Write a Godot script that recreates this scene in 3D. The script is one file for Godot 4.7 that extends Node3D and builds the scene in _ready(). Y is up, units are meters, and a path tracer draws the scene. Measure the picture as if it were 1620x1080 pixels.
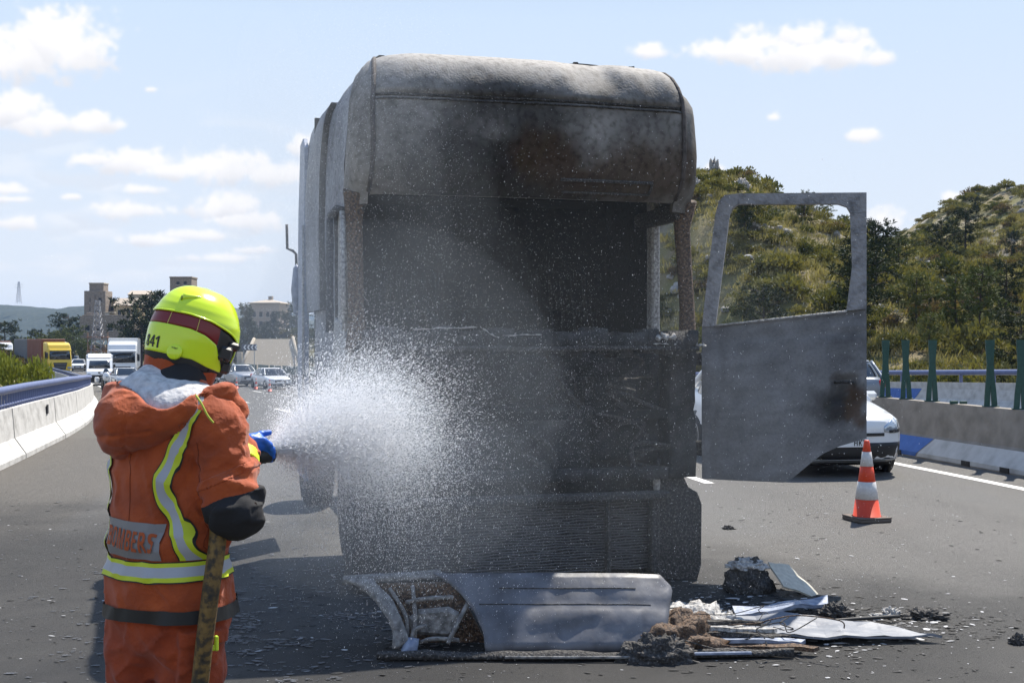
extends Node3D

# ---------------------------------------------------------------- helpers
class MB:
	var st := SurfaceTool.new()
	var col := Color(1, 1, 1)
	var smooth := true
	var empty := true
	func _init(is_smooth := true) -> void:
		st.begin(Mesh.PRIMITIVE_TRIANGLES)
		smooth = is_smooth
		st.set_smooth_group(0 if smooth else -1)
	func group(g: int) -> void:
		st.set_smooth_group(g)
	func tri(a: Vector3, b: Vector3, c: Vector3) -> void:
		st.set_color(col); st.add_vertex(a)
		st.set_color(col); st.add_vertex(b)
		st.set_color(col); st.add_vertex(c)
		empty = false
	func quad(a: Vector3, b: Vector3, c: Vector3, d: Vector3) -> void:
		tri(a, b, c)
		tri(a, c, d)
	func tric(a: Vector3, b: Vector3, c: Vector3, ca: Color, cb: Color, cc: Color) -> void:
		st.set_color(ca); st.add_vertex(a)
		st.set_color(cb); st.add_vertex(b)
		st.set_color(cc); st.add_vertex(c)
		empty = false
	# a box with chamfered edges
	func box(at: Vector3, size: Vector3, bevel := 0.0, basis := Basis()) -> void:
		st.set_smooth_group(-1)
		flat_box(at, size, bevel, basis)
		st.set_smooth_group(0 if smooth else -1)
	func flat_box(at: Vector3, size: Vector3, bevel: float, basis: Basis) -> void:
		var h := size * 0.5
		var b := minf(bevel, minf(h.x, minf(h.y, h.z)) * 0.9)
		var g := h - Vector3(b, b, b)
		var t := Transform3D(basis, at)
		if b <= 0.0:
			for ax in 3:
				for s: float in [-1.0, 1.0]:
					var n := Vector3(); n[ax] = s
					var u := Vector3(); u[(ax + 1) % 3] = 1
					var v := Vector3(); v[(ax + 2) % 3] = 1
					var c := n * h[ax]
					var du := u * h[(ax + 1) % 3]
					var dv := v * h[(ax + 2) % 3] * s
					quad(t * (c - du - dv), t * (c - du + dv), t * (c + du + dv), t * (c + du - dv))
			return
		for ax in 3:
			var i1 := (ax + 1) % 3
			var i2 := (ax + 2) % 3
			for s: float in [-1.0, 1.0]:
				var c := Vector3(); c[ax] = s * h[ax]
				var du := Vector3(); du[i1] = g[i1]
				var dv := Vector3(); dv[i2] = g[i2] * s
				quad(t * (c - du - dv), t * (c - du + dv), t * (c + du + dv), t * (c + du - dv))
			# edges along axis ax
			for s1: float in [-1.0, 1.0]:
				for s2: float in [-1.0, 1.0]:
					var p := Vector3(); p[i1] = s1 * h[i1]; p[i2] = s2 * g[i2]
					var q := Vector3(); q[i1] = s1 * g[i1]; q[i2] = s2 * h[i2]
					var e := Vector3(); e[ax] = g[ax] * s1 * s2
					quad(t * (p - e), t * (q - e), t * (q + e), t * (p + e))
		for sx: float in [-1.0, 1.0]:
			for sy: float in [-1.0, 1.0]:
				for sz: float in [-1.0, 1.0]:
					var a := Vector3(sx * h.x, sy * g.y, sz * g.z)
					var bb := Vector3(sx * g.x, sy * h.y, sz * g.z)
					var c := Vector3(sx * g.x, sy * g.y, sz * h.z)
					if sx * sy * sz > 0:
						tri(t * a, t * c, t * bb)
					else:
						tri(t * a, t * bb, t * c)
	# rings of equal count; closed loops
	func loft(rings: Array, closed := true, cap0 := true, cap1 := true) -> void:
		for i in rings.size() - 1:
			var p: PackedVector3Array = rings[i]
			var q: PackedVector3Array = rings[i + 1]
			var n := p.size()
			for k in (n if closed else n - 1):
				var j := (k + 1) % n
				quad(p[k], p[j], q[j], q[k])
		if cap0: fan(rings[0], false)
		if cap1: fan(rings[rings.size() - 1], true)
	func fan(r: PackedVector3Array, flip: bool) -> void:
		var c := Vector3()
		for p in r: c += p
		c /= r.size()
		for k in r.size():
			var j := (k + 1) % r.size()
			if flip: tri(c, r[k], r[j])
			else: tri(c, r[j], r[k])
	func tube(pts: PackedVector3Array, rad, seg := 10, caps := true) -> void:
		var rings := []
		var up := Vector3.UP
		var d0 := (pts[1] - pts[0]).normalized()
		if absf(d0.dot(up)) > 0.9: up = Vector3.RIGHT
		var side := d0.cross(up).normalized()
		for i in pts.size():
			var d := (pts[mini(i + 1, pts.size() - 1)] - pts[maxi(i - 1, 0)]).normalized()
			side = (side - d * side.dot(d)).normalized()
			var w := d.cross(side)
			var r: float = rad[i] if rad is Array or rad is PackedFloat32Array else rad
			var ring := PackedVector3Array()
			for k in seg:
				var a := TAU * k / seg
				ring.append(pts[i] + (side * cos(a) + w * sin(a)) * r)
			rings.append(ring)
		loft(rings, true, caps, caps)
	# profile of (radius, height) round an axis
	func lathe(profile: Array, seg: int, t := Transform3D(), sx := 1.0, sz := 1.0) -> void:
		var rings := []
		for p in profile:
			var ring := PackedVector3Array()
			for k in seg:
				var a := -TAU * k / seg
				ring.append(t * Vector3(cos(a) * p.x * sx, p.y, sin(a) * p.x * sz))
			rings.append(ring)
		loft(rings, true, profile[0].x > 1e-4, profile[-1].x > 1e-4)
	# polygon in the xy plane pushed from z0 to z1
	func extrude(poly: PackedVector2Array, z0: float, z1: float, t := Transform3D(), bevel := 0.0) -> void:
		st.set_smooth_group(-1)
		flat_extrude(poly, z0, z1, t, bevel)
		st.set_smooth_group(0 if smooth else -1)
	func flat_extrude(poly: PackedVector2Array, z0: float, z1: float, t: Transform3D, bevel: float) -> void:
		if Geometry2D.is_polygon_clockwise(poly):
			poly = poly.duplicate()
			poly.reverse()
		var inner := poly
		if bevel > 0.0:
			var off := Geometry2D.offset_polygon(poly, -bevel)
			if off.size() == 1 and off[0].size() == poly.size():
				inner = off[0]
				var best := 0
				for k in inner.size():
					if inner[k].distance_squared_to(poly[0]) < inner[best].distance_squared_to(poly[0]): best = k
				var r := PackedVector2Array()
				for k in inner.size(): r.append(inner[(k + best) % inner.size()])
				inner = r
				if Geometry2D.is_polygon_clockwise(inner): inner = poly
			if inner == poly: bevel = 0.0
		var ids := Geometry2D.triangulate_polygon(inner)
		for i in range(0, ids.size(), 3):
			var a := inner[ids[i]]; var b := inner[ids[i + 1]]; var c := inner[ids[i + 2]]
			if (b - a).cross(c - a) < 0:
				var q := b; b = c; c = q
			tri(t * Vector3(a.x, a.y, z1), t * Vector3(c.x, c.y, z1), t * Vector3(b.x, b.y, z1))
			tri(t * Vector3(a.x, a.y, z0), t * Vector3(b.x, b.y, z0), t * Vector3(c.x, c.y, z0))
		var n := poly.size()
		for k in n:
			var j := (k + 1) % n
			var p := poly[k]; var q := poly[j]
			var z0b := z0 + bevel; var z1b := z1 - bevel
			quad(t * Vector3(p.x, p.y, z0b), t * Vector3(p.x, p.y, z1b), t * Vector3(q.x, q.y, z1b), t * Vector3(q.x, q.y, z0b))
			if bevel > 0.0:
				var pi := inner[k]; var qi := inner[j]
				quad(t * Vector3(p.x, p.y, z1b), t * Vector3(pi.x, pi.y, z1), t * Vector3(qi.x, qi.y, z1), t * Vector3(q.x, q.y, z1b))
				quad(t * Vector3(q.x, q.y, z0b), t * Vector3(qi.x, qi.y, z0), t * Vector3(pi.x, pi.y, z0), t * Vector3(p.x, p.y, z0b))
	# rows of points (an open sheet)
	func grid(rows: Array) -> void:
		loft(rows, false, false, false)
	# a sheet with thickness: the rows and the same rows moved by off
	func slab(rows: Array, off: Vector3) -> void:
		var back := []
		for r in rows:
			var q := PackedVector3Array()
			for p in r: q.append(p + off)
			back.append(q)
		thick(rows, back)
	func thick(rows: Array, back: Array) -> void:
		loft(rows, false, false, false)
		for i in rows.size() - 1:
			var p: PackedVector3Array = back[i]
			var q: PackedVector3Array = back[i + 1]
			for k in p.size() - 1: quad(p[k], q[k], q[k + 1], p[k + 1])
		var n: int = rows[0].size()
		var m := rows.size() - 1
		for k in n - 1:
			quad(rows[0][k], back[0][k], back[0][k + 1], rows[0][k + 1])
			quad(rows[m][k], rows[m][k + 1], back[m][k + 1], back[m][k])
		for i in m:
			quad(rows[i][0], rows[i + 1][0], back[i + 1][0], back[i][0])
			quad(rows[i][n - 1], back[i][n - 1], back[i + 1][n - 1], rows[i + 1][n - 1])
	func mesh() -> ArrayMesh:
		st.index()
		st.generate_normals()
		return st.commit()

func V(x: float, y: float, z: float) -> Vector3: return Vector3(x, y, z)

func pv(a: Array) -> PackedVector2Array:
	var r := PackedVector2Array()
	for i in range(0, a.size(), 2): r.append(Vector2(a[i], a[i + 1]))
	return r

func p3(a: Array) -> PackedVector3Array:
	var r := PackedVector3Array()
	for i in range(0, a.size(), 3): r.append(Vector3(a[i], a[i + 1], a[i + 2]))
	return r

# smooth curve through points
func spline(pts: PackedVector3Array, per := 6) -> PackedVector3Array:
	var r := PackedVector3Array()
	for i in pts.size() - 1:
		var a := pts[maxi(i - 1, 0)]; var b := pts[i]; var c := pts[i + 1]; var d := pts[mini(i + 2, pts.size() - 1)]
		for k in per:
			r.append(b.cubic_interpolate(c, a, d, float(k) / per))
	r.append(pts[-1])
	return r

# piecewise-linear table: [x0, y0, x1, y1, ...]
func tab(t: Array, x: float) -> float:
	if x <= t[0]: return t[1]
	for i in range(2, t.size(), 2):
		if x <= t[i]:
			var k: float = (x - t[i - 2]) / (t[i] - t[i - 2])
			return lerpf(t[i - 1], t[i + 1], k)
	return t[-1]

# the same, smooth
func stab(t: Array, x: float) -> float:
	var n := t.size() / 2
	if x <= t[0]: return t[1] + (x - t[0]) * (t[3] - t[1]) / (t[2] - t[0])
	for i in range(1, n):
		if x <= t[i * 2]:
			var a := maxi(i - 2, 0); var d := mini(i + 1, n - 1)
			return cubic_interpolate_in_time(t[i * 2 - 1], t[i * 2 + 1], t[a * 2 + 1], t[d * 2 + 1], (x - t[i * 2 - 2]) / (t[i * 2] - t[i * 2 - 2]), t[i * 2] - t[i * 2 - 2], t[a * 2] - t[i * 2 - 2], t[d * 2] - t[i * 2 - 2])
	return t[-1]

var names := {}
func numbered(called: String) -> String:
	var k: int = names.get(called, 0)
	names[called] = k + 1
	return called if k == 0 else "%s_%03d" % [called, k]

func tag(o: Node, label := "", category := "", group := "", kind := "") -> Node:
	if label: o.set_meta("label", label)
	if category: o.set_meta("category", category)
	if group: o.set_meta("group", group)
	if kind: o.set_meta("kind", kind)
	return o

func thing(called: String, label: String, category: String, at := Vector3.ZERO, turn := 0.0, group := "") -> Node3D:
	var o := Node3D.new()
	o.name = numbered(called)
	add_child(o, true)
	o.position = at
	o.rotation.y = turn
	tag(o, label, category, group)
	return o

func put(called: String, mesh: Mesh, m: Material, parent: Node = null, at := Vector3.ZERO) -> MeshInstance3D:
	var o := MeshInstance3D.new()
	o.mesh = mesh
	o.material_override = m
	o.position = at
	if parent == null:
		o.name = numbered(called)
		add_child(o, true)
	else:
		var c := 0
		var nm := called
		while parent.has_node(NodePath(nm)):
			c += 1
			nm = "%s_%03d" % [called, c]
		o.name = nm
		parent.add_child(o, true)
	return o

func obj(called: String, b: MB, m: Material, parent: Node = null, at := Vector3.ZERO) -> MeshInstance3D:
	return put(called, b.mesh(), m, parent, at)

func struct(called: String, b: MB, m: Material, at := Vector3.ZERO) -> MeshInstance3D:
	var o := obj(called, b, m, null, at)
	o.set_meta("kind", "structure")
	return o

func dup(o: Node3D, label := "", group := "") -> Node3D:
	var c: Node3D = o.duplicate()
	var base := String(o.name)
	var rx := RegEx.create_from_string("_\\d{3}$")
	c.name = numbered(rx.sub(base, ""))
	add_child(c, true)
	if label: c.set_meta("label", label)
	if group: c.set_meta("group", group)
	return c

func multi(called: String, mesh: Mesh, m: Material, xf: Array, cols: Array = [], parent: Node = null) -> MultiMeshInstance3D:
	var mm := MultiMesh.new()
	mm.transform_format = MultiMesh.TRANSFORM_3D
	mm.use_colors = cols.size() > 0
	mm.mesh = mesh
	mm.instance_count = xf.size()
	for i in xf.size():
		mm.set_instance_transform(i, xf[i])
		if cols.size(): mm.set_instance_color(i, cols[i])
	var o := MultiMeshInstance3D.new()
	o.multimesh = mm
	o.material_override = m
	o.name = numbered(called) if parent == null else called
	(self if parent == null else parent).add_child(o, true)
	o.set_meta("kind", "stuff")
	return o

# ---------------------------------------------------------------- textures and materials
func lin(r: float, g: float, b: float) -> Color: return Color(r, g, b).linear_to_srgb()

func noise(seed_: int, freq: float, oct := 4, type := FastNoiseLite.TYPE_SIMPLEX_SMOOTH) -> FastNoiseLite:
	var n := FastNoiseLite.new()
	n.seed = seed_
	n.noise_type = type
	n.frequency = freq
	n.fractal_type = FastNoiseLite.FRACTAL_FBM if oct > 1 else FastNoiseLite.FRACTAL_NONE
	n.fractal_octaves = oct
	return n

# colour noise: stops of [offset, r, g, b] in linear values
func ntex(seed_: int, freq: float, stops: Array, oct := 4, size := 512) -> NoiseTexture2D:
	var t := NoiseTexture2D.new()
	t.width = size; t.height = size
	t.seamless = true
	t.seamless_blend_skirt = 0.03
	t.noise = noise(seed_, freq, oct)
	var g := Gradient.new()
	var off := PackedFloat32Array(); var cs := PackedColorArray()
	for s in stops:
		off.append(s[0]); cs.append(lin(s[1], s[2], s[3]))
	g.offsets = off; g.colors = cs
	t.color_ramp = g
	return t

func bump(seed_: int, freq: float, strength: float, oct := 4, size := 512) -> NoiseTexture2D:
	var t := NoiseTexture2D.new()
	t.width = size; t.height = size
	t.seamless = true
	t.seamless_blend_skirt = 0.03
	t.noise = noise(seed_, freq, oct)
	t.as_normal_map = true
	t.bump_strength = strength
	return t

func mat(c: Color, rough := 0.6, metal := 0.0) -> StandardMaterial3D:
	var m := StandardMaterial3D.new()
	m.albedo_color = c
	m.roughness = rough
	m.metallic = metal
	return m

# material whose colour varies with noise over its own axes; scale = repeats per metre
func nmat(stops: Array, seed_: int, freq: float, scale: float, rough := 0.8, bump_tex: Texture2D = null, bump_k := 0.6, oct := 4, size := 512, world := false) -> StandardMaterial3D:
	var m := StandardMaterial3D.new()
	m.albedo_texture = ntex(seed_, freq, stops, oct, size)
	m.roughness = rough
	m.uv1_triplanar = true
	m.uv1_world_triplanar = world
	m.uv1_triplanar_sharpness = 4.0
	m.uv1_scale = Vector3.ONE * scale
	if bump_tex:
		m.normal_enabled = true
		m.normal_texture = bump_tex
		m.normal_scale = bump_k
	return m

# the same cloth or metal with a flat colour and a shared relief
func bmat(c: Color, rough: float, bump_tex: Texture2D, scale: float, k: float, metal := 0.0) -> StandardMaterial3D:
	var m := mat(c, rough, metal)
	m.uv1_triplanar = true
	m.uv1_scale = Vector3.ONE * scale
	m.normal_enabled = true
	m.normal_texture = bump_tex
	m.normal_scale = k
	return m

# ---------------------------------------------------------------- surface nets
func nets(f: Callable, lo: Vector3, hi: Vector3, c: float, lip := 1.3) -> Array:
	var B := 4
	var nb := Vector3i(((hi - lo) / (c * B)).ceil())
	var n := nb * B + Vector3i.ONE
	var val := PackedFloat32Array()
	val.resize(n.x * n.y * n.z)
	val.fill(1e9)
	var cellv := PackedInt32Array()
	cellv.resize(n.x * n.y * n.z)
	cellv.fill(-1)
	var sy := n.x
	var sz := n.x * n.y
	var reach := c * B * 0.87 * lip
	var live := []
	for bz in nb.z:
		for by in nb.y:
			for bx in nb.x:
				var base := Vector3i(bx, by, bz) * B
				var ctr := lo + (Vector3(base) + Vector3.ONE * (B * 0.5)) * c
				if absf(f.call(ctr)) > reach: continue
				live.append(base)
				for z in B + 1:
					for y in B + 1:
						var at := base.x + (base.y + y) * sy + (base.z + z) * sz
						for x in B + 1:
							if val[at + x] > 1e8:
								val[at + x] = f.call(lo + Vector3(base.x + x, base.y + y, base.z + z) * c)
	var verts := PackedVector3Array()
	var off := [0, 1, sy, sy + 1, sz, sz + 1, sz + sy, sz + sy + 1]
	var corner := [V(0, 0, 0), V(1, 0, 0), V(0, 1, 0), V(1, 1, 0), V(0, 0, 1), V(1, 0, 1), V(0, 1, 1), V(1, 1, 1)]
	var edges := [[0, 1], [2, 3], [4, 5], [6, 7], [0, 2], [1, 3], [4, 6], [5, 7], [0, 4], [1, 5], [2, 6], [3, 7]]
	for base in live:
		for z in B:
			for y in B:
				for x in B:
					var at: int = base.x + x + (base.y + y) * sy + (base.z + z) * sz
					var neg := 0
					for k in 8:
						if val[at + off[k]] < 0.0: neg += 1
					if neg == 0 or neg == 8: continue
					var p := Vector3(); var m := 0
					for e in edges:
						var a: float = val[at + off[e[0]]]
						var b: float = val[at + off[e[1]]]
						if (a < 0.0) != (b < 0.0):
							p += (corner[e[0]] as Vector3).lerp(corner[e[1]], a / (a - b))
							m += 1
					cellv[at] = verts.size()
					verts.append(lo + (Vector3(base.x + x, base.y + y, base.z + z) + p / m) * c)
	var tris := PackedInt32Array()
	for base in live:
		for z in B:
			for y in B:
				for x in B:
					var at: int = base.x + x + (base.y + y) * sy + (base.z + z) * sz
					if cellv[at] < 0: continue
					var v0 := val[at]
					for ax in 3:
						var st: int = [1, sy, sz][ax]
						var v1 := val[at + st]
						if v1 > 1e8 or (v0 < 0.0) == (v1 < 0.0): continue
						var s1: int = [sy, sz, 1][ax]
						var s2: int = [sz, 1, sy][ax]
						if at - s1 - s2 < 0: continue
						var a := cellv[at]; var b := cellv[at - s1]; var d := cellv[at - s2]; var e := cellv[at - s1 - s2]
						if a < 0 or b < 0 or d < 0 or e < 0: continue
						if v0 < 0.0: tris.append_array([a, b, e, a, e, d])
						else: tris.append_array([a, e, b, a, d, e])
	return [verts, tris]

func net_mesh(net: Array, color = null) -> ArrayMesh:
	var v: PackedVector3Array = net[0]
	var t: PackedInt32Array = net[1]
	var nrm := PackedVector3Array()
	nrm.resize(v.size())
	for i in range(0, t.size(), 3):
		var fn := (v[t[i + 2]] - v[t[i]]).cross(v[t[i + 1]] - v[t[i]])
		nrm[t[i]] += fn; nrm[t[i + 1]] += fn; nrm[t[i + 2]] += fn
	for i in v.size(): nrm[i] = nrm[i].normalized()
	var a := []
	a.resize(Mesh.ARRAY_MAX)
	a[Mesh.ARRAY_VERTEX] = v
	a[Mesh.ARRAY_NORMAL] = nrm
	a[Mesh.ARRAY_INDEX] = t
	if color != null:
		var cs := PackedColorArray()
		for p in v: cs.append(color.call(p))
		a[Mesh.ARRAY_COLOR] = cs
	var m := ArrayMesh.new()
	m.add_surface_from_arrays(Mesh.PRIMITIVE_TRIANGLES, a)
	return m

# the part of a net whose triangles' centres satisfy keep
func net_part(net: Array, keep: Callable) -> Array:
	var v: PackedVector3Array = net[0]
	var t: PackedInt32Array = net[1]
	var to := {}
	var nv := PackedVector3Array(); var nt := PackedInt32Array()
	for i in range(0, t.size(), 3):
		if not keep.call((v[t[i]] + v[t[i + 1]] + v[t[i + 2]]) / 3.0): continue
		for k in 3:
			var id := t[i + k]
			if not to.has(id):
				to[id] = nv.size(); nv.append(v[id])
			nt.append(to[id])
	return [nv, nt]

func cap(p: Vector3, a: Vector3, b: Vector3, ra: float, rb: float) -> float:
	var ab := b - a
	var h := clampf((p - a).dot(ab) / ab.length_squared(), 0.0, 1.0)
	return p.distance_to(a + ab * h) - lerpf(ra, rb, h)

func ell(p: Vector3, c: Vector3, r: Vector3) -> float:
	var q := (p - c) / r
	var k := q.length()
	return (k - 1.0) * minf(r.x, minf(r.y, r.z)) if k < 0.3 else k * (k - 1.0) / (q / r).length()

func smin(a: float, b: float, k: float) -> float:
	var h := maxf(k - absf(a - b), 0.0) / k
	return minf(a, b) - h * h * k * 0.25

func font(bold := true, mono := false) -> Font:
	var f := SystemFont.new()
	f.font_names = PackedStringArray(["Droid Sans Mono" if mono else "Droid Sans"])
	f.font_weight = 700 if bold else 400
	return f

# triangles of a text, letters h tall, centred on (0, 0), each split so that it can be bent
func letters(txt: String, h: float, bold := true, split := 0.02) -> PackedVector2Array:
	var tm := TextMesh.new()
	tm.text = txt
	tm.font = font(bold)
	tm.font_size = 32
	tm.pixel_size = 0.01
	tm.depth = 0.0
	tm.curve_step = 1.0
	var a := tm.get_mesh_arrays()
	var v: PackedVector3Array = a[Mesh.ARRAY_VERTEX]
	var lo := Vector2(1e9, 1e9); var hi := -lo
	for p in v:
		lo = lo.min(Vector2(p.x, p.y)); hi = hi.max(Vector2(p.x, p.y))
	var k := h / maxf(hi.y - lo.y, 1e-6)
	var c := (lo + hi) * 0.5
	var ids: PackedInt32Array = a[Mesh.ARRAY_INDEX] if a[Mesh.ARRAY_INDEX] != null else PackedInt32Array(range(v.size()))
	var todo := []
	for i in range(0, ids.size(), 3):
		todo.append([(Vector2(v[ids[i]].x, v[ids[i]].y) - c) * k, (Vector2(v[ids[i + 1]].x, v[ids[i + 1]].y) - c) * k, (Vector2(v[ids[i + 2]].x, v[ids[i + 2]].y) - c) * k])
	var r := PackedVector2Array()
	while todo.size():
		var t: Array = todo.pop_back()
		var l := [t[0].distance_to(t[1]), t[1].distance_to(t[2]), t[2].distance_to(t[0])]
		var b := 0
		for i in 3:
			if l[i] > l[b]: b = i
		if l[b] > split:
			var m: Vector2 = (t[b] + t[(b + 1) % 3]) * 0.5
			todo.append([t[b], m, t[(b + 2) % 3]])
			todo.append([m, t[(b + 1) % 3], t[(b + 2) % 3]])
		else:
			r.append_array([t[0], t[1], t[2]])
	return r

# flat lettering on a plane: right, up, at
func sign_text(called: String, txt: String, h: float, m: Material, parent: Node, at: Vector3, right: Vector3, up: Vector3, wide := 1.0, bold := true) -> void:
	var b := MB.new(false)
	var L := letters(txt, h, bold, 1.0)
	for i in range(0, L.size(), 3):
		var q := []
		for k in 3: q.append(at + right * L[i + k].x * wide + up * L[i + k].y)
		b.tri(q[0], q[1], q[2])
	obj(called, b, m, parent)

# ---------------------------------------------------------------- the place
const EXPO := 1.7

func _ready() -> void:
	var cam := Camera3D.new()
	cam.name = "camera"
	cam.position = Vector3(0, 1.75, 0)
	cam.fov = rad_to_deg(2.0 * atan(540.0 / 1900.0))
	cam.near = 0.1
	cam.far = 6000.0
	add_child(cam)
	cam.current = true
	var env := Environment.new()
	env.background_mode = Environment.BG_SKY
	env.tonemap_mode = Environment.TONE_MAPPER_LINEAR
	env.tonemap_exposure = EXPO
	env.sky = Sky.new()
	var pm := PanoramaSkyMaterial.new()
	pm.panorama = sky_picture()
	env.sky.sky_material = pm
	env.fog_enabled = true
	env.fog_light_color = Color(0.62, 0.78, 1.0)
	env.fog_density = 0.00014
	env.volumetric_fog_enabled = true
	env.volumetric_fog_density = 0.0
	env.sdfgi_enabled = true
	env.ssao_enabled = true
	env.ssil_enabled = true
	var we := WorldEnvironment.new()
	we.name = "world"
	we.environment = env
	add_child(we)
	var sun := DirectionalLight3D.new()
	sun.name = "sun"
	sun.light_energy = 1.6
	sun.light_color = Color(1.0, 0.97, 0.92)
	sun.light_angular_distance = 0.5
	sun.shadow_enabled = true
	add_child(sun)
	sun.look_at_from_position(Vector3(0.33, 1.0, -0.56) * 50.0, Vector3.ZERO)
	make_materials()
	terrain()
	road()
	barriers()
	buildings()
	vegetation()
	truck()
	wreckage()
	firefighter()
	traffic()
	water()

# sky radiance; the clouds stand where the photograph's do, and the same kind of clouds go on all round
func sky_picture() -> ImageTexture:
	var W := 4096
	var H := 2048
	var col := Image.create(1, H, false, Image.FORMAT_RGBF)
	for y in H:
		var e := sin((0.5 - (y + 0.5) / H) * PI)
		var t := clampf(e, 0.0, 1.0)
		var c: Vector3
		var hor := Vector3(0.90, 0.935, 0.97)
		var mid := Vector3(0.67, 0.815, 1.02)
		var top := Vector3(0.16, 0.34, 0.74)
		if t < 0.26: c = hor.lerp(mid, pow(t / 0.26, 0.85))
		else: c = mid.lerp(top, pow((t - 0.26) / 0.74, 0.75))
		if e < 0.0: c = Vector3(0.36, 0.35, 0.33)
		c /= EXPO
		col.set_pixel(0, y, Color(c.x, c.y, c.z))
	var img := col.duplicate() as Image
	img.resize(W, H, Image.INTERPOLATE_NEAREST)
	# cloud window of 60 degrees
	var ww := W / 6
	var y0 := int(H * (0.5 - 22.0 / 180.0))
	var y1 := H / 2
	var win := img.get_region(Rect2i(0, y0, ww, y1 - y0))
	var n1 := noise(11, 0.011, 5)
	var n2 := noise(12, 0.05, 4)
	var n3 := noise(13, 0.006, 4)
	# centre x, y and half sizes in the photograph's pixels
	var puffs := [[78, 72, 88, 66], [28, 88, 70, 50], [112, 84, 56, 50], [60, 195, 80, 24], [10, 178, 60, 34], [130, 196, 52, 20], [200, 258, 76, 26], [150, 254, 50, 12], [262, 272, 70, 16], [352, 266, 86, 30], [430, 278, 70, 24], [478, 232, 30, 24],
		[196, 334, 62, 17], [222, 300, 34, 9], [352, 328, 60, 24], [384, 352, 60, 22], [300, 372, 60, 12], [238, 380, 60, 11], [18, 354, 48, 13], [8, 300, 30, 10], [10, 315, 30, 6], [340, 408, 60, 8], [400, 396, 40, 7], [105, 312, 14, 5], [232, 142, 9, 4],
		[1160, 84, 78, 24], [1190, 70, 46, 28], [1250, 88, 80, 34], [1262, 62, 44, 26], [1320, 84, 66, 34], [1332, 60, 36, 24], [1385, 92, 26, 14], [1018, 82, 28, 14], [1360, 215, 26, 14], [1217, 186, 16, 8], [1560, 308, 34, 17], [1502, 314, 26, 12], [1390, 352, 44, 22], [1122, 276, 24, 16], [1480, 420, 90, 20], [700, 300, 120, 30], [900, 180, 60, 20]]
	for y in win.get_height():
		var el := (0.5 - (y0 + y + 0.5) / H) * PI
		for x in ww:
			var az := ((x + 0.5) / ww - 0.5) * TAU / 6.0
			var px := 810.0 + 1900.0 * tan(az)
			var py := 540.0 - 1900.0 * tan(el) / cos(az)
			var d := -1.0
			var low := 0.0
			for p in puffs:
				var u: float = (px - p[0]) / (p[2] * 1.2)
				var v: float = (py - p[1]) / (p[3] * 1.2)
				if u > 1.7 or u < -1.7 or v > 1.7 or v < -1.7: continue
				if v > 0.0: v *= 1.25
				var k := 1.0 - sqrt(u * u + v * v)
				if k > d:
					d = k
					low = v
			var base := win.get_pixel(x, y)
			var wisp := n3.get_noise_2d(px * 0.7, py * 2.4)
			var haze := clampf((wisp - 0.05) * 0.9, 0.0, 0.35) * smoothstep(90.0, 330.0, py) * smoothstep(620.0, 380.0, px)
			var a := haze
			if d > -0.8:
				var q := d + 0.52 * n1.get_noise_2d(px * 1.5, py * 1.9) + 0.26 * n2.get_noise_2d(px, py * 1.2)
				a = maxf(a, smoothstep(-0.02, 0.55, q) * 0.98)
				low = low + 0.5 * n1.get_noise_2d(px * 1.1 + 300.0, py * 1.4)
			if a > 0.0:
				var sh := clampf(0.5 + low * 0.5, 0.0, 1.0)
				var cl := Vector3(1.08, 1.06, 1.06).lerp(Vector3(0.84, 0.845, 0.885), smoothstep(0.35, 1.0, sh)) / EXPO
				win.set_pixel(x, y, Color(lerpf(base.r, cl.x, a), lerpf(base.g, cl.y, a), lerpf(base.b, cl.z, a)))
	var flip := win.duplicate() as Image
	flip.flip_x()
	for k in 6:
		var at := W / 2 - ww / 2 + ww * (k - 3)
		var src: Image = win if k % 2 == 0 else flip
		img.blit_rect(src, Rect2i(0, 0, ww, win.get_height()), Vector2i((at + W) % W, y0))
		if (at + W) % W + ww > W:
			img.blit_rect(src, Rect2i(W - (at + W) % W, 0, ww, win.get_height()), Vector2i(0, y0))
	return ImageTexture.create_from_image(img)

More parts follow.
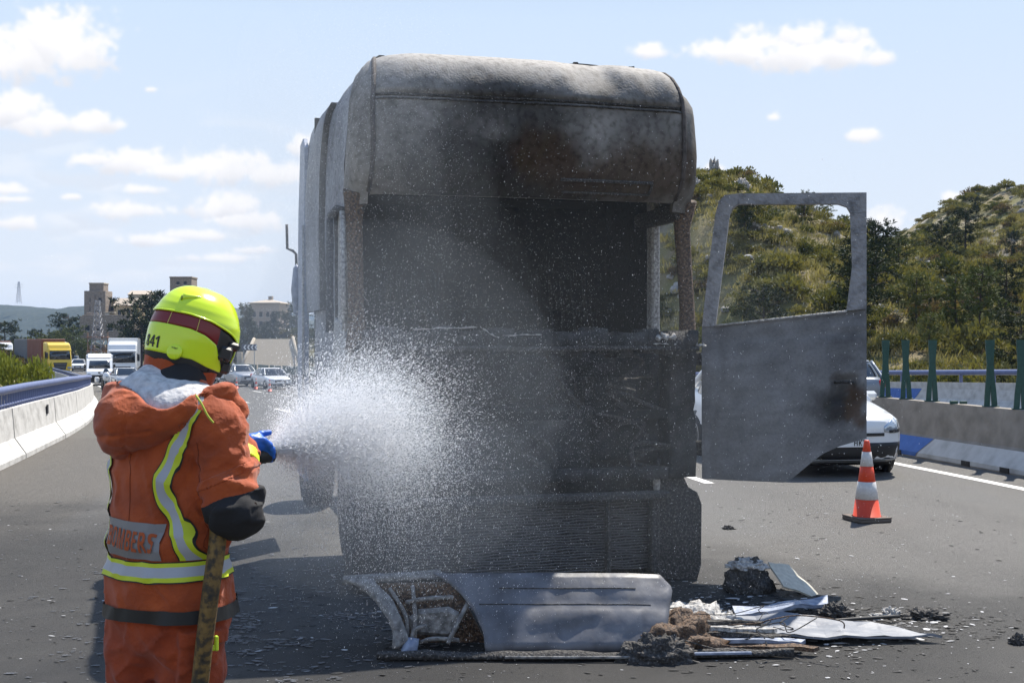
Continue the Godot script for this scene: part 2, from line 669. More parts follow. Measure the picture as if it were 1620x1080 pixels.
# ---------------------------------------------------------------- shared materials
var M := {}
func make_materials() -> void:
	M.cloth_bump = bump(21, 0.03, 6.0, 3, 512)
	M.fine_bump = bump(22, 0.12, 5.0, 3, 512)
	M.rough_bump = bump(23, 0.02, 8.0, 5, 512)
	M.asphalt = nmat([[0.0, 0.06, 0.058, 0.056], [0.38, 0.125, 0.121, 0.117], [0.6, 0.18, 0.174, 0.166], [0.8, 0.29, 0.28, 0.265], [1.0, 0.44, 0.42, 0.40]], 31, 0.17, 1.7, 0.75, bump(24, 0.2, 12.0, 3, 1024), 1.2, 2, 1024, true)
	M.asphalt.vertex_color_use_as_albedo = true
	M.concrete = nmat([[0.0, 0.36, 0.345, 0.32], [0.5, 0.47, 0.455, 0.425], [1.0, 0.55, 0.53, 0.50]], 33, 0.012, 0.5, 0.9, M.rough_bump, 0.25)
	M.concrete_dark = nmat([[0.0, 0.17, 0.15, 0.125], [0.5, 0.23, 0.205, 0.175], [1.0, 0.29, 0.26, 0.225]], 34, 0.012, 0.4, 0.9, M.rough_bump, 0.25)
	M.concrete_white = nmat([[0.0, 0.32, 0.31, 0.295], [0.5, 0.47, 0.46, 0.44], [1.0, 0.56, 0.55, 0.53]], 35, 0.01, 0.5, 0.85, M.rough_bump, 0.2)
	M.blue_paint = nmat([[0.0, 0.03, 0.10, 0.33], [1.0, 0.05, 0.14, 0.42]], 36, 0.02, 0.5, 0.6, M.rough_bump, 0.2)
	M.rail = nmat([[0.0, 0.075, 0.10, 0.21], [1.0, 0.12, 0.15, 0.28]], 37, 0.02, 0.5, 0.45)
	M.white_line = nmat([[0.0, 0.42, 0.41, 0.39], [0.45, 0.70, 0.69, 0.66], [1.0, 0.78, 0.77, 0.74]], 38, 0.06, 0.7, 0.7)
	M.black = mat(lin(0.012, 0.012, 0.013), 0.55)
	M.rubber = bmat(lin(0.022, 0.022, 0.023), 0.8, M.fine_bump, 3.0, 0.4)
	M.glass_dark = mat(lin(0.015, 0.018, 0.022), 0.06)
	M.glass_dark.metallic_specular = 0.7
	M.chrome = mat(lin(0.75, 0.76, 0.78), 0.18, 1.0)
	M.red_glass = mat(lin(0.45, 0.015, 0.015), 0.15)
	M.lamp = mat(lin(0.42, 0.48, 0.55), 0.08)
	M.lamp.metallic = 0.6
	M.green_paddle = nmat([[0.0, 0.006, 0.04, 0.032], [1.0, 0.012, 0.066, 0.052]], 39, 0.03, 0.8, 0.5)
	M.plate = mat(lin(0.75, 0.76, 0.76), 0.4)

# ---------------------------------------------------------------- the road's course
# d is the distance straight ahead of the photograph's standpoint
const EDGE := [-30.0, 0.6, -12.0, -2.6, 0.0, -4.6, 8.0, -5.75, 15.8, -7.0, 24.4, -8.95, 33.0, -11.6, 51.0, -17.8, 76.0, -27.2, 110.0, -41.5, 150.0, -60.5, 200.0, -89.0, 260.0, -128.0, 330.0, -180.0]
const ROAD_W := 13.7
func xl(d: float) -> float: return stab(EDGE, d)
func xr(d: float) -> float: return xl(d) + ROAD_W + widen(d)
func gy(d: float) -> float:
	return tab([0.0, 0.0, 20.0, 0.0, 25.0, -0.06, 33.0, -0.25, 42.0, -0.5, 51.0, -0.76, 63.0, -1.13, 76.0, -1.45, 90.0, -1.68, 110.0, -1.85, 160.0, -1.95, 400.0, -2.1], d)
func along(d: float, o: float, y := 0.0) -> Vector3:   # o metres right of the left barrier
	return Vector3(xl(d) + o + widen(d) * clampf((o - 2.0) / 11.0, 0.0, 1.0), gy(d) + y, -d)
func widen(d: float) -> float: return tab([36.0, 0.0, 85.0, 3.6], d)

func road() -> void:
	var nz := noise(51, 0.55, 5)
	var nf := noise(52, 3.1, 3)
	var b := MB.new()
	var rows_d := []
	var d := -14.0
	while d < 320.0:
		rows_d.append(d)
		d += 0.16 if d > 3.0 and d < 15.0 else (0.4 if d < 26.0 else (2.0 if d < 120.0 else 6.0))
	var cols := []
	for k in 96: cols.append(-0.4 + (ROAD_W + 0.8) * k / 95.0)
	var prev := PackedVector3Array(); var pc := PackedColorArray()
	for dd in rows_d:
		var r := PackedVector3Array(); var c := PackedColorArray()
		for o in cols:
			var p := along(dd, o)
			r.append(p)
			c.append(road_tone(p, o, nz, nf))
		if prev.size():
			for k in cols.size() - 1:
				b.tric(prev[k], r[k], r[k + 1], pc[k], c[k], c[k + 1])
				b.tric(prev[k], r[k + 1], prev[k + 1], pc[k], c[k + 1], pc[k + 1])
		prev = r; pc = c
	struct("road", b, M.asphalt)
	# the other carriageway
	b = MB.new()
	b.col = Color(1.05, 1.04, 1.02)
	var rows := []
	for i in 90:
		var dd := -14.0 + i * 4.0
		var r := PackedVector3Array()
		for k in 12: r.append(along(dd, ROAD_W + 0.4 + k * 1.2, -0.004))
		rows.append(r)
	b.grid(rows)
	struct("opposite_road", b, M.asphalt)
	# painted lines
	edge_line("edge_line", ROAD_W - 0.92, 0.16, -10.0, 300.0)
	edge_line("edge_line", 2.1, 0.16, 44.0, 300.0)
	for o in [ROAD_W - 4.45, ROAD_W - 7.95]:
		var s := -9.2 if o > 8.0 else 10.5
		var k := 0
		while s < 150.0:
			edge_line("lane_dash", o, 0.13, s, s + 4.0)
			s += 12.0
	edge_line("edge_line", ROAD_W + 2.0, 0.15, -10.0, 200.0)

func road_tone(p: Vector3, o: float, nz: FastNoiseLite, nf: FastNoiseLite) -> Color:
	var d := -p.z
	var n := nz.get_noise_2d(p.x, d)
	var f := nf.get_noise_2d(p.x, d)
	var k := 1.0 + 0.10 * nz.get_noise_2d(p.x * 0.4 + 40.0, d * 0.25) + 0.05 * f
	# wheel tracks run lighter, the shoulder browner
	if d > 22.0: k *= 1.12
	var tone := Vector3(k, k * 0.985, k * 0.955)
	if o < 2.0: tone *= Vector3(0.92, 0.88, 0.82)
	for q in [4.3, 6.1, 7.8, 9.6, 11.2]:
		tone *= 1.0 - 0.16 * exp(-pow((o - q + 0.12 * n) / 0.22, 2.0)) * (0.6 + 0.4 * nz.get_noise_2d(q * 7.0, d * 0.3))
	# soot and ash burnt into the surface round the wreck
	var u := Vector2(p.x - 0.3, d - 7.6)
	var r := Vector2(u.x / 2.9, u.y / 2.2).length() + 0.55 * n + 0.12 * f
	var soot := smoothstep(1.25, 0.5, r)
	var s2 := smoothstep(0.9, 0.3, Vector2((p.x + 4.6) / 4.2, (d - 10.2) / 2.8).length() + 0.6 * n + 0.2 * f) * 0.62
	var s3 := smoothstep(1.0, 0.2, Vector2((p.x - 2.9) / 2.6, (d - 7.4) / 0.9).length() + 0.7 * n + 0.25 * f) * 0.72
	var s4 := smoothstep(1.0, 0.3, Vector2((p.x + 3.4) / 2.6, (d - 6.5) / 2.6).length() + 0.5 * n) * 0.5
	var s := maxf(maxf(soot, s2), maxf(s3, s4))
	# a film of ash and dirty water over the whole carriageway in front of the wreck
	var film := smoothstep(11.0, 6.0, d + 0.9 * n + 0.3 * f) * 0.68
	film = maxf(film, smoothstep(15.0, 9.5, d + 1.4 * n) * smoothstep(1.0, -2.5, p.x + 0.8 * n) * (0.78 + 0.25 * f))
	tone = tone.lerp(Vector3(0.15, 0.15, 0.154), film)
	tone = tone.lerp(Vector3(0.17, 0.17, 0.175), s * 0.93)
	return Color(tone.x, tone.y, tone.z)

func edge_line(called: String, o: float, w: float, d0: float, d1: float) -> void:
	var b := MB.new()
	var rows := []
	var d := d0
	while true:
		rows.append(PackedVector3Array([along(d, o - w * 0.5, 0.004), along(d, o + w * 0.5, 0.004)]))
		if d >= d1: break
		d = minf(d + (1.0 if d < 40.0 else 3.0), d1)
	b.grid(rows)
	struct(called, b, M.white_line)

# ---------------------------------------------------------------- barriers
# profile of a concrete safety barrier: across (towards the road +), height
const NJ := [[0.30, 0.0], [0.30, 0.08], [0.13, 0.34], [0.09, 0.84], [-0.09, 0.84], [-0.13, 0.34], [-0.30, 0.08], [-0.30, 0.0]]
func barrier_run(root: Node3D, o: float, side: float, d0: float, d1: float, step: float, upper: Material, lower: Material, gap := 0.035, hk := 1.0) -> void:
	var d := d0
	var i := 0
	while d < d1:
		var e := minf(d + step, d1)
		var up := MB.new(false); var lo := MB.new(false)
		var ru := []; var rl := []; var rt := []
		for k in 4:
			var dd := lerpf(d + gap, e - gap, k / 3.0)
			var u := PackedVector3Array(); var l := PackedVector3Array()
			for q in NJ:
				var p := along(dd, o + q[0] * side, q[1] * hk) - root.position
				if q[1] > 0.3: u.append(p)
				if q[1] < 0.4: l.append(p)
			ru.append(u); rl.append(l)
		if upper == lower:
			var all := []
			for k in 4:
				var dd := lerpf(d + gap, e - gap, k / 3.0)
				var u := PackedVector3Array()
				for q in NJ: u.append(along(dd, o + q[0] * side, q[1] * hk) - root.position)
				all.append(u)
			up.loft(all)
		else:
			up.loft(ru)
			# the lower half is a foot on either side of the wall, butted against it
			lo.loft(rl)
			obj("barrier_foot", lo, lower, root)
		obj("barrier_section", up, upper, root)
		d = e
		i += 1

func barriers() -> void:
	# left barrier with its blue railing
	var t := thing("concrete_barrier", "pale concrete barrier with dark blue railing along the left roadside", "barrier")
	barrier_run(t, -0.15, 1.0, 6.0, 60.0, 4.0, M.concrete_white, M.concrete_white, 0.035, 0.89)
	barrier_run(t, -0.15, 1.0, 60.0, 150.0, 10.0, M.concrete_white, M.concrete_white, 0.0, 0.89)
	var plate := MB.new(false)
	plate.box(Vector3(), Vector3(0.02, 0.16, 0.20), 0.004, Basis(Vector3.UP, 0.27))
	obj("reflector_plate", plate, M.black, t, along(21.0, -0.03, 0.58))
	var rail_t := thing("blue_railing", "dark blue steel railing standing on top of the left barrier", "railing")
	for r in [[0.0, 1.02, 0.062], [0.0, 0.80, 0.018]]:
		var pts := PackedVector3Array()
		var d := 6.0
		while d < 150.0:
			pts.append(along(d, -0.15 + r[0], r[1]))
			d += 1.5
		var b := MB.new()
		b.tube(pts, r[2], 10)
		obj("top_rail" if r[1] > 1.0 else "bottom_rail", b, M.rail, rail_t)
	var bal := MB.new()
	bal.box(Vector3(0, 0.12, 0), Vector3(0.035, 0.25, 0.012), 0.003)
	var bm := bal.mesh()
	var d := 10.0
	var made := 0
	while d < 74.0 and made < 290:
		var o := put("baluster", bm, M.rail, rail_t, along(d, -0.15, 0.75))
		o.rotation.y = 0.3
		d += 0.19 if d < 34.0 else 0.42
		made += 1
	var far_b := MB.new(false)
	while d < 150.0:
		far_b.box(along(d, -0.15, 0.88), Vector3(0.05, 0.25, 0.02))
		d += 0.8
	obj("balusters", far_b, M.rail, rail_t).set_meta("kind", "stuff")
	# the barrier between the carriageways
	t = thing("median_barrier", "long concrete barrier between the carriageways, white foot with blue patches", "barrier")
	barrier_run(t, ROAD_W + 0.15, -1.0, 8.0, 46.0, 6.0, M.concrete_dark, M.concrete_dark)
	barrier_run(t, ROAD_W + 0.15, -1.0, 46.0, 130.0, 12.0, M.concrete_dark, M.concrete_dark, 0.0)
	foot_paint(t, ROAD_W + 0.15, 8.0, 18.1, "white_paint", M.concrete_white, 0.3)
	foot_paint(t, ROAD_W + 0.15, 18.13, 23.0, "blue_paint", M.blue_paint, 0.3)
	foot_paint(t, ROAD_W + 0.15, 23.03, 40.0, "white_paint", M.concrete_white, 0.3)
	# drain gaps under the foot
	for dd in [15.9, 16.8, 18.6]:
		var g := MB.new(false)
		g.box(along(dd, ROAD_W - 0.157, 0.045), Vector3(0.012, 0.07, 0.22), 0.0, Basis(Vector3.UP, 0.14))
		obj("drain_slot", g, M.black, t)
	# anti-glare paddles
	var labels := ["green anti-glare paddle half hidden behind the open truck door", "green anti-glare paddle in front of the grey hatchback's rear window", "green anti-glare paddle beside the grey hatchback's red tail lamp", "green anti-glare paddle left of the gap where one is broken off", "green anti-glare paddle right of the broken-off stump", "green anti-glare paddle furthest right on the median barrier"]
	var ds := [20.3, 19.55, 18.92, 18.2, 16.72, 16.05]
	var proto: Node3D
	for i in 6:
		if i == 0:
			proto = thing("glare_paddle", labels[0], "glare screen", Vector3.ZERO, 0.0, "green anti-glare paddles on the median barrier")
			var b := MB.new(false)
			# two blades crossing: one piece at the top, two legs below
			var A := pv([-0.125, 0.0, -0.02, 0.0, -0.005, 0.22, 0.0, 0.36, 0.005, 0.22, 0.02, 0.0, 0.125, 0.0, 0.105, 0.22, 0.075, 0.42, 0.062, 0.6, 0.078, 0.78, 0.088, 0.93, -0.088, 0.93, -0.078, 0.78, -0.062, 0.6, -0.075, 0.42, -0.105, 0.22])
			b.extrude(A, -0.02, 0.02, Transform3D(), 0.004)
			obj("blade", b, M.green_paddle, proto)
			var c := MB.new(false)
			c.box(V(0, 0.008, 0), V(0.30, 0.016, 0.12), 0.004)
			obj("foot_plate", c, M.green_paddle, proto)
		var o: Node3D = proto if i == 0 else dup(proto, labels[i])
		o.scale.x = 0.70
		o.position = along(ds[i], ROAD_W + 0.15, 0.842)
		o.rotation = Vector3(0.0, -0.18 + 0.05 * sin(i * 2.3), 0.012 * cos(i * 3.1))
	var st := MB.new(false)
	st.box(V(-0.07, 0.02, 0), V(0.11, 0.05, 0.05), 0.006)
	st.box(V(0.07, 0.018, 0), V(0.10, 0.046, 0.05), 0.006)
	tag(obj("broken_paddle_stump", st, M.green_paddle, null, along(17.5, ROAD_W + 0.15, 0.842)), "low broken green stump of a paddle on the median barrier", "stump")
	# the far side of the other carriageway
	t = thing("far_barrier", "concrete barrier with blue and white foot beyond the opposite carriageway", "barrier")
	var fo := ROAD_W + 14.0
	barrier_run(t, fo, -1.0, 20.0, 70.0, 5.0, M.concrete, M.concrete)
	foot_paint(t, fo, 20.0, 33.5, "blue_paint", M.blue_paint, 0.62)
	foot_paint(t, fo, 33.53, 41.0, "white_paint", M.concrete_white, 0.62)
	foot_paint(t, fo, 41.03, 47.0, "blue_paint", M.blue_paint, 0.62)
	foot_paint(t, fo, 47.03, 70.0, "white_paint", M.concrete_white, 0.62)
	rail_t = thing("far_railing", "blue tubular railing on the barrier below the hillside", "railing")
	var pts := PackedVector3Array()
	d = 20.0
	while d < 72.0:
		pts.append(along(d, fo, 1.16)); d += 2.0
	var b2 := MB.new()
	b2.tube(pts, 0.085, 12)
	obj("top_rail", b2, M.rail, rail_t)
	var po := MB.new()
	po.box(V(0, 0.14, 0), V(0.09, 0.30, 0.09), 0.008)
	var pm := po.mesh()
	d = 21.0
	while d < 70.0:
		put("rail_post", pm, M.rail, rail_t, along(d, fo, 0.84))
		d += 1.6

# a coat of paint on the road side of a barrier, 4 mm proud, up to height top
func foot_paint(root: Node3D, o: float, d0: float, d1: float, called: String, m: Material, top: float) -> void:
	var b := MB.new(false)
	var rows := []
	var d := d0
	while true:
		var r := PackedVector3Array()
		# slanted end
		for h in [0.02, 0.08, 0.2, 0.3, top]:
			var across: float = tab([0.0, 0.30, 0.08, 0.30, 0.34, 0.13, 0.84, 0.09], h) + 0.005
			r.append(along(d - (h * 0.9 if d > d0 and d < d1 else h * 0.9), o - across, h + 0.003) - root.position)
		rows.append(r)
		if d >= d1: break
		d = minf(d + 1.5, d1)
	b.grid(rows)
	obj(called, b, m, root)

# ---------------------------------------------------------------- the burnt truck
const YAW := 0.262
const TRUCK := Vector3(0.19, 0.0, -8.32)
var dent := noise(61, 1.6, 4)
var dent2 := noise(62, 6.0, 3)
var ash := noise(63, 1.1, 5)
var ash2 := noise(64, 4.5, 4)

func cab_hw(y: float) -> float: return tab([0.0, 1.24, 1.8, 1.27, 2.7, 1.28, 3.1, 1.275, 3.4, 1.25, 3.55, 1.215, 3.66, 1.17, 3.74, 1.11, 3.79, 1.03, 3.81, 0.97], y)
func cab_zf(y: float) -> float: return tab([0.0, -0.1, 1.7, 0.0, 1.86, -0.02, 2.72, -0.17, 2.76, -0.14, 2.82, -0.05, 2.90, 0.02, 3.0, 0.05, 3.2, 0.06, 3.39, 0.05, 3.405, 0.03, 3.425, 0.03, 3.44, 0.05, 3.52, 0.02, 3.60, -0.03, 3.68, -0.10, 3.74, -0.20, 3.79, -0.36, 3.81, -0.52], y)

# a point of the cab's skin: u metres from the middle of the front round to the flank, y high, inset inwards
func skin(u: float, y: float, inset := 0.0, rough := 1.0) -> Vector3:
	var hw := cab_hw(y) - inset
	var zf := cab_zf(y) - inset
	var rc := 0.32 - inset * 0.5
	var flat := hw - rc
	var s := signf(u)
	var a := absf(u)
	var p: Vector3
	var n: Vector3
	if a < flat:
		p = V(u, y, zf - 0.06 * (u / hw) * (u / hw)); n = V(0, 0, 1)
	elif a < flat + rc * PI * 0.5:
		var g := (a - flat) / rc
		p = V(s * (flat + rc * sin(g)), y, zf - 0.06 * (flat / hw) * (flat / hw) - rc * (1.0 - cos(g))); n = V(s * sin(g), 0, cos(g))
	else:
		var b := a - flat - rc * PI * 0.5
		p = V(s * (hw + 0.025 * b), y, zf - 0.06 * (flat / hw) * (flat / hw) - rc - b); n = V(s, 0, 0)
	var k := 0.022 * dent.get_noise_3d(p.x, p.y, p.z) + 0.005 * dent2.get_noise_3d(p.x, p.y, p.z)
	# fire-buckled sheet along the roof's front edge, worst to the right
	if y > 3.45:
		var f := smoothstep(3.45, 3.66, y)
		k += f * 0.05 * sin(u * 9.0 + 2.0 * dent.get_noise_2d(u * 1.5, 3.0)) * smoothstep(-0.2, 0.9, u) - f * 0.05 * exp(-pow((u - 0.42) / 0.16, 2.0)) - f * 0.045 * exp(-pow((u - 0.86) / 0.09, 2.0))
	return p + n * (k * rough)

# what fire left of the paint: bare grey, ash white, rust, soot
func scorch(p: Vector3) -> Color:
	var n := ash.get_noise_3d(p.x, p.y, p.z * 0.6)
	var f := ash2.get_noise_3d(p.x, p.y, p.z)
	var grey := Vector3(0.30, 0.285, 0.27)
	var k := 0.72 + 0.55 * n + 0.35 * f
	if p.y > 3.5: k = lerpf(k, 1.25 + 0.3 * n, smoothstep(3.5, 3.74, p.y))
	var c := grey * k
	# soot where the flames came out of the windscreen
	var soot := smoothstep(3.42, 2.85, p.y + 0.35 * n + 0.1 * f) * smoothstep(1.15, 0.35, absf(p.x + 0.15) + 0.3 * n)
	soot = maxf(soot, 0.75 * smoothstep(0.75, 0.1, Vector2((p.x + 0.15) / 1.0, (p.y - 3.35) / 0.35).length() + 0.5 * n))
	c = c.lerp(Vector3(0.03, 0.028, 0.027), clampf(soot, 0.0, 0.93))
	var rust := smoothstep(0.62, 0.15, Vector2((p.x - 0.55) / 1.1, (p.y - 2.98) / 0.42).length() + 0.75 * n + 0.2 * f)
	rust = maxf(rust, 0.9 * smoothstep(0.5, 0.1, Vector2((p.x - 1.05) / 0.5, (p.y - 2.9) / 0.22).length() + 0.3 * f))
	c = c.lerp(Vector3(0.078, 0.046, 0.024), rust * 0.55)
	return Color(maxf(c.x, 0.015), maxf(c.y, 0.015), maxf(c.z, 0.015))

func tinted(rows: Array, back: Array, tone: Callable) -> MB:
	var b := MB.new()
	for pair in [[rows, false], [back, true]]:
		var R: Array = pair[0]
		for i in R.size() - 1:
			var p: PackedVector3Array = R[i]; var q: PackedVector3Array = R[i + 1]
			for k in p.size() - 1:
				var ca: Color = tone.call(p[k]); var cb: Color = tone.call(p[k + 1]); var cc: Color = tone.call(q[k + 1]); var cd: Color = tone.call(q[k])
				if pair[1]:
					ca = Color(0.03, 0.03, 0.03); cb = ca; cc = ca; cd = ca
					b.tric(p[k], q[k + 1], p[k + 1], ca, cc, cb); b.tric(p[k], q[k], q[k + 1], ca, cd, cc)
				else:
					b.tric(p[k], p[k + 1], q[k + 1], ca, cb, cc); b.tric(p[k], q[k + 1], q[k], ca, cc, cd)
	b.col = Color(0.12, 0.11, 0.10)
	b.group(1)
	var n: int = rows[0].size(); var m := rows.size() - 1
	for k in n - 1:
		b.quad(rows[0][k], back[0][k], back[0][k + 1], rows[0][k + 1])
		b.quad(rows[m][k], rows[m][k + 1], back[m][k + 1], back[m][k])
	for i in m:
		b.quad(rows[i][0], rows[i + 1][0], back[i + 1][0], back[i][0])
		b.quad(rows[i][n - 1], back[i][n - 1], back[i + 1][n - 1], rows[i + 1][n - 1])
	return b

func shell(u0: float, u1: float, nu: int, ys: Array, inset := 0.03, proud := 0.0) -> MB:
	var rows := []; var back := []
	for y in ys:
		var r := PackedVector3Array(); var q := PackedVector3Array()
		for k in nu + 1:
			var u := lerpf(u0, u1, float(k) / nu)
			r.append(skin(u, y, -proud)); q.append(skin(u, y, inset))
		rows.append(r); back.append(q)
	return tinted(rows, back, scorch)

func yrange(a: float, b: float, n: int) -> Array:
	var r := []
	for i in n + 1: r.append(lerpf(a, b, float(i) / n))
	return r

func side_pt(s: float, y: float, z: float, out := 0.0) -> Vector3:
	# flank at depth z (negative = towards the rear)
	var hw := cab_hw(y)
	var x := hw + out + 0.025 * maxf(0.0, -z - 0.4)
	return V(s * x, y, z) + V(s, 0, 0) * (0.016 * dent.get_noise_3d(s * 3.0, y, z))

func flank(s: float, ys: Array, z0: float, z1: float, nz: int, out := 0.0, th := 0.04, top_drop := 0.0) -> MB:
	var rows := []; var back := []
	for y in ys:
		var r := PackedVector3Array(); var q := PackedVector3Array()
		for k in nz + 1:
			var z := lerpf(z0, z1, float(k) / nz)
			var p := side_pt(s, y, z, out)
			r.append(p); q.append(p - V(s * th, 0, 0))
		rows.append(r); back.append(q)
	if s < 0: return tinted(rows, back, pale)
	return tinted(rows, back, scorch)

# the left flank: pale grey, washed with foam
func pale(p: Vector3) -> Color:
	var n := ash.get_noise_3d(p.x + 9.0, p.y, p.z)
	var f := ash2.get_noise_3d(p.x + 9.0, p.y * 0.5, p.z)
	var k := 0.95 + 0.55 * n + 0.3 * f
	return Color(maxf(0.30 * k, 0.03), maxf(0.31 * k, 0.03), maxf(0.34 * k, 0.032))

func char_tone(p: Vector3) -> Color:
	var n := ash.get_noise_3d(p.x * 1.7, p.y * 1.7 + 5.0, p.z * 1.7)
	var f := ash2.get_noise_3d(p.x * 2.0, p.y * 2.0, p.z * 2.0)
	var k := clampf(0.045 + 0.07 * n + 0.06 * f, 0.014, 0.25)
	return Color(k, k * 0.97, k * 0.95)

func charred_box(b: MB, at: Vector3, size: Vector3, seg: float) -> void:
	# a lumpy block
	var h := size * 0.5
	for ax in 3:
		for s: float in [-1.0, 1.0]:
			var i1 := (ax + 1) % 3; var i2 := (ax + 2) % 3
			var n1 := maxi(1, int(size[i1] / seg)); var n2 := maxi(1, int(size[i2] / seg))
			for a in n1:
				for c in n2:
					var q := []
					for e in [[0, 0], [0, 1], [1, 1], [1, 0]]:
						var p := Vector3()
						p[ax] = s * h[ax]
						p[i1] = -h[i1] + size[i1] * (a + e[0]) / n1
						p[i2] = (-h[i2] + size[i2] * (c + e[1]) / n2) * s
						p += at
						var w := 0.035 * dent2.get_noise_3d(p.x * 0.7, p.y * 0.7, p.z * 0.7) + 0.02 * dent.get_noise_3d(p.x, p.y, p.z)
						p += (p - at).normalized() * w
						q.append(p)
					var cs := [char_tone(q[0]), char_tone(q[1]), char_tone(q[2]), char_tone(q[3])]
					b.tric(q[0], q[1], q[2], cs[0], cs[1], cs[2])
					b.tric(q[0], q[2], q[3], cs[0], cs[2], cs[3])

func truck() -> void:
	M.burnt = nmat([[0.0, 0.42, 0.41, 0.39], [0.35, 0.74, 0.73, 0.71], [0.55, 0.92, 0.91, 0.89], [1.0, 1.0, 1.0, 1.0]], 71, 0.03, 0.9, 0.8, bump(72, 0.10, 5.0, 5), 0.2, 5)
	M.burnt.vertex_color_use_as_albedo = true
	M.burnt.metallic_specular = 0.3
	M.char = nmat([[0.0, 0.018, 0.017, 0.017], [0.45, 0.04, 0.038, 0.037], [0.7, 0.075, 0.07, 0.066], [1.0, 0.26, 0.25, 0.24]], 73, 0.05, 1.6, 0.85, bump(74, 0.05, 10.0, 5), 1.0, 5)
	M.charv = nmat([[0.0, 0.4, 0.4, 0.4], [0.5, 0.8, 0.8, 0.8], [1.0, 1.0, 1.0, 1.0]], 75, 0.05, 1.6, 0.85, M.char.normal_texture, 1.0, 5)
	M.charv.vertex_color_use_as_albedo = true
	M.rusty = nmat([[0.0, 0.03, 0.026, 0.024], [0.4, 0.075, 0.05, 0.036], [0.65, 0.14, 0.085, 0.05], [1.0, 0.25, 0.22, 0.2]], 76, 0.04, 1.8, 0.85, M.char.normal_texture, 0.8, 5)
	M.ash_pale = nmat([[0.0, 0.12, 0.115, 0.11], [0.4, 0.30, 0.29, 0.28], [0.7, 0.46, 0.45, 0.43], [1.0, 0.62, 0.61, 0.59]], 77, 0.04, 1.5, 0.8, M.char.normal_texture, 0.6, 5)
	M.blue_grey = nmat([[0.0, 0.13, 0.16, 0.23], [0.5, 0.22, 0.26, 0.35], [1.0, 0.36, 0.40, 0.48]], 78, 0.03, 0.9, 0.55, M.rough_bump, 0.3)
	var t := thing("burnt_truck", "burnt-out truck cab, grey and rust, without windscreen, right door hanging open", "truck", TRUCK, YAW)
	# --- shell
	obj("front_panel", shell(-1.16, 1.07, 64, [2.76, 2.79, 2.83, 2.87, 2.92, 2.98, 3.04, 3.1, 3.17, 3.24, 3.31, 3.36, 3.39, 3.405, 3.425, 3.44, 3.47, 3.51, 3.55, 3.59, 3.63, 3.67, 3.70, 3.73, 3.755, 3.775, 3.795, 3.81]), M.burnt, t)
	var ysc := [2.70, 2.76, 2.82, 2.9, 3.0, 3.1, 3.2, 3.3, 3.38, 3.45, 3.52, 3.58, 3.64, 3.69, 3.73, 3.76, 3.785, 3.805, 3.82]
	for s: float in [-1.0, 1.0]:
		obj("corner_panel", shell(s * 1.08 if s > 0 else -1.17, s * 1.64, 16, ysc, 0.03, 0.008), M.burnt, t)
	# the seam's standing lip on each side
	for s: float in [-1.0, 1.0]:
		var b := MB.new()
		b.col = Color(0.11, 0.10, 0.095)
		var pts := PackedVector3Array()
		for y in [2.78, 2.9, 3.05, 3.2, 3.35, 3.48, 3.58, 3.66, 3.72, 3.765, 3.80, 3.825]: pts.append(skin(s * 1.08 if s > 0 else -1.17, y, -0.008))
		b.tube(pts, 0.016, 7)
		obj("roof_seam", b, M.burnt, t)
	# roof
	var rows := []; var back := []
	for i in 14:
		var z := lerpf(-0.52, -2.25, i / 13.0)
		var r := PackedVector3Array(); var q := PackedVector3Array()
		for k in 31:
			var x := lerpf(-0.98, 0.98, k / 30.0) * (1.0 + 0.1 * i / 13.0)
			var y := 3.815 - 0.10 * i / 13.0 + 0.02 * dent.get_noise_2d(x * 1.5, z * 1.5) - 0.04 * pow(absf(x), 4.0)
			r.append(V(x, y, z)); q.append(V(x, y - 0.03, z))
		rows.append(r); back.append(q)
	obj("roof", tinted(rows, back, scorch), M.burnt, t)
	# loose flakes and fixings along the roof's front edge
	var rng := RandomNumberGenerator.new()
	rng.seed = 5
	var fl := MB.new(false)
	for i in 14:
		var x := rng.randf_range(-0.8, 0.9)
		fl.box(V(x, 3.812 + rng.randf() * 0.006, -0.5 - rng.randf() * 0.1), V(rng.randf_range(0.015, 0.05), 0.012, 0.02), 0.0, Basis(Vector3.BACK, rng.randf_range(-0.2, 0.2)))
	obj("roof_flakes", fl, M.char, t).set_meta("kind", "stuff")
	var gv := MB.new()
	for q in [[3.415, -0.002, 0.010], [3.385, -0.004, 0.006]]:
		var gp := PackedVector3Array()
		for k in 50: gp.append(skin(lerpf(-1.15, 1.06, k / 49.0), q[0], q[1]))
		gv.tube(gp, q[2], 6)
	obj("panel_groove", gv, M.char, t)
	# open slot in the sun visor
	var sl := MB.new(false)
	for q in [[-0.12, 0.92]]:
		var pts := PackedVector3Array()
		for k in 14: pts.append(skin(lerpf(0.15, 0.84, k / 13.0), 2.875, -0.012))
		sl.tube(pts, 0.012, 6)
		var pt2 := PackedVector3Array()
		for k in 14: pt2.append(skin(lerpf(0.18, 0.84, k / 13.0), 2.80, -0.012))
		sl.tube(pt2, 0.008, 6)
		sl.tube(PackedVector3Array([skin(0.84, 2.875, -0.012), skin(0.845, 2.83, -0.012), skin(0.84, 2.80, -0.012)]), 0.012, 6)
	obj("visor_slot", sl, M.char, t)
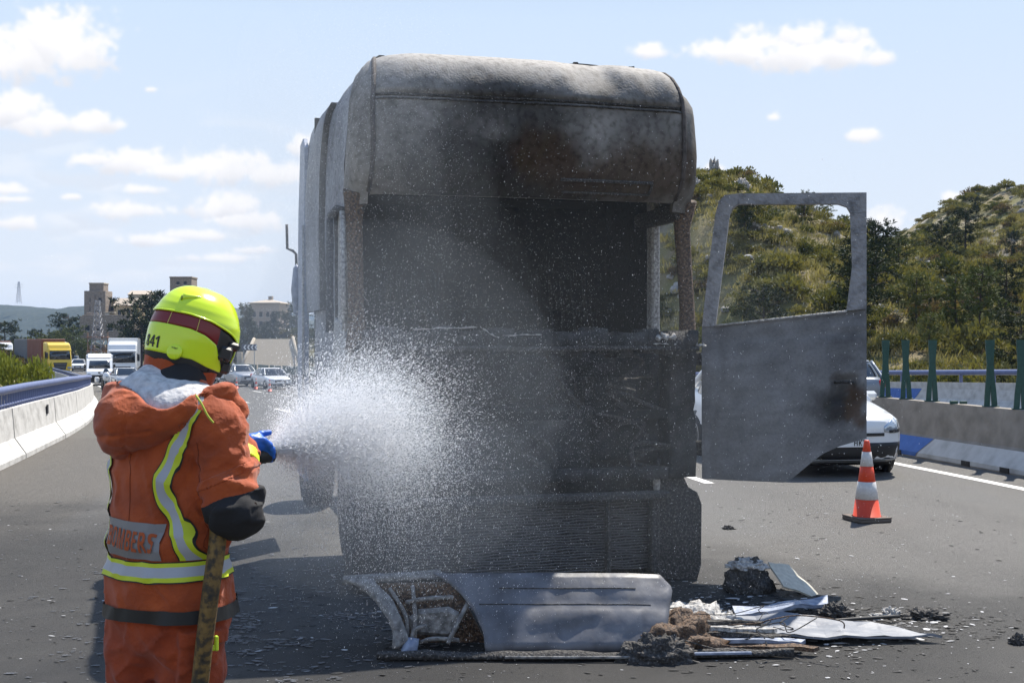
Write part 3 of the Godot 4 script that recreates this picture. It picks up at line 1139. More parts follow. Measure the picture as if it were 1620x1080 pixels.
	# --- pillars of the windscreen and doors
	for s: float in [-1.0, 1.0]:
		var b := MB.new()
		b.col = Color(0.10, 0.092, 0.085)
		var pts := PackedVector3Array()
		for y in [1.70, 1.8, 2.0, 2.3, 2.6, 2.80]: pts.append(skin(s * 1.33, y, 0.03, 0.5) + V(0, 0, 0.02))
		b.tube(pts, [0.08, 0.064, 0.056, 0.056, 0.06, 0.085], 10)
		obj("windscreen_pillar", b, M.rusty, t)
		b = MB.new()
		b.box(V(s * 1.235, 1.95, -0.98), V(0.07, 2.1, 0.13), 0.015)
		obj("door_pillar", b, M.ash_pale, t)
		b = MB.new()
		b.box(V(s * 1.20, 2.72, -0.78), V(0.08, 0.13, 0.9), 0.02)
		obj("door_header", b, M.char, t)
	# --- flanks
	for s: float in [-1.0, 1.0]:
		obj("upper_side_panel", flank(s, [2.70, 2.85, 3.0, 3.2, 3.35, 3.45, 3.55, 3.62, 3.68, 3.72, 3.76, 3.79], -0.52, -2.25, 16), M.burnt, t)
		obj("sleeper_panel", flank(s, yrange(0.85, 2.70, 14), -1.05, -2.25, 8), M.burnt, t)
	var wl := MB.new()
	# the left door, shut: lower skin and window frame
	obj("left_door", flank(-1.0, yrange(0.78, 1.82, 8), -0.36, -1.15, 6, 0.012), M.burnt, t)
	wl.tube(p3([-1.30, 1.82, -0.34, -1.31, 2.2, -0.37, -1.31, 2.66, -0.42]), 0.022, 8)
	obj("window_channel", wl, M.ash_pale, t)
	wl = MB.new()
	wl.tube(p3([-1.30, 2.66, -0.42, -1.31, 2.71, -0.75, -1.31, 2.70, -1.15]), 0.03, 8)
	wl.tube(p3([-1.31, 2.68, -1.13, -1.315, 1.82, -1.15]), 0.035, 8)
	obj("window_frame", wl, M.char, t)
	# burst strip of pale sheet hanging at the left mirror mount
	var hang := MB.new(false)
	hang.thick([p3([-1.33, 1.92, -0.75, -1.31, 1.86, -0.50, -1.30, 1.74, -0.34]), p3([-1.34, 1.60, -0.78, -1.33, 1.62, -0.52, -1.34, 1.60, -0.30]), p3([-1.34, 1.42, -0.76, -1.33, 1.50, -0.60, -1.32, 1.47, -0.50])],
		[p3([-1.31, 1.92, -0.75, -1.29, 1.86, -0.50, -1.28, 1.74, -0.34]), p3([-1.32, 1.60, -0.78, -1.31, 1.62, -0.52, -1.32, 1.60, -0.30]), p3([-1.32, 1.42, -0.76, -1.31, 1.50, -0.60, -1.30, 1.47, -0.50])])
	obj("torn_sheet", hang, M.ash_pale, t)
	# roof-side fairing and rear deflector on the left
	var fa := flank(-1.0, [2.0, 2.3, 2.6, 2.9, 3.1, 3.3, 3.45, 3.55, 3.6, 3.64], -1.55, -2.55, 8, 0.05, 0.05)
	obj("side_fairing", fa, M.burnt, t)
	var de := MB.new()
	de.extrude(pv([-3.15, 0.55, -2.45, 0.55, -2.45, 3.42, -2.6, 3.52, -2.85, 3.50, -3.05, 2.9, -3.12, 2.2]), -0.02, 0.02, Transform3D(Basis(V(0, 0, 1), V(0, 1, 0), V(-1, 0, 0)), V(-1.37, 0, 0)), 0.008)
	obj("rear_deflector", de, M.blue_grey, t)
	de = MB.new()
	de.tube(p3([-1.40, 0.6, -2.46, -1.40, 1.8, -2.46, -1.40, 2.75, -2.46]), 0.012, 6)
	obj("deflector_edge", de, M.ash_pale, t)
	de = MB.new()
	de.tube(p3([-1.39, 2.05, -3.14, -1.40, 2.55, -3.16, -1.43, 2.58, -3.16, -1.48, 2.60, -3.16, -1.485, 2.82, -3.16]), 0.014, 6)
	obj("bracket", de, M.char, t)
	de = MB.new()
	de.lathe([Vector2(0.0, -0.24), Vector2(0.03, -0.2), Vector2(0.05, 0.0), Vector2(0.03, 0.2), Vector2(0.0, 0.24)], 12, Transform3D(Basis(), V(-1.40, 2.22, -3.12)))
	obj("melted_marker", de, M.blue_grey, t)
	# --- inside
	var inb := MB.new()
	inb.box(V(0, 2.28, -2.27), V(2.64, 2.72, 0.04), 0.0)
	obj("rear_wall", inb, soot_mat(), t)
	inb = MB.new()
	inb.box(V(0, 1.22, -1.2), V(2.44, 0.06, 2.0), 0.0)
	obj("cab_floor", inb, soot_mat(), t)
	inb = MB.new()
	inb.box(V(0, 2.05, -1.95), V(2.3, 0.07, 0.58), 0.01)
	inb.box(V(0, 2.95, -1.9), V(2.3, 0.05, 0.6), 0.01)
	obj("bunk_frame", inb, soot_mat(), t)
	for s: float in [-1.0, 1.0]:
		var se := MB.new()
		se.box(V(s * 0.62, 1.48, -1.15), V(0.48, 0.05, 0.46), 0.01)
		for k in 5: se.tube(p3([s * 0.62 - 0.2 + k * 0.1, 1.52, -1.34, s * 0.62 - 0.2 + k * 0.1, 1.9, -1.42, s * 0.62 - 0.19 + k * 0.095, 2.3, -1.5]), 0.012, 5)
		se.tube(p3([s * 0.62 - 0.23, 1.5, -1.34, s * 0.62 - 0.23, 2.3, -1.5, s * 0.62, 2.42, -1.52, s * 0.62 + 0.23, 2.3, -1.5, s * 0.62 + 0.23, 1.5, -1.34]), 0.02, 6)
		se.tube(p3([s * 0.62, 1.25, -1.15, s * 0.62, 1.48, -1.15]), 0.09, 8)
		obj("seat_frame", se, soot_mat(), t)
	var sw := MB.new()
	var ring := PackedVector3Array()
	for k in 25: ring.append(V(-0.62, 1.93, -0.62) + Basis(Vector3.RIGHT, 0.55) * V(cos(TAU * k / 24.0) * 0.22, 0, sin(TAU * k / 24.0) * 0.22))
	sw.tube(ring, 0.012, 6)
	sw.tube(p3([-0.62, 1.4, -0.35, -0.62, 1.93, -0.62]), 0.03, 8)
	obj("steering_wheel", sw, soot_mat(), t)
	# --- dash and cowl
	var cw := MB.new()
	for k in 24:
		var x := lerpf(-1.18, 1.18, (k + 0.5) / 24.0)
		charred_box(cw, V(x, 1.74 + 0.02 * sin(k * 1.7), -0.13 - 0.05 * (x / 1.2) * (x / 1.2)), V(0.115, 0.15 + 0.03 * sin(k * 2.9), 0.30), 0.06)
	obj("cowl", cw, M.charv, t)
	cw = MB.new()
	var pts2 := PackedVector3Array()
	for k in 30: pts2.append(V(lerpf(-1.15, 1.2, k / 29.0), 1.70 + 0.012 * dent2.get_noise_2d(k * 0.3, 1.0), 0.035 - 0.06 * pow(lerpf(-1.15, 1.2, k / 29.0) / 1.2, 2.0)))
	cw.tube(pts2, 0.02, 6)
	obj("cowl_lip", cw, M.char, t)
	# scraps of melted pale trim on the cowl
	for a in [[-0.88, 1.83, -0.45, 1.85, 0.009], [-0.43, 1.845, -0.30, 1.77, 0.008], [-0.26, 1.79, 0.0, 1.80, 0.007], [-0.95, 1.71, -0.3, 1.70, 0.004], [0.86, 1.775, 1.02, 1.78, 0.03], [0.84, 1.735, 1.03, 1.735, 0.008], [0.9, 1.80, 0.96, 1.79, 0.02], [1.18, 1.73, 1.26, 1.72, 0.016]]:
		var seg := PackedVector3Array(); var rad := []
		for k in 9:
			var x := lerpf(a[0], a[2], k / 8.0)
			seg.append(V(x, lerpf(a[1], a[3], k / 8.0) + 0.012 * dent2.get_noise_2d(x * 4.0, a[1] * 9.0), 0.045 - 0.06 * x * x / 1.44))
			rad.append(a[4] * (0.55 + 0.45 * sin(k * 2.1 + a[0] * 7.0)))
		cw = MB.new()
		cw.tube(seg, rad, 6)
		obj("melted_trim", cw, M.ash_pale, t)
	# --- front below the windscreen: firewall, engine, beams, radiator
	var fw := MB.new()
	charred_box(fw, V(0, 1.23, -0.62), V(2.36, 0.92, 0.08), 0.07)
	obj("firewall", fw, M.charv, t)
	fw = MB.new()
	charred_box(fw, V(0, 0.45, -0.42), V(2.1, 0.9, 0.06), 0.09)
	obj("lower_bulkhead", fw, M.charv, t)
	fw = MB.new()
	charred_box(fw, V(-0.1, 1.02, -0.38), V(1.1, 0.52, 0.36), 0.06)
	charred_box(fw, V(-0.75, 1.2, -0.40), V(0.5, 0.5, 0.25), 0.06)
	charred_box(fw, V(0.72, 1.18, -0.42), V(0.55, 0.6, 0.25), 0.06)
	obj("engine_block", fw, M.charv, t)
	rng.seed = 9
	for i in 14:
		var b := MB.new()
		var x := rng.randf_range(-1.0, 1.0)
		var y := rng.randf_range(0.9, 1.5)
		var p := PackedVector3Array([V(x, y, -0.2)])
		for k in 3: p.append(p[-1] + V(rng.randf_range(-0.3, 0.3), rng.randf_range(-0.2, 0.2), rng.randf_range(-0.05, 0.06)))
		b.tube(spline(p, 5), rng.randf_range(0.008, 0.024), 6)
		obj("pipe", b, M.char, t)
	for s: float in [-1.0, 1.0]:
		var b := MB.new()
		charred_box(b, V(s * 1.14, 1.25, -0.27), V(0.20, 0.98, 0.22), 0.06)
		obj("hinge_post", b, M.charv, t)
	var bm := MB.new()
	charred_box(bm, V(0, 0.80, -0.16), V(2.0, 0.085, 0.12), 0.07)
	obj("upper_crossbeam", bm, M.charv, t)
	bm = MB.new()
	bm.box(V(-0.02, 0.645, -0.10), V(2.04, 0.06, 0.10), 0.015)
	obj("lower_crossbeam", bm, M.char, t)
	# radiator: frame and the fins between
	var ra := MB.new()
	ra.box(V(-0.05, 0.36, -0.22), V(1.9, 0.52, 0.05), 0.0)
	ra.box(V(-1.0, 0.36, -0.14), V(0.06, 0.54, 0.12), 0.012)
	ra.box(V(0.55, 0.36, -0.145), V(0.03, 0.52, 0.10), 0.008)
	ra.box(V(-0.55, 0.36, -0.145), V(0.03, 0.52, 0.10), 0.008)
	ra.box(V(0.90, 0.36, -0.14), V(0.06, 0.54, 0.12), 0.012)
	obj("radiator", ra, M.char, t)
	var fi := MB.new()
	for k in 26:
		var pts := PackedVector3Array()
		for j in 22:
			var x := lerpf(-0.97, 0.87, j / 21.0)
			pts.append(V(x, 0.115 + k * 0.0196 + 0.006 * dent2.get_noise_2d(x * 2.0, k * 0.25) + 0.004 * sin(x * 22.0 + k), -0.165 + 0.012 * dent.get_noise_2d(x * 2.0, k * 0.1)))
		fi.tube(pts, 0.0058, 5)
	obj("radiator_fins", fi, bmat(lin(0.10, 0.098, 0.10), 0.5, M.char.normal_texture, 2.0, 0.4), t).set_meta("kind", "stuff")
	# right front: what is left of the mudguard and step
	var mg := MB.new()
	mg.extrude(pv([0.93, 0.02, 1.27, 0.0, 1.30, 0.1, 1.305, 0.55, 1.27, 0.64, 1.20, 0.68, 1.16, 0.76, 1.10, 0.80, 1.02, 0.80, 0.97, 0.72, 0.95, 0.4]), -0.75, -0.20, Transform3D(), 0.05)
	obj("melted_mudguard", mg, M.char, t)
	mg = MB.new()
	mg.tube(p3([0.95, 0.84, -0.2, 0.945, 0.72, -0.19, 0.95, 0.58, -0.19]), [0.02, 0.028, 0.015], 6)
	obj("peeled_strip", mg, M.ash_pale, t)
	mg = MB.new()
	charred_box(mg, V(-1.12, 0.4, -0.5), V(0.28, 0.7, 0.5), 0.07)
	obj("melted_step", mg, M.charv, t)
	# --- chassis and wheels
	for s: float in [-1.0, 1.0]:
		var b := MB.new(false)
		b.box(V(s * 0.42, 0.85, -3.2), V(0.09, 0.26, 5.6), 0.01)
		obj("chassis_rail", b, M.char, t)
		for z in [-1.45, -5.1]:
			var w := MB.new()
			var tr := Transform3D(Basis(Vector3.BACK, PI * 0.5), V(s * 1.02, 0.5, z))
			w.lathe([Vector2(0.28, -0.15), Vector2(0.46, -0.15), Vector2(0.5, -0.11), Vector2(0.5, 0.11), Vector2(0.46, 0.15), Vector2(0.28, 0.15)], 28, tr)
			var wo := obj("wheel", w, M.char, t)
			var ri := MB.new()
			ri.lathe([Vector2(0.28, -0.14), Vector2(0.27, 0.05), Vector2(0.14, 0.08), Vector2(0.12, 0.14), Vector2(0.0, 0.14)], 20, tr)
			obj("rim", ri, M.rusty, wo)
	for z in [-1.45, -5.1]:
		var ax := MB.new()
		ax.tube(p3([-1.0, 0.5, z, 1.0, 0.5, z]), 0.07, 8)
		obj("axle", ax, M.char, t)
	truck_door(t)

var soot_m: StandardMaterial3D
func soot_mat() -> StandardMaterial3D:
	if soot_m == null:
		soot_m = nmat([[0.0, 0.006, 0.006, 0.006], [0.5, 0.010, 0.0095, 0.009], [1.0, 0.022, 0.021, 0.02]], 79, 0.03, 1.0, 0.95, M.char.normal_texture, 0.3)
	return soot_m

func door_tone(p: Vector3) -> Color:
	var n := ash.get_noise_3d(p.x * 1.3 + 20.0, p.y * 1.3, 0.0)
	var f := ash2.get_noise_3d(p.x * 1.4 + 20.0, p.y * 1.4, 0.0)
	var k := 0.165 + 0.075 * n + 0.045 * f + 0.05 * ash2.get_noise_3d(p.x * 0.5, p.y * 3.0, 4.0)
	var c := Vector3(k, k * 1.0, k * 1.03)
	var soot := smoothstep(0.55, 0.1, Vector2((p.x - 0.95) / 0.45, (p.y - 1.28) / 0.34).length() + 0.35 * n + 0.15 * f)
	c = c.lerp(Vector3(0.022, 0.02, 0.019), soot * 0.93)
	var rust := smoothstep(0.6, 0.2, Vector2((p.x - 1.12) / 0.16, (p.y - 1.25) / 0.42).length() + 0.4 * f)
	c = c.lerp(Vector3(0.075, 0.038, 0.014), rust * 0.75)
	return Color(maxf(c.x, 0.015), maxf(c.y, 0.015), maxf(c.z, 0.015))

func truck_door(t: Node3D) -> void:
	# hinged on the right front pillar and swung out square to the cab
	var door := Node3D.new()
	door.name = "open_door"
	t.add_child(door, true)
	door.position = V(1.40, 0.0, -0.40)
	door.rotation.y = -0.50
	door.set_meta("label", "open door with an empty window, mottled grey with a rusty rear edge")
	# outer skin: a fine sheet, lower edge cut away for the wheel
	var nx := 44; var ny := 40
	var front := []; var back := []
	for j in ny + 1:
		var r := PackedVector3Array(); var q := PackedVector3Array()
		for i in nx + 1:
			var x := 1.19 * i / nx
			var top := lerpf(1.86, 1.985, x / 1.19)
			var bot: float = tab([0.0, 0.715, 0.60, 0.705, 0.66, 0.735, 0.80, 0.86, 0.88, 0.925, 1.0, 0.985, 1.19, 1.045], x)
			var y := lerpf(bot, top, float(j) / ny)
			var bulge := 0.035 * sin(PI * clampf((y - 0.7) / 1.25, 0.0, 1.0)) + 0.010 * dent.get_noise_2d(x * 2.0, y * 2.0) - 0.012 * exp(-pow((x - 0.10 - 0.04 * sin(y * 5.0)) / 0.025, 2.0)) - 0.010 * exp(-pow((y - 1.77 - 0.04 * x) / 0.02, 2.0)) * smoothstep(0.1, 0.2, x)
			# pressed handle recess
			bulge -= 0.055 * smoothstep(0.10, 0.07, absf(x - 1.03)) * smoothstep(0.11, 0.08, absf(y - 1.40))
			r.append(V(x, y, 0.03 + bulge)); q.append(V(x, y, -0.035))
		front.append(r); back.append(q)
	var dm := nmat([[0.0, 0.72, 0.72, 0.72], [0.5, 0.92, 0.92, 0.92], [1.0, 1.0, 1.0, 1.0]], 88, 0.05, 1.1, 0.75, bump(72, 0.10, 5.0, 5), 0.15, 5)
	dm.vertex_color_use_as_albedo = true
	obj("door_skin", tinted(front, back, door_tone), dm, door)
	var bars := {
		"front_window_frame": pv([0.0, 1.86, 0.10, 1.865, 0.205, 2.70, 0.225, 2.745, 0.27, 2.775, 0.27, 2.855, 0.17, 2.845, 0.125, 2.80, 0.10, 2.70, 0.055, 2.35]),
		"top_window_frame": pv([0.272, 2.775, 0.99, 2.757, 1.05, 2.735, 1.075, 2.69, 1.19, 2.69, 1.19, 2.835, 0.272, 2.855]),
		"rear_window_frame": pv([1.075, 2.688, 1.09, 2.3, 1.05, 1.975, 1.19, 1.987, 1.19, 2.688])}
	for k in bars:
		var b := MB.new()
		b.st.set_smooth_group(-1)
		b.extrude(bars[k], -0.03, 0.045, Transform3D(), 0.014)
		obj(k, b, door_grey(), door)
	var hd := MB.new()
	hd.tube(p3([0.96, 1.45, 0.05, 1.03, 1.455, 0.065, 1.10, 1.45, 0.05]), 0.012, 6)
	obj("handle", hd, M.char, door)
	hd = MB.new()
	for y in [0.95, 1.62]:
		hd.box(V(-0.07, y, -0.01), V(0.20, 0.10, 0.06), 0.012)
	obj("hinge", hd, M.char, door)
	hd = MB.new()
	hd.tube(p3([0.10, 1.868, 0.05, 0.5, 1.912, 0.055, 1.05, 1.972, 0.05]), 0.009, 6)
	obj("window_sill_trim", hd, M.ash_pale, door)
	# inner door structure seen from behind
	hd = MB.new()
	hd.box(V(0.6, 1.4, -0.05), V(0.9, 0.08, 0.03), 0.008)
	hd.box(V(0.35, 1.3, -0.05), V(0.06, 0.9, 0.03), 0.008)
	obj("door_rib", hd, M.char, door)

var door_g: StandardMaterial3D
func door_grey() -> StandardMaterial3D:
	if door_g == null:
		door_g = nmat([[0.0, 0.12, 0.12, 0.125], [0.4, 0.23, 0.23, 0.24], [0.7, 0.27, 0.27, 0.28], [1.0, 0.30, 0.30, 0.31]], 80, 0.015, 1.0, 0.75, M.char.normal_texture, 0.4, 5)
	return door_g

# ---------------------------------------------------------------- the firefighter
# his own axes: x to the photograph's right, y up, z towards the standpoint; turned away and to the right
const PHI := 0.576
var fold1 := noise(81, 4.2, 3)
var fold2 := noise(82, 9.0, 2)
var fold3 := noise(83, 2.4, 2)
var fold4 := noise(84, 6.0, 2)
var cph := cos(PHI)
var sph := sin(PHI)
const SHO := Vector3(0.198, 1.455, 0.085)
const ELB := Vector3(0.278, 1.188, 0.155)
const WRI := Vector3(0.255, 1.380, -0.055)

func bodyframe(p: Vector3) -> Vector3:   # right, up, forward
	var x := p.x - 0.02
	return Vector3(x * cph + p.z * sph, p.y, x * sph - p.z * cph)
func unbody(q: Vector3) -> Vector3:
	return Vector3(0.02 + q.x * cph + q.z * sph, q.y, q.x * sph - q.z * cph)

func arm_sdf(p: Vector3) -> float:
	var d := smin(cap(p, SHO, ELB, 0.094, 0.088), cap(p, ELB, WRI, 0.080, 0.050), 0.03)
	# rings of folds round the sleeve, deepest at the elbow
	var t := (p - SHO).dot((ELB - SHO).normalized())
	var w := ELB.distance_to(p)
	d -= 0.0065 * sin(t * 62.0 + 7.0 * fold3.get_noise_3d(p.x * 1.3, p.y, p.z * 1.3)) * smoothstep(0.02, 0.2, t) * smoothstep(0.36, 0.1, w)
	return d - 0.013 * fold1.get_noise_3d(p.x * 1.2, p.y * 1.6, p.z * 1.2) - 0.010 * (crease(V(p.x * 0.6 + p.y * 0.5, p.y * 1.5 - p.x * 0.5, p.z * 0.8)) - 0.45)

# sharp-edged drag lines, as heavy cloth makes them
func crease(p: Vector3) -> float:
	var n := fold4.get_noise_3d(p.x, p.y, p.z)
	return pow(1.0 - minf(absf(n) * 2.2, 1.0), 2.2)

func left_arm_sdf(q: Vector3) -> float:
	return smin(cap(q, V(-0.2, 1.47, 0.0), V(-0.23, 1.2, 0.16), 0.095, 0.085), cap(q, V(-0.23, 1.2, 0.16), V(-0.13, 1.14, 0.38), 0.082, 0.06), 0.04)

func jacket_sdf(p: Vector3) -> float:
	var q := bodyframe(p)
	var y := p.y
	var a := tab([0.78, 0.246, 0.9, 0.238, 1.0, 0.230, 1.15, 0.226, 1.3, 0.236, 1.42, 0.236, 1.5, 0.195, 1.56, 0.13, 1.64, 0.085], y)
	var b := tab([0.78, 0.198, 0.9, 0.188, 1.0, 0.180, 1.15, 0.176, 1.3, 0.176, 1.42, 0.162, 1.5, 0.135, 1.56, 0.105, 1.64, 0.08], y)
	var f := q.z - tab([0.8, 0.0, 1.3, -0.005, 1.5, 0.03, 1.64, 0.06], y)
	var k := sqrt(q.x * q.x / (a * a) + f * f / (b * b))
	var d := (k - 1.0) * b
	d = maxf(d, y - 1.63)
	d = smin(d, cap(q, V(-0.15, 1.485, 0.02), V(0.15, 1.485, 0.02), 0.085, 0.085), 0.08)
	# cloth: drag lines, broad hollows, a roll above the belt
	if absf(d) < 0.08:
		var dn := fold1.get_noise_3d(p.x * 0.8 + p.y * 0.45, p.y * 0.42 - p.x * 0.2, p.z * 0.8)
		var flatten := 1.0 - 0.85 * exp(-pow(q.x / 0.15, 2.0) - pow((y - 1.10) / 0.085, 2.0)) * smoothstep(0.05, -0.02, q.z)
		d -= flatten * (0.022 * dn + 0.011 * (crease(V(p.x * 0.9 + p.y * 0.55, p.y * 0.42 - p.x * 0.2, p.z * 0.8)) - 0.45))
		d -= 0.010 * exp(-pow((y - 1.075 - 0.05 * q.x) / 0.035, 2.0)) - 0.008 * exp(-pow((y - 1.02) / 0.03, 2.0))
		# creases running down from the right armpit
		var c1: float = absf((q.x - 0.20) + (1.36 - y) * 0.33)
		d += 0.016 * exp(-pow(c1 / 0.018, 2.0)) * smoothstep(1.42, 1.34, y) * smoothstep(1.05, 1.2, y) * smoothstep(0.05, -0.02, q.z)
		var c2: float = absf((q.x - 0.11) + (1.10 - y) * 0.7)
		d += 0.010 * exp(-pow(c2 / 0.02, 2.0)) * smoothstep(1.25, 1.12, y) * smoothstep(0.98, 1.05, y) * smoothstep(0.05, -0.02, q.z)
	d = maxf(d, 0.822 - y)
	d = smin(d, arm_sdf(p), lerpf(0.02, 0.11, smoothstep(1.36, 1.47, y)))
	return smin(d, left_arm_sdf(q), 0.05)

func lining_sdf(p: Vector3) -> float:
	var d := ell(p, V(0.035, 1.515, 0.055), V(0.205, 0.110, 0.150))
	d = smin(d, cap(p, V(-0.06, 1.56, 0.03), V(-0.045, 1.60, -0.01), 0.085, 0.075), 0.08)
	return d - 0.011 * fold1.get_noise_3d(p.x * 1.5 + p.y, p.y * 1.5, p.z * 1.5) - 0.006 * fold2.get_noise_3d(p.x * 1.4, p.y * 1.4, p.z * 1.4)

func rim_height(x: float) -> float:
	return stab([-0.20, 1.60, -0.14, 1.612, -0.09, 1.598, -0.03, 1.578, 0.02, 1.545, 0.06, 1.530, 0.10, 1.540, 0.15, 1.578, 0.20, 1.608, 0.26, 1.612, 0.32, 1.58], x)

func hood_sdf(p: Vector3) -> float:
	# the bag of the hood hanging over the left shoulder blade, its edge running up to the right shoulder
	var d := ell(p, V(-0.035, 1.485, 0.085), V(0.168, 0.105, 0.150))
	d = smin(d, cap(p, V(-0.115, 1.425, 0.09), V(-0.10, 1.55, 0.05), 0.072, 0.10), 0.06)
	d = smin(d, cap(p, V(-0.07, 1.50, 0.16), V(0.10, 1.535, 0.165), 0.085, 0.052), 0.05)
	d = smin(d, cap(p, V(0.10, 1.535, 0.165), V(0.225, 1.565, 0.07), 0.055, 0.036), 0.05)
	d = smin(d, cap(p, V(0.225, 1.565, 0.07), V(0.262, 1.52, 0.07), 0.034, 0.026), 0.05)
	d = smin(d, cap(p, V(0.262, 1.52, 0.07), V(0.268, 1.43, 0.135), 0.026, 0.014), 0.04)
	d -= 0.015 * fold1.get_noise_3d(p.x * 1.1 - p.y, p.y * 1.2, p.z * 1.1) + 0.006 * (crease(V(p.x * 0.55 + p.y * 0.9, p.y * 1.3 - p.x * 0.75, p.z * 0.7)) - 0.45)
	# seam down the middle of the bag
	d += 0.006 * exp(-pow((p.x + 0.055 - 0.25 * (p.y - 1.48)) / 0.007, 2.0)) * smoothstep(1.6, 1.5, p.y)
	d += 0.006 * exp(-pow((p.y - 1.455 - 0.12 * p.x) / 0.006, 2.0)) * smoothstep(0.06, -0.02, p.x)
	d = maxf(d, -(lining_sdf(p) - 0.004))
	return maxf(d, (p.y - rim_height(p.x) - 0.012 * fold2.get_noise_2d(p.x * 0.8, p.z)) * 0.75)

func trousers_sdf(p: Vector3) -> float:
	var q := bodyframe(p)
	var d := ell(q, V(0, 0.80, 0.0), V(0.215, 0.20, 0.165))
	d = smin(d, cap(p, V(-0.085, 0.80, -0.02), V(-0.10, 0.46, -0.04), 0.118, 0.102), 0.05)
	d = smin(d, cap(p, V(-0.10, 0.46, -0.04), V(-0.10, 0.08, 0.0), 0.102, 0.092), 0.05)
	d = smin(d, cap(p, V(0.105, 0.80, 0.045), V(0.09, 0.46, 0.05), 0.122, 0.104), 0.03)
	d = smin(d, cap(p, V(0.09, 0.46, 0.05), V(0.09, 0.08, 0.07), 0.104, 0.094), 0.05)
	d -= 0.020 * fold1.get_noise_3d(p.x * 1.0 + p.y * 0.7, p.y * 0.9, p.z) + 0.012 * (crease(V(p.x * 0.8 - p.y * 0.5, p.y * 0.7 + p.x * 0.4, p.z * 0.8)) - 0.45)
	# thigh pocket and its flap
	var k := V(p.x - 0.155, p.y - 0.69, p.z - 0.12)
	var box := maxf(maxf(absf(k.x * 0.8 - k.z * 0.5) - 0.075, absf(k.y) - 0.095), absf(k.x * 0.5 + k.z * 0.8) - 0.08)
	d = minf(d, maxf(d - 0.016, box))
	var fl := maxf(maxf(absf(k.x * 0.8 - k.z * 0.5) - 0.08, absf(k.y - 0.085) - 0.03), absf(k.x * 0.5 + k.z * 0.8) - 0.09)
	d = minf(d, maxf(d - 0.010, fl))
	return maxf(d, p.y - 0.90)

func body_sdf(p: Vector3) -> float:
	var q := bodyframe(p)
	var d := cap(q, V(0, 0.92, 0), V(0, 1.36, 0.0), 0.125, 0.135)
	d = smin(d, cap(q, V(-0.15, 1.46, 0.01), V(0.15, 1.46, 0.01), 0.06, 0.06), 0.06)
	d = smin(d, cap(p, V(0.03, 1.48, 0.0), V(0.065, 1.72, -0.07), 0.062, 0.058), 0.04)
	d = smin(d, ell(p, V(0.08, 1.775, -0.09), V(0.085, 0.115, 0.09)), 0.03)
	d = smin(d, ell(p, V(0.175, 1.75, -0.135), V(0.02, 0.022, 0.015)), 0.02)
	d = smin(d, cap(p, SHO, ELB, 0.052, 0.045), 0.03)
	d = smin(d, cap(p, ELB, WRI, 0.043, 0.03), 0.02)
	d = smin(d, cap(q, V(-0.2, 1.47, 0.0), V(-0.23, 1.2, 0.16), 0.052, 0.045), 0.03)
	d = smin(d, cap(q, V(-0.23, 1.2, 0.16), V(-0.13, 1.14, 0.38), 0.043, 0.03), 0.02)
	d = smin(d, cap(p, V(-0.08, 0.86, -0.02), V(-0.10, 0.46, -0.04), 0.085, 0.058), 0.03)
	d = smin(d, cap(p, V(-0.10, 0.46, -0.04), V(-0.10, 0.08, 0.0), 0.058, 0.04), 0.03)
	d = smin(d, cap(p, V(0.10, 0.86, 0.045), V(0.09, 0.46, 0.05), 0.085, 0.058), 0.03)
	return smin(d, cap(p, V(0.09, 0.46, 0.05), V(0.09, 0.08, 0.07), 0.058, 0.04), 0.03)

func wrinkle_tex() -> NoiseTexture2D:
	var t := bump(92, 0.014, 26.0, 4, 1024)
	(t.noise as FastNoiseLite).fractal_type = FastNoiseLite.FRACTAL_RIDGED
	return t

func march(o: Vector3, dir: Vector3) -> Vector3:
	var t := 0.0
	for i in 70:
		var d := jacket_sdf(o + dir * t)
		if d < 0.0006: break
		t += d * 0.7
		if t > 1.2: break
	return o + dir * t

func cloth_normal(p: Vector3) -> Vector3:
	var e := 0.006
	return Vector3(jacket_sdf(p + V(e, 0, 0)) - jacket_sdf(p - V(e, 0, 0)), jacket_sdf(p + V(0, e, 0)) - jacket_sdf(p - V(0, e, 0)), jacket_sdf(p + V(0, 0, e)) - jacket_sdf(p - V(0, 0, e))).normalized()

# a point on the jacket seen from behind (r across the back, y up) or all round (angle, y)
func back_pt(r: float, y: float, lift: float) -> Vector3:
	var dir := unbody(V(0, 0, 1)) - unbody(V(0, 0, 0))
	var p := march(unbody(V(r, y, -0.45)), dir)
	return p + (cloth_normal(p) - dir * 0.3).normalized() * lift
func ring_pt(ang: float, y: float, lift: float) -> Vector3:
	var o := unbody(V(sin(ang) * 0.5, y, -cos(ang) * 0.5))
	var dir := (unbody(V(0, y, 0)) - o).normalized()
	var p := march(o, dir)
	return p + (cloth_normal(p) - dir * 0.3).normalized() * lift

# a ribbon in lanes: widths across (from edge to edge) and a colour for each lane
func ribbon(path: Array, around: bool, lanes: Array, lift: float) -> MB:
	var b := MB.new()
	var edge := []
	for i in path.size():
		var a: Vector2 = path[maxi(i - 1, 0)]; var c: Vector2 = path[mini(i + 1, path.size() - 1)]
		var dir := (c - a)
		if around: dir.x *= 0.21
		dir = dir.normalized()
		var n := Vector2(-dir.y, dir.x)
		var row := []
		for l in lanes.size():
			for e in 2:
				var w: float = lanes[l][e]
				var pt: Vector2 = path[i] + (Vector2(n.x / 0.21, n.y) if around else n) * w
				row.append(ring_pt(pt.x, pt.y, lift) if around else back_pt(pt.x, pt.y, lift))
		edge.append(row)
	for l in lanes.size():
		b.group(l)
		b.col = lanes[l][2]
		for i in path.size() - 1:
			b.quad(edge[i][l * 2], edge[i][l * 2 + 1], edge[i + 1][l * 2 + 1], edge[i + 1][l * 2])
	return b

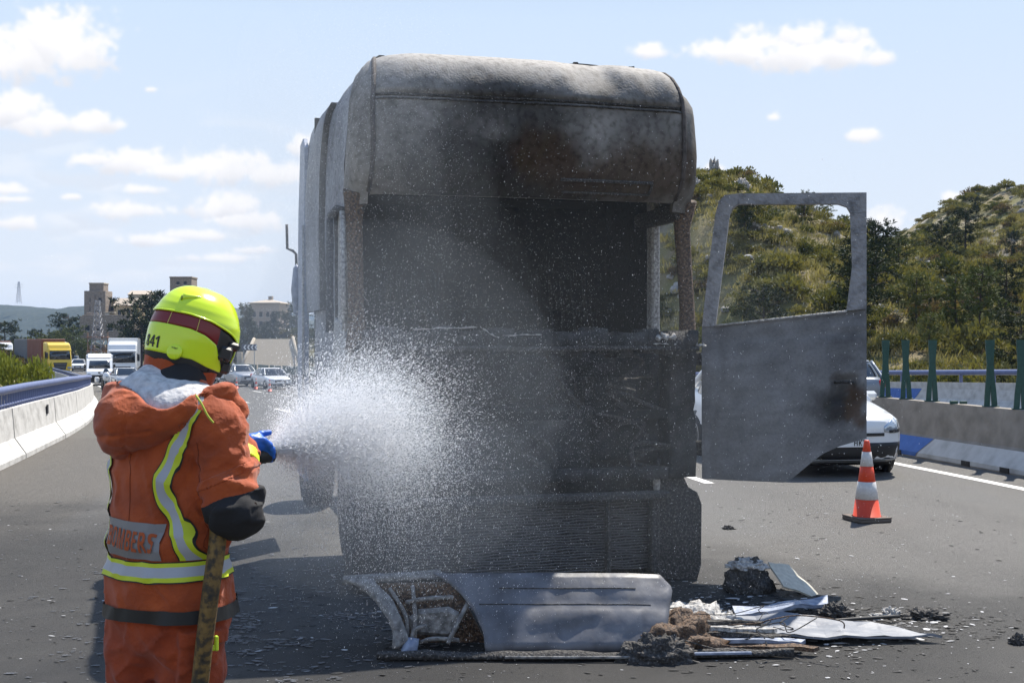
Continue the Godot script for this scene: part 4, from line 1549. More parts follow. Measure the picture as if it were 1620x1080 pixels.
func curve2(t: Array, n: int) -> Array:
	var pts := PackedVector3Array()
	for i in range(0, t.size(), 2): pts.append(V(t[i], t[i + 1], 0))
	var s := spline(pts, n)
	var r := []
	for p in s: r.append(Vector2(p.x, p.y))
	return r

const LANES := [[-0.0250, -0.0220, Color(0.01, 0.01, 0.01)], [-0.0220, -0.0115, Color(0.50, 0.58, 0.02)], [-0.0115, 0.0115, Color(0.36, 0.37, 0.40)], [0.0115, 0.0220, Color(0.50, 0.58, 0.02)], [0.0220, 0.0250, Color(0.01, 0.01, 0.01)]]

func firefighter() -> void:
	var orange := nmat([[0.0, 0.22, 0.036, 0.006], [0.4, 0.32, 0.054, 0.008], [0.75, 0.38, 0.068, 0.010], [1.0, 0.45, 0.095, 0.020]], 91, 0.012, 1.0, 0.85, wrinkle_tex(), 0.13, 5, 512)
	orange.rim_enabled = true
	orange.rim = 0.3
	var orange2 := orange.duplicate()
	orange2.albedo_color = Color(0.93, 0.86, 0.84)
	var black_cloth := bmat(lin(0.014, 0.014, 0.016), 0.9, M.fine_bump, 5.0, 0.5)
	var lining := nmat([[0.0, 0.30, 0.29, 0.29], [0.45, 0.48, 0.475, 0.48], [1.0, 0.62, 0.61, 0.61]], 93, 0.03, 2.0, 0.9, M.cloth_bump, 0.5)
	var tape := StandardMaterial3D.new()
	tape.vertex_color_use_as_albedo = true
	tape.roughness = 0.55
	tape.normal_enabled = true
	tape.normal_texture = M.fine_bump
	tape.normal_scale = 0.25
	tape.uv1_triplanar = true
	tape.uv1_scale = Vector3.ONE * 6.0
	var skin_m := mat(lin(0.42, 0.24, 0.16), 0.6)
	var at := Vector3(-1.196, 0.0, -4.13)
	var t := thing("person", "firefighter in orange suit and yellow helmet, back turned, spraying the truck", "person", at)
	put("body", net_mesh(nets(body_sdf, V(-0.36, 0.0, -0.46), V(0.40, 1.92, 0.28), 0.016)), skin_m, t)
	put("trousers", net_mesh(nets(trousers_sdf, V(-0.28, 0.04, -0.24), V(0.32, 0.93, 0.26), 0.010)), orange2, t)
	var jk := put("jacket", net_mesh(nets(jacket_sdf, V(-0.34, 0.80, -0.46), V(0.42, 1.66, 0.30), 0.0085)), orange, t)
	# black elbow reinforcement
	var elbow := func(p: Vector3) -> float:
		return maxf(arm_sdf(p) - 0.005, maxf((p.y - 1.245 - 0.35 * (p.x - 0.28) - 0.012 * fold2.get_noise_3d(p.x * 0.6, p.y * 0.6, p.z * 0.6)) * 0.9, -(p.z - 0.03)))
	put("elbow_patch", net_mesh(nets(elbow, V(0.16, 1.08, 0.0), V(0.40, 1.30, 0.27), 0.007)), black_cloth, jk)
	# stitched fold across the sleeve
	var sleeve_seam := func(p: Vector3) -> float:
		return maxf(arm_sdf(p) - 0.0045, absf(p.y - 1.315 - 0.42 * (p.x - 0.27)) - 0.016)
	put("sleeve_band", net_mesh(nets(sleeve_seam, V(0.12, 1.24, -0.02), V(0.40, 1.42, 0.24), 0.006)), orange, jk)
	var cuff := func(p: Vector3) -> float:
		var h := (p - ELB).dot((WRI - ELB).normalized())
		return maxf(cap(p, ELB, WRI, 0.080, 0.052) - 0.006, absf(h - 0.232) - 0.026)
	put("cuff_band", net_mesh(nets(cuff, V(0.2, 1.26, -0.14), V(0.40, 1.48, 0.10), 0.006)), mat(lin(0.62, 0.78, 0.02), 0.6), jk)
	var cuff2 := func(p: Vector3) -> float:
		var h := (p - ELB).dot((WRI - ELB).normalized())
		return maxf(cap(p, ELB, WRI, 0.076, 0.042), absf(h - 0.272) - 0.03)
	put("cuff", net_mesh(nets(cuff2, V(0.2, 1.26, -0.18), V(0.40, 1.48, 0.10), 0.007)), orange, jk)
	# hood: lining inside, orange outside
	var hd := put("hood", net_mesh(nets(hood_sdf, V(-0.26, 1.30, -0.12), V(0.36, 1.66, 0.30), 0.0075)), orange, t)
	put("hood_lining", net_mesh(nets(lining_sdf, V(-0.22, 1.38, -0.20), V(0.30, 1.74, 0.24), 0.008)), lining, hd)
	# light-green drawcord on the right shoulder
	var cord := MB.new()
	cord.tube(spline(p3([0.165, 1.575, 0.218, 0.185, 1.55, 0.228, 0.205, 1.51, 0.226, 0.222, 1.485, 0.216]), 4), 0.0035, 6)
	obj("drawcord", cord, mat(lin(0.45, 0.5, 0.06), 0.7), hd)
	# reflective stripes
	var st := ribbon(curve2([0.215, 1.53, 0.190, 1.47, 0.160, 1.39, 0.136, 1.30, 0.134, 1.245, 0.156, 1.185, 0.182, 1.115, 0.192, 1.06, 0.192, 1.03], 7), false, LANES, 0.0065)
	obj("reflective_stripe", st, tape, jk)
	st = ribbon(curve2([-0.19, 1.45, -0.172, 1.39, -0.150, 1.30, -0.143, 1.245, -0.152, 1.185, -0.165, 1.115, -0.170, 1.06, -0.170, 1.03], 7), false, LANES, 0.0065)
	obj("reflective_stripe", st, tape, jk)
	var belt := []
	for k in 73: belt.append(Vector2(-PI + TAU * k / 72.0, 0.992))
	var wide := []
	for l in LANES: wide.append([l[0] * 1.4, l[1] * 1.4, l[2]])
	obj("belt_stripe", ribbon(belt, true, wide, 0.007), tape, jk)
	var hem := []
	for k in 73: hem.append(Vector2(-PI + TAU * k / 72.0, 0.846))
	obj("hem_trim", ribbon(hem, true, [[-0.021, 0.021, Color(0.012, 0.012, 0.014)]], 0.008), tape, jk)
	# seams
	var dark_thread := mat(lin(0.13, 0.022, 0.005), 0.9)
	for path in [[-0.02, 1.40, 0.0, 1.30, 0.005, 1.2, 0.005, 1.03], [0.225, 1.42, 0.224, 1.36, 0.222, 1.28, 0.222, 1.15, 0.220, 1.03]]:
		var sp := PackedVector3Array()
		for c in curve2(path, 7): sp.append(back_pt(c.x, c.y, 0.0004))
		var sb := MB.new()
		sb.tube(sp, 0.0010, 5)
		obj("seam", sb, dark_thread, jk)
	# the patch with its lettering
	var pa := []
	for k in 11: pa.append(Vector2(lerpf(-0.122, 0.130, k / 10.0), 1.101 - 0.010 * k / 10.0))
	obj("back_patch", ribbon(pa, false, [[-0.060, -0.03, Color(0.205, 0.20, 0.205)], [-0.03, 0.0, Color(0.205, 0.20, 0.205)], [0.0, 0.03, Color(0.205, 0.20, 0.205)], [0.03, 0.060, Color(0.205, 0.20, 0.205)]], 0.005), tape, jk)
	var tx := MB.new()
	var L := letters("BOMBERS", 0.064, true, 0.012)
	var lw := 0.0
	for p in L: lw = maxf(lw, absf(p.x))
	for i in range(0, L.size(), 3):
		var q := []
		for k in 3: q.append(back_pt(0.005 + L[i + k].x * 0.104 / lw, 1.096 - 0.04 * L[i + k].x + L[i + k].y, 0.009))
		tx.tri(q[0], q[1], q[2])
	obj("patch_lettering", tx, mat(lin(0.36, 0.075, 0.018), 0.8), jk)
	# yellow tag on the thigh pocket
	var tg := MB.new(false)
	tg.box(V(0.20, 0.742, 0.185), V(0.05, 0.018, 0.012), 0.003, Basis(Vector3.UP, 0.5))
	tg.box(V(0.222, 0.757, 0.176), V(0.012, 0.05, 0.014), 0.003, Basis(Vector3.UP, 0.5))
	obj("pocket_tag", tg, mat(lin(0.5, 0.66, 0.03), 0.7), t)
	# neck: dark scarf and the helmet's orange curtain
	var neck := func(p: Vector3) -> float:
		return cap(p, V(0.045, 1.57, 0.01), V(0.065, 1.66, -0.05), 0.092, 0.078) - 0.006 * fold2.get_noise_3d(p.x, p.y * 1.5, p.z)
	put("scarf", net_mesh(nets(neck, V(-0.10, 1.46, -0.20), V(0.20, 1.82, 0.15), 0.009)), black_cloth, t)
	helmet(t, orange)
	glove(t, V(-0.020, 0.004, 0), 1.0)
	glove(t, unbody(V(-0.13, 1.14, 0.38)) - V(0.30, 1.385, -0.075), -1.0)
	for s: float in [-1.0, 1.0]:
		var bo := MB.new()
		var c := V(0.09, 0, 0.07) if s > 0 else V(-0.10, 0, 0.0)
		var rings := []
		for r in [[0.0, 0.055, 0.14, 0.05], [0.03, 0.06, 0.15, 0.05], [0.08, 0.055, 0.13, 0.04], [0.13, 0.05, 0.06, 0.0], [0.2, 0.055, 0.055, 0.0]]:
			var ring := PackedVector3Array()
			for k in 16:
				var g := TAU * k / 16.0
				ring.append(c + unbody(V(sin(g) * r[1], r[0], cos(g) * r[2] + r[3])) - unbody(Vector3()))
			rings.append(ring)
		bo.loft(rings)
		obj("boot", bo, black_cloth, t)
	# hose and nozzle
	var h := thing("fire_hose", "scuffed yellow-brown fire hose hanging from under the firefighter's right elbow", "hose", at)
	var hp := spline(p3([0.222, 1.337, -0.03, 0.20, 1.29, 0.03, 0.21, 1.20, 0.10, 0.226, 1.10, 0.175, 0.215, 0.95, 0.215, 0.196, 0.78, 0.225, 0.178, 0.62, 0.225, 0.15, 0.34, 0.27, 0.08, 0.12, 0.40, -0.12, 0.035, 0.62, -0.6, 0.032, 0.95, -1.4, 0.032, 1.1, -2.6, 0.032, 0.9]), 7)
	var hb := MB.new()
	hb.tube(hp, 0.0285, 14)
	obj("hose_pipe", hb, nmat([[0.0, 0.012, 0.010, 0.008], [0.36, 0.05, 0.032, 0.012], [0.5, 0.13, 0.075, 0.018], [0.75, 0.19, 0.11, 0.025], [1.0, 0.24, 0.15, 0.05]], 95, 0.02, 2.2, 0.7, M.fine_bump, 0.35, 5), h)
	var nz := thing("hose_nozzle", "black spray nozzle under the firefighter's blue glove", "nozzle", at)
	var ax := (V(0.334, 1.354, -0.135) - V(0.222, 1.337, -0.03)).normalized()
	var tr := Transform3D(Basis(ax.cross(Vector3.UP).normalized(), ax, ax.cross(Vector3.UP).normalized().cross(ax)), V(0.222, 1.337, -0.03))
	var nb := MB.new()
	nb.lathe([Vector2(0.0, -0.01), Vector2(0.027, -0.01), Vector2(0.027, 0.04), Vector2(0.021, 0.05), Vector2(0.021, 0.085), Vector2(0.030, 0.095)], 20, tr)
	obj("nozzle_body", nb, mat(lin(0.02, 0.02, 0.022), 0.35), nz)
	nb = MB.new()
	var prof := []
	for k in 9: prof.append(Vector2(0.034 if k % 2 == 0 else 0.031, 0.097 + k * 0.008))
	prof.append(Vector2(0.027, 0.168)); prof.append(Vector2(0.018, 0.160)); prof.append(Vector2(0.0, 0.155))
	nb.lathe(prof, 24, tr)
	obj("nozzle_head", nb, bmat(lin(0.016, 0.016, 0.017), 0.5, M.fine_bump, 8.0, 0.4), nz)

func glove(t: Node3D, off: Vector3, s: float) -> void:
	var blue := bmat(lin(0.012, 0.12, 0.55), 0.45, M.cloth_bump, 9.0, 0.5)
	var f := func(p: Vector3) -> float:
		var d := cap(p, V(0.286, 1.380, -0.062), V(0.316, 1.392, -0.092), 0.028, 0.031)
		d = smin(d, cap(p, V(0.300, 1.400, -0.07), V(0.322, 1.382, -0.09), 0.022, 0.024), 0.02)
		# thumb along the top
		d = smin(d, cap(p, V(0.300, 1.404, -0.085), V(0.330, 1.420, -0.105), 0.014, 0.0115), 0.010)
		d = smin(d, cap(p, V(0.330, 1.420, -0.105), V(0.357, 1.424, -0.118), 0.0115, 0.0095), 0.004)
		# four fingers, unequal, closing over the nozzle
		for k in 4:
			var y: float = 1.404 - 0.0145 * k
			var z: float = -0.070 - 0.012 * k
			var l: float = [0.94, 1.06, 1.0, 0.82][k]
			var a := V(0.318, y, z)
			var m := V(0.318 + 0.030 * l, y - 0.004 - 0.003 * k, z - 0.006)
			var e := V(0.318 + 0.050 * l, y - 0.020 - 0.002 * k, z - 0.014)
			var tip := V(0.318 + 0.052 * l, y - 0.036, z - 0.024)
			d = smin(d, cap(p, a, m, 0.0125, 0.0115), 0.008)
			d = smin(d, cap(p, m, e, 0.0112, 0.0102), 0.003)
			d = smin(d, cap(p, e, tip, 0.0102, 0.0092), 0.003)
		return d - 0.0012 * fold2.get_noise_3d(p.x * 6.0, p.y * 6.0, p.z * 6.0)
	var o := put("glove", net_mesh(nets(f, V(0.24, 1.31, -0.19), V(0.40, 1.45, -0.02), 0.0032)), blue, t, off)
	if s < 0: o.position = off

# ---------------------------------------------------------------- helmet
func helmet(t: Node3D, orange: Material) -> void:
	var lime := mat(lin(0.60, 0.80, 0.012), 0.22)
	lime.clearcoat_enabled = true
	lime.clearcoat = 0.6
	lime.clearcoat_roughness = 0.12
	var dark := mat(lin(0.012, 0.012, 0.013), 0.4)
	var matt := mat(lin(0.022, 0.021, 0.02), 0.75)
	var red := mat(lin(0.17, 0.008, 0.012), 0.28)
	var o := Node3D.new()
	o.name = "helmet"
	t.add_child(o, true)
	var yaw := 1.13
	var f := V(sin(yaw), 0, -cos(yaw))
	var r := V(cos(yaw), 0, sin(yaw))
	f = f.rotated(r, -0.28)
	# forward along -z of the helmet's own axes
	o.transform = Transform3D(Basis(r, r.cross(f), -f), V(0.080, 1.788, -0.09))
	var prof := [-0.15, 0.84, -0.135, 0.89, -0.12, 0.925, -0.08, 0.975, -0.04, 1.0, 0.0, 1.0, 0.04, 0.955, 0.07, 0.865, 0.09, 0.765, 0.105, 0.655, 0.118, 0.52, 0.127, 0.37, 0.132, 0.22, 0.1345, 0.0]
	var pt := func(az: float, u: float, off: float) -> Vector3:
		var k := tab(prof, u)
		var F := 0.152 + off
		var R := 0.123 + off
		var up := off * clampf((u - 0.06) / 0.06, 0.0, 1.0)
		var p := V(sin(az) * R * k, u + up, -cos(az) * F * k)
		# comb along the crown
		if off > 0.004 and u > 0.05:
			p.y += 0.012 * exp(-pow(p.x / 0.035, 2.0)) * smoothstep(0.05, 0.11, u)
		return p
	var patch := func(a0: float, a1: float, na: int, lo: Callable, hi: Callable, nu: int, off: float, th: float) -> MB:
		var b := MB.new()
		var rows := []; var back := []
		for i in na + 1:
			var az := lerpf(a0, a1, float(i) / na)
			var l: float = lo.call(az); var h: float = hi.call(az)
			var q := PackedVector3Array(); var w := PackedVector3Array()
			for k in nu + 1:
				var u := lerpf(l, h, float(k) / nu)
				q.append(pt.call(az, u, off)); w.append(pt.call(az, u, off - th))
			rows.append(q); back.append(w)
		b.thick(rows, back)
		return b
	var band_top := func(az: float) -> float: return tab([0.0, -0.004, 0.35, 0.004, 0.7, 0.018, 1.05, 0.028, 1.4, 0.040, 1.9, 0.045, 2.4, 0.041, PI, 0.034], absf(az))
	var band_bot := func(az: float) -> float: return tab([0.0, -0.06, 1.0, -0.046, 1.2, -0.030, 1.45, -0.014, 1.8, -0.005, 2.3, -0.007, PI, -0.012], absf(az))
	# core, all black
	obj("inner_shell", patch.call(-PI, PI, 56, func(_a): return -0.136, func(_a): return 0.11, 14, -0.004, 0.004), matt, o)
	# lower shell: its front edge sweeps forward as it goes down
	for s: float in [-1.0, 1.0]:
		var b := MB.new()
		var rows := []; var back := []
		for k in 15:
			var kk := k / 14.0
			var q := PackedVector3Array(); var w := PackedVector3Array()
			var fr := lerpf(0.062, 0.124, pow(kk, 0.85)) if kk < 0.92 else lerpf(0.119, 0.112, (kk - 0.92) / 0.08)
			var az0 := acos(clampf(fr / 0.152, -1.0, 0.98))
			for i in 33:
				var az := lerpf(az0, PI, i / 32.0)
				var top: float = band_bot.call(az)
				var bot: float = tab([0.5, -0.125, 1.2, -0.116, 1.6, -0.104, 1.75, -0.106, PI, -0.110], az)
				var u := lerpf(top, bot, kk)
				q.append(pt.call(s * az, u, 0.003)); w.append(pt.call(s * az, u, -0.003))
			rows.append(q); back.append(w)
		b.thick(rows, back)
		obj("lower_shell", b, lime, o)
	# reflective band in three lengths with thin pale joints
	for s: float in [-1.0, 1.0]:
		for seg in [[1.06, 1.66], [1.675, 2.36], [2.375, PI]]:
			obj("reflective_band", patch.call(s * seg[0], s * seg[1], 16, band_bot, band_top, 6, 0.0015, 0.004), red, o)
		for j in [1.6675, 2.3675]:
			obj("band_joint", patch.call(s * (j - 0.009), s * (j + 0.009), 1, band_bot, band_top, 6, 0.0019, 0.004), mat(lin(0.55, 0.45, 0.12), 0.5), o)
	# upper shell, overhanging, with the brim running down in front
	var brim := func(az: float) -> float: return tab([0.0, -0.020, 0.25, -0.016, 0.5, 0.0, 0.8, 0.018, 1.05, 0.027, 1.4, 0.039, 1.9, 0.044, 2.4, 0.040, PI, 0.033], absf(az))
	obj("upper_shell", patch.call(-PI, PI, 80, brim, func(_a): return 0.1345, 22, 0.0085, 0.006), lime, o)
	var roll := MB.new()
	var rp := PackedVector3Array()
	for k in 81:
		var az := -PI + TAU * k / 80.0
		rp.append(pt.call(az, brim.call(az), 0.007))
	roll.tube(rp, 0.0035, 7)
	obj("shell_edge", roll, lime, o)
	# vent scoop on each side of the comb
	for s: float in [-1.0, 1.0]:
		var b := MB.new()
		var c: Vector3 = pt.call(s * 2.25, 0.094, 0.010)
		var rings := []
		for k in 8:
			var kk := k / 7.0
			var ctr: Vector3 = pt.call(s * lerpf(2.35, 1.75, kk), lerpf(0.088, 0.108, kk), 0.004)
			var w := 0.017 * (1.0 - 0.75 * kk)
			var ring := PackedVector3Array()
			for j in 12:
				var g := TAU * j / 12.0
				ring.append(ctr + V(0, cos(g) * w, 0) + V(s * sin(g) * w * 0.75, sin(g) * w * 0.4, 0))
			rings.append(ring)
		b.loft(rings)
		obj("vent_scoop", b, lime, o)
		b = MB.new()
		var c2: Vector3 = pt.call(s * 2.37, 0.088, 0.005)
		b.lathe([Vector2(0.0, -0.003), Vector2(0.014, -0.003), Vector2(0.0145, 0.001), Vector2(0.0, 0.001)], 14, Transform3D(Basis(V(1, 0, 0), PI * 0.5), c2), 1.0, 0.85)
		obj("vent_opening", b, mat(lin(0.22, 0.28, 0.005), 0.6), o)
	# lower trim
	obj("lower_trim", patch.call(0.42, TAU - 0.42, 56, func(_a): return -0.137, func(a): return tab([0.4, -0.118, 1.5, -0.100, PI, -0.106, TAU - 1.5, -0.100, TAU - 0.4, -0.118], a), 3, 0.0015, 0.008), matt, o)
	# black side piece and visor
	for s: float in [-1.0, 1.0]:
		obj("visor_holder", patch.call(s * 0.42, s * 1.12, 12, func(_a): return -0.128, func(a): return tab([0.4, 0.0, 0.8, 0.017, 1.1, 0.028], absf(a)), 10, 0.002, 0.005), dark, o)
		var b := MB.new()
		b.box(pt.call(s * 0.86, -0.055, 0.010), V(0.022, 0.052, 0.050), 0.009)
		b.box(pt.call(s * 0.66, -0.022, 0.010), V(0.022, 0.03, 0.046), 0.008)
		b.box(pt.call(s * 0.62, -0.10, 0.006), V(0.02, 0.044, 0.04), 0.009)
		obj("visor_hinge", b, dark, o)
		b = MB.new()
		b.tube(PackedVector3Array([pt.call(s * 0.80, -0.03, 0.021), pt.call(s * 0.74, -0.055, 0.021), pt.call(s * 0.78, -0.082, 0.021), pt.call(s * 0.92, -0.078, 0.021)]), 0.0035, 6)
		obj("hinge_arm", b, matt, o)
	obj("visor", patch.call(-0.55, 0.55, 16, func(_a): return -0.105, func(_a): return -0.012, 8, 0.010, 0.003), mat(lin(0.02, 0.02, 0.02), 0.08), o)
	var ve := MB.new()
	for s: float in [-1.0, 1.0]:
		ve.tube(PackedVector3Array([pt.call(s * 0.56, -0.010, 0.014), pt.call(s * 0.555, -0.05, 0.015), pt.call(s * 0.56, -0.112, 0.014)]), 0.0026, 6)
	obj("visor_edge", ve, mat(lin(0.45, 0.62, 0.03), 0.3), o)
	# round boss with a small maker's word, and the number at the back
	var bo := MB.new()
	var cb: Vector3 = pt.call(2.02, -0.094, 0.002)
	var nrm := (cb * V(1, 0, 1)).normalized()
	var tb := Transform3D(Basis(nrm.cross(Vector3.UP).normalized(), nrm, nrm.cross(Vector3.UP).normalized().cross(nrm)), cb)
	bo.lathe([Vector2(0.0, 0.0075), Vector2(0.024, 0.0065), Vector2(0.0265, 0.005), Vector2(0.028, -0.006)], 32, tb)
	obj("side_boss", bo, lime, o)
	var ink := mat(lin(0.01, 0.01, 0.01), 0.5)
	sign_text("boss_word", "Dräger", 0.0072, ink, o, cb + nrm * 0.0081 + V(0, 0.012, 0), V(0, 1, 0).cross(nrm), V(0, 1, 0))
	var tx := MB.new()
	var L := letters("841", 0.040, true, 0.01)
	for i in range(0, L.size(), 3):
		var q := []
		for k in 3: q.append(pt.call(2.72 - L[i + k].x * 0.80 / 0.125, -0.075 + L[i + k].y, 0.0045))
		tx.tri(q[0], q[1], q[2])
	obj("number", tx, ink, o)
	# orange curtain round the nape
	var cu := MB.new()
	var rows := []; var back := []
	for i in 41:
		var az := lerpf(0.75, TAU - 0.75, i / 40.0)
		var q := PackedVector3Array(); var w := PackedVector3Array()
		for k in 7:
			var kk := k / 6.0
			var p: Vector3 = pt.call(az, -0.118, -0.008)
			var g := 1.06 - 0.10 * kk + 0.03 * sin(az * 9.0 + kk * 3.0) * kk
			p = V(p.x * g, p.y - 0.070 * kk + 0.004 * sin(az * 5.0), p.z * g)
			q.append(p); w.append(V(p.x * 0.96, p.y, p.z * 0.96))
		rows.append(q); back.append(w)
	cu.thick(rows, back)
	obj("neck_curtain", cu, orange, o)
	var kn := MB.new()
	kn.tube(spline(p3([0.04, -0.19, -0.075, 0.052, -0.17, -0.085, 0.05, -0.15, -0.08]), 4), 0.018, 10)
	obj("chin_fold", kn, orange, o)

# ---------------------------------------------------------------- cars and lorries in the queue
# stations of a car body from the front (z = 0) to the rear: z, half width, underside, top
const HATCH := [[0.0, 0.42, 0.30, 0.66], [0.03, 0.60, 0.24, 0.73], [0.10, 0.74, 0.20, 0.77], [0.25, 0.845, 0.18, 0.81], [0.5, 0.885, 0.18, 0.86], [0.85, 0.90, 0.18, 0.93], [1.15, 0.905, 0.18, 0.985], [2.2, 0.91, 0.18, 1.0], [3.3, 0.90, 0.20, 1.03], [3.9, 0.86, 0.25, 1.05], [4.12, 0.78, 0.30, 1.0], [4.2, 0.62, 0.36, 0.9]]
const SEDAN := [[0.0, 0.44, 0.30, 0.62], [0.04, 0.64, 0.24, 0.70], [0.12, 0.78, 0.20, 0.74], [0.3, 0.87, 0.18, 0.79], [0.7, 0.90, 0.18, 0.86], [1.2, 0.905, 0.18, 0.94], [2.3, 0.91, 0.18, 0.96], [3.5, 0.90, 0.20, 0.99], [4.2, 0.87, 0.26, 1.01], [4.5, 0.80, 0.32, 0.98], [4.6, 0.66, 0.38, 0.88]]
func car_ring(s: Array) -> PackedVector3Array:
	var r := PackedVector3Array()
	var w: float = s[1]; var b: float = s[2]; var t: float = s[3]; var h := t - b
	var half := [[0.78, 0.0], [0.94, 0.07], [0.985, 0.28], [1.0, 0.5], [0.985, 0.74], [0.95, 0.88], [0.86, 0.97], [0.6, 1.0], [0.3, 1.015]]
	for p in half: r.append(V(-w * p[0], b + h * p[1], -s[0]))
	r.append(V(0, b + h * 1.02, -s[0]))
	for i in half.size():
		var p: Array = half[half.size() - 1 - i]
		r.append(V(w * p[0], b + h * p[1], -s[0]))
	return r

func car_front(st: Array, x: float, y: float) -> float:
	var z := 0.0
	while z < 1.4:
		for i in st.size() - 1:
			if z <= st[i + 1][0]:
				var k: float = (z - st[i][0]) / (st[i + 1][0] - st[i][0])
				var w := lerpf(st[i][1], st[i + 1][1], k); var b := lerpf(st[i][2], st[i + 1][2], k); var t := lerpf(st[i][3], st[i + 1][3], k)
				var f := (y - b) / (t - b)
				if f >= 0.0 and f <= 1.0 and w * tab([0.0, 0.78, 0.07, 0.94, 0.28, 0.985, 0.5, 1.0, 0.74, 0.985, 0.88, 0.95, 0.97, 0.86, 1.0, 0.6], f) >= absf(x): return -z
				break
		z += 0.006
	return -z

# a patch on the nose of a car: columns of [x, y_low, y_high]
func nose_patch(st: Array, cols: Array, lift := 0.008, rows := 4) -> MB:
	var b := MB.new()
	var R := []; var Q := []
	for c in cols:
		var r := PackedVector3Array(); var q := PackedVector3Array()
		for k in rows + 1:
			var y := lerpf(c[1], c[2], float(k) / rows)
			var z := car_front(st, c[0], y)
			r.append(V(c[0] * (1.0 + lift * 0.5), y, z + lift)); q.append(V(c[0] * 0.98, y, z - 0.02))
		R.append(r); Q.append(q)
	b.thick(R, Q)
	return b

func band(x0: float, x1: float, n: int, lo: float, hi: float) -> Array:
	var r := []
	for k in n + 1: r.append([lerpf(x0, x1, float(k) / n), lo, hi])
	return r

func make_car(called: String, label: String, at: Vector3, turn: float, paint: Material, style: String, plate_text := "", grp := "") -> Node3D:
	var t := thing(called, label, "car", at, turn, grp)
	var st: Array = HATCH if style != "sedan" else SEDAN
	var lift := 0.16 if style == "suv" else 0.0
	var stations := []
	for s in st: stations.append([s[0], s[1] * (1.02 if style == "suv" else 1.0), s[2] + lift * 0.4, s[3] + lift])
	st = stations
	var L: float = st[-1][0]
	var b := MB.new()
	var rings := []
	for i in st.size() - 1:
		for k in 4:
			var q := []
			for j in 4: q.append(lerpf(st[i][j], st[i + 1][j], k / 4.0))
			rings.append(car_ring(q))
	rings.append(car_ring(st[-1]))
	b.loft(rings)
	obj("body", b, paint, t)
	# glasshouse
	var roof_y := (1.46 if style == "hatch" else 1.42) + lift * 1.3
	var zb0 := -1.0; var zb1 := -L + (0.12 if style != "sedan" else 0.75)
	var zr0 := -1.72; var zr1 := -L + (0.75 if style != "sedan" else 1.55)
	var belt := 0.93 + lift
	var gl := MB.new()
	var gr := []
	for lv in [0.0, 0.35, 0.7, 0.93, 1.0]:
		var w := lerpf(0.86, 0.64, pow(lv, 1.25)); var f := lerpf(zb0, zr0, lv); var r := lerpf(zb1, zr1, pow(lv, 1.3))
		if lv == 1.0: w -= 0.05; f -= 0.1; r += 0.08
		var y := lerpf(belt, roof_y, lv) + (-0.005 if lv == 1.0 else 0.0)
		var ring := PackedVector3Array()
		for k in 40:
			var a := TAU * k / 40.0
			var cx := signf(cos(a)) * pow(absf(cos(a)), 0.5); var cz := signf(sin(a)) * pow(absf(sin(a)), 0.42)
			ring.append(V(cx * w, y, (f + r) * 0.5 + cz * (f - r) * 0.5))
		gr.append(ring)
	gl.loft(gr, true, false, true)
	obj("windows", gl, M.glass_dark, t)
	var rf := MB.new()
	var top := []
	for lv in [0.955, 1.0, 1.03]:
		var k := minf(lv, 1.0)
		var w := lerpf(0.86, 0.64, pow(k, 1.25)) + 0.006; var f := lerpf(zb0, zr0, k) + 0.008; var r := lerpf(zb1, zr1, pow(k, 1.3)) - 0.008
		if lv > 1.0: w -= 0.10; f -= 0.2; r += 0.16
		var ring := PackedVector3Array()
		for j in 40:
			var a := TAU * j / 40.0
			var cx := signf(cos(a)) * pow(absf(cos(a)), 0.5); var cz := signf(sin(a)) * pow(absf(sin(a)), 0.42)
			ring.append(V(cx * w, lerpf(belt, roof_y, lv) + (0.01 if lv > 1.0 else 0.004), (f + r) * 0.5 + cz * (f - r) * 0.5))
		top.append(ring)
	rf.loft(top, true, false, true)
	obj("roof", rf, paint, t)
	for s: float in [-1.0, 1.0]:
		for p in [[zb0 - 0.02, zr0 - 0.05, 0.030], [-2.15, -2.25, 0.022], [zb1 + 0.02, zr1 + 0.02, 0.045]]:
			var pb := MB.new()
			var pts := PackedVector3Array()
			for k in 6:
				var lv := k / 5.0 * 0.96
				var w := lerpf(0.86, 0.64, pow(lv, 1.25))
				var inset := 0.93 if p[0] != -2.15 else 1.0
				pts.append(V(s * (w * inset + 0.004), lerpf(belt, roof_y, lv), lerpf(p[0], p[1], lv)))
			pb.tube(pts, p[2], 8)
			obj("window_pillar", pb, paint, t)
		# door mirror
		var mb := MB.new()
		mb.box(V(s * 1.0, belt + 0.06, -1.42), V(0.2, 0.13, 0.10), 0.04)
		obj("door_mirror", mb, paint, t)
		# lamps
		var cols := []
		var hl := [[0.50, 0.585, 0.655], [0.56, 0.575, 0.70], [0.64, 0.575, 0.735], [0.71, 0.58, 0.755], [0.78, 0.595, 0.765], [0.84, 0.64, 0.76], [0.865, 0.69, 0.75]] if style == "hatch" else [[0.50, 0.585, 0.635], [0.58, 0.58, 0.655], [0.68, 0.585, 0.675], [0.76, 0.60, 0.69], [0.83, 0.63, 0.70]]
		for c in hl: cols.append([c[0] * s, c[1] + lift, c[2] + lift])
		obj("headlight", nose_patch(st, cols, 0.01), M.lamp, t)
		if style == "hatch":
			var dk := []
			for c in [[0.58, 0.572, 0.605], [0.66, 0.570, 0.615], [0.74, 0.575, 0.622], [0.80, 0.590, 0.63]]: dk.append([c[0] * s, c[1], c[2]])
			obj("headlight_bezel", nose_patch(st, dk, 0.014), M.black, t)
		var tl := MB.new()
		tl.box(V(s * 0.74, 0.88 + lift, -L + 0.13), V(0.22, 0.20, 0.22), 0.05)
		obj("tail_light", tl, M.red_glass, t)
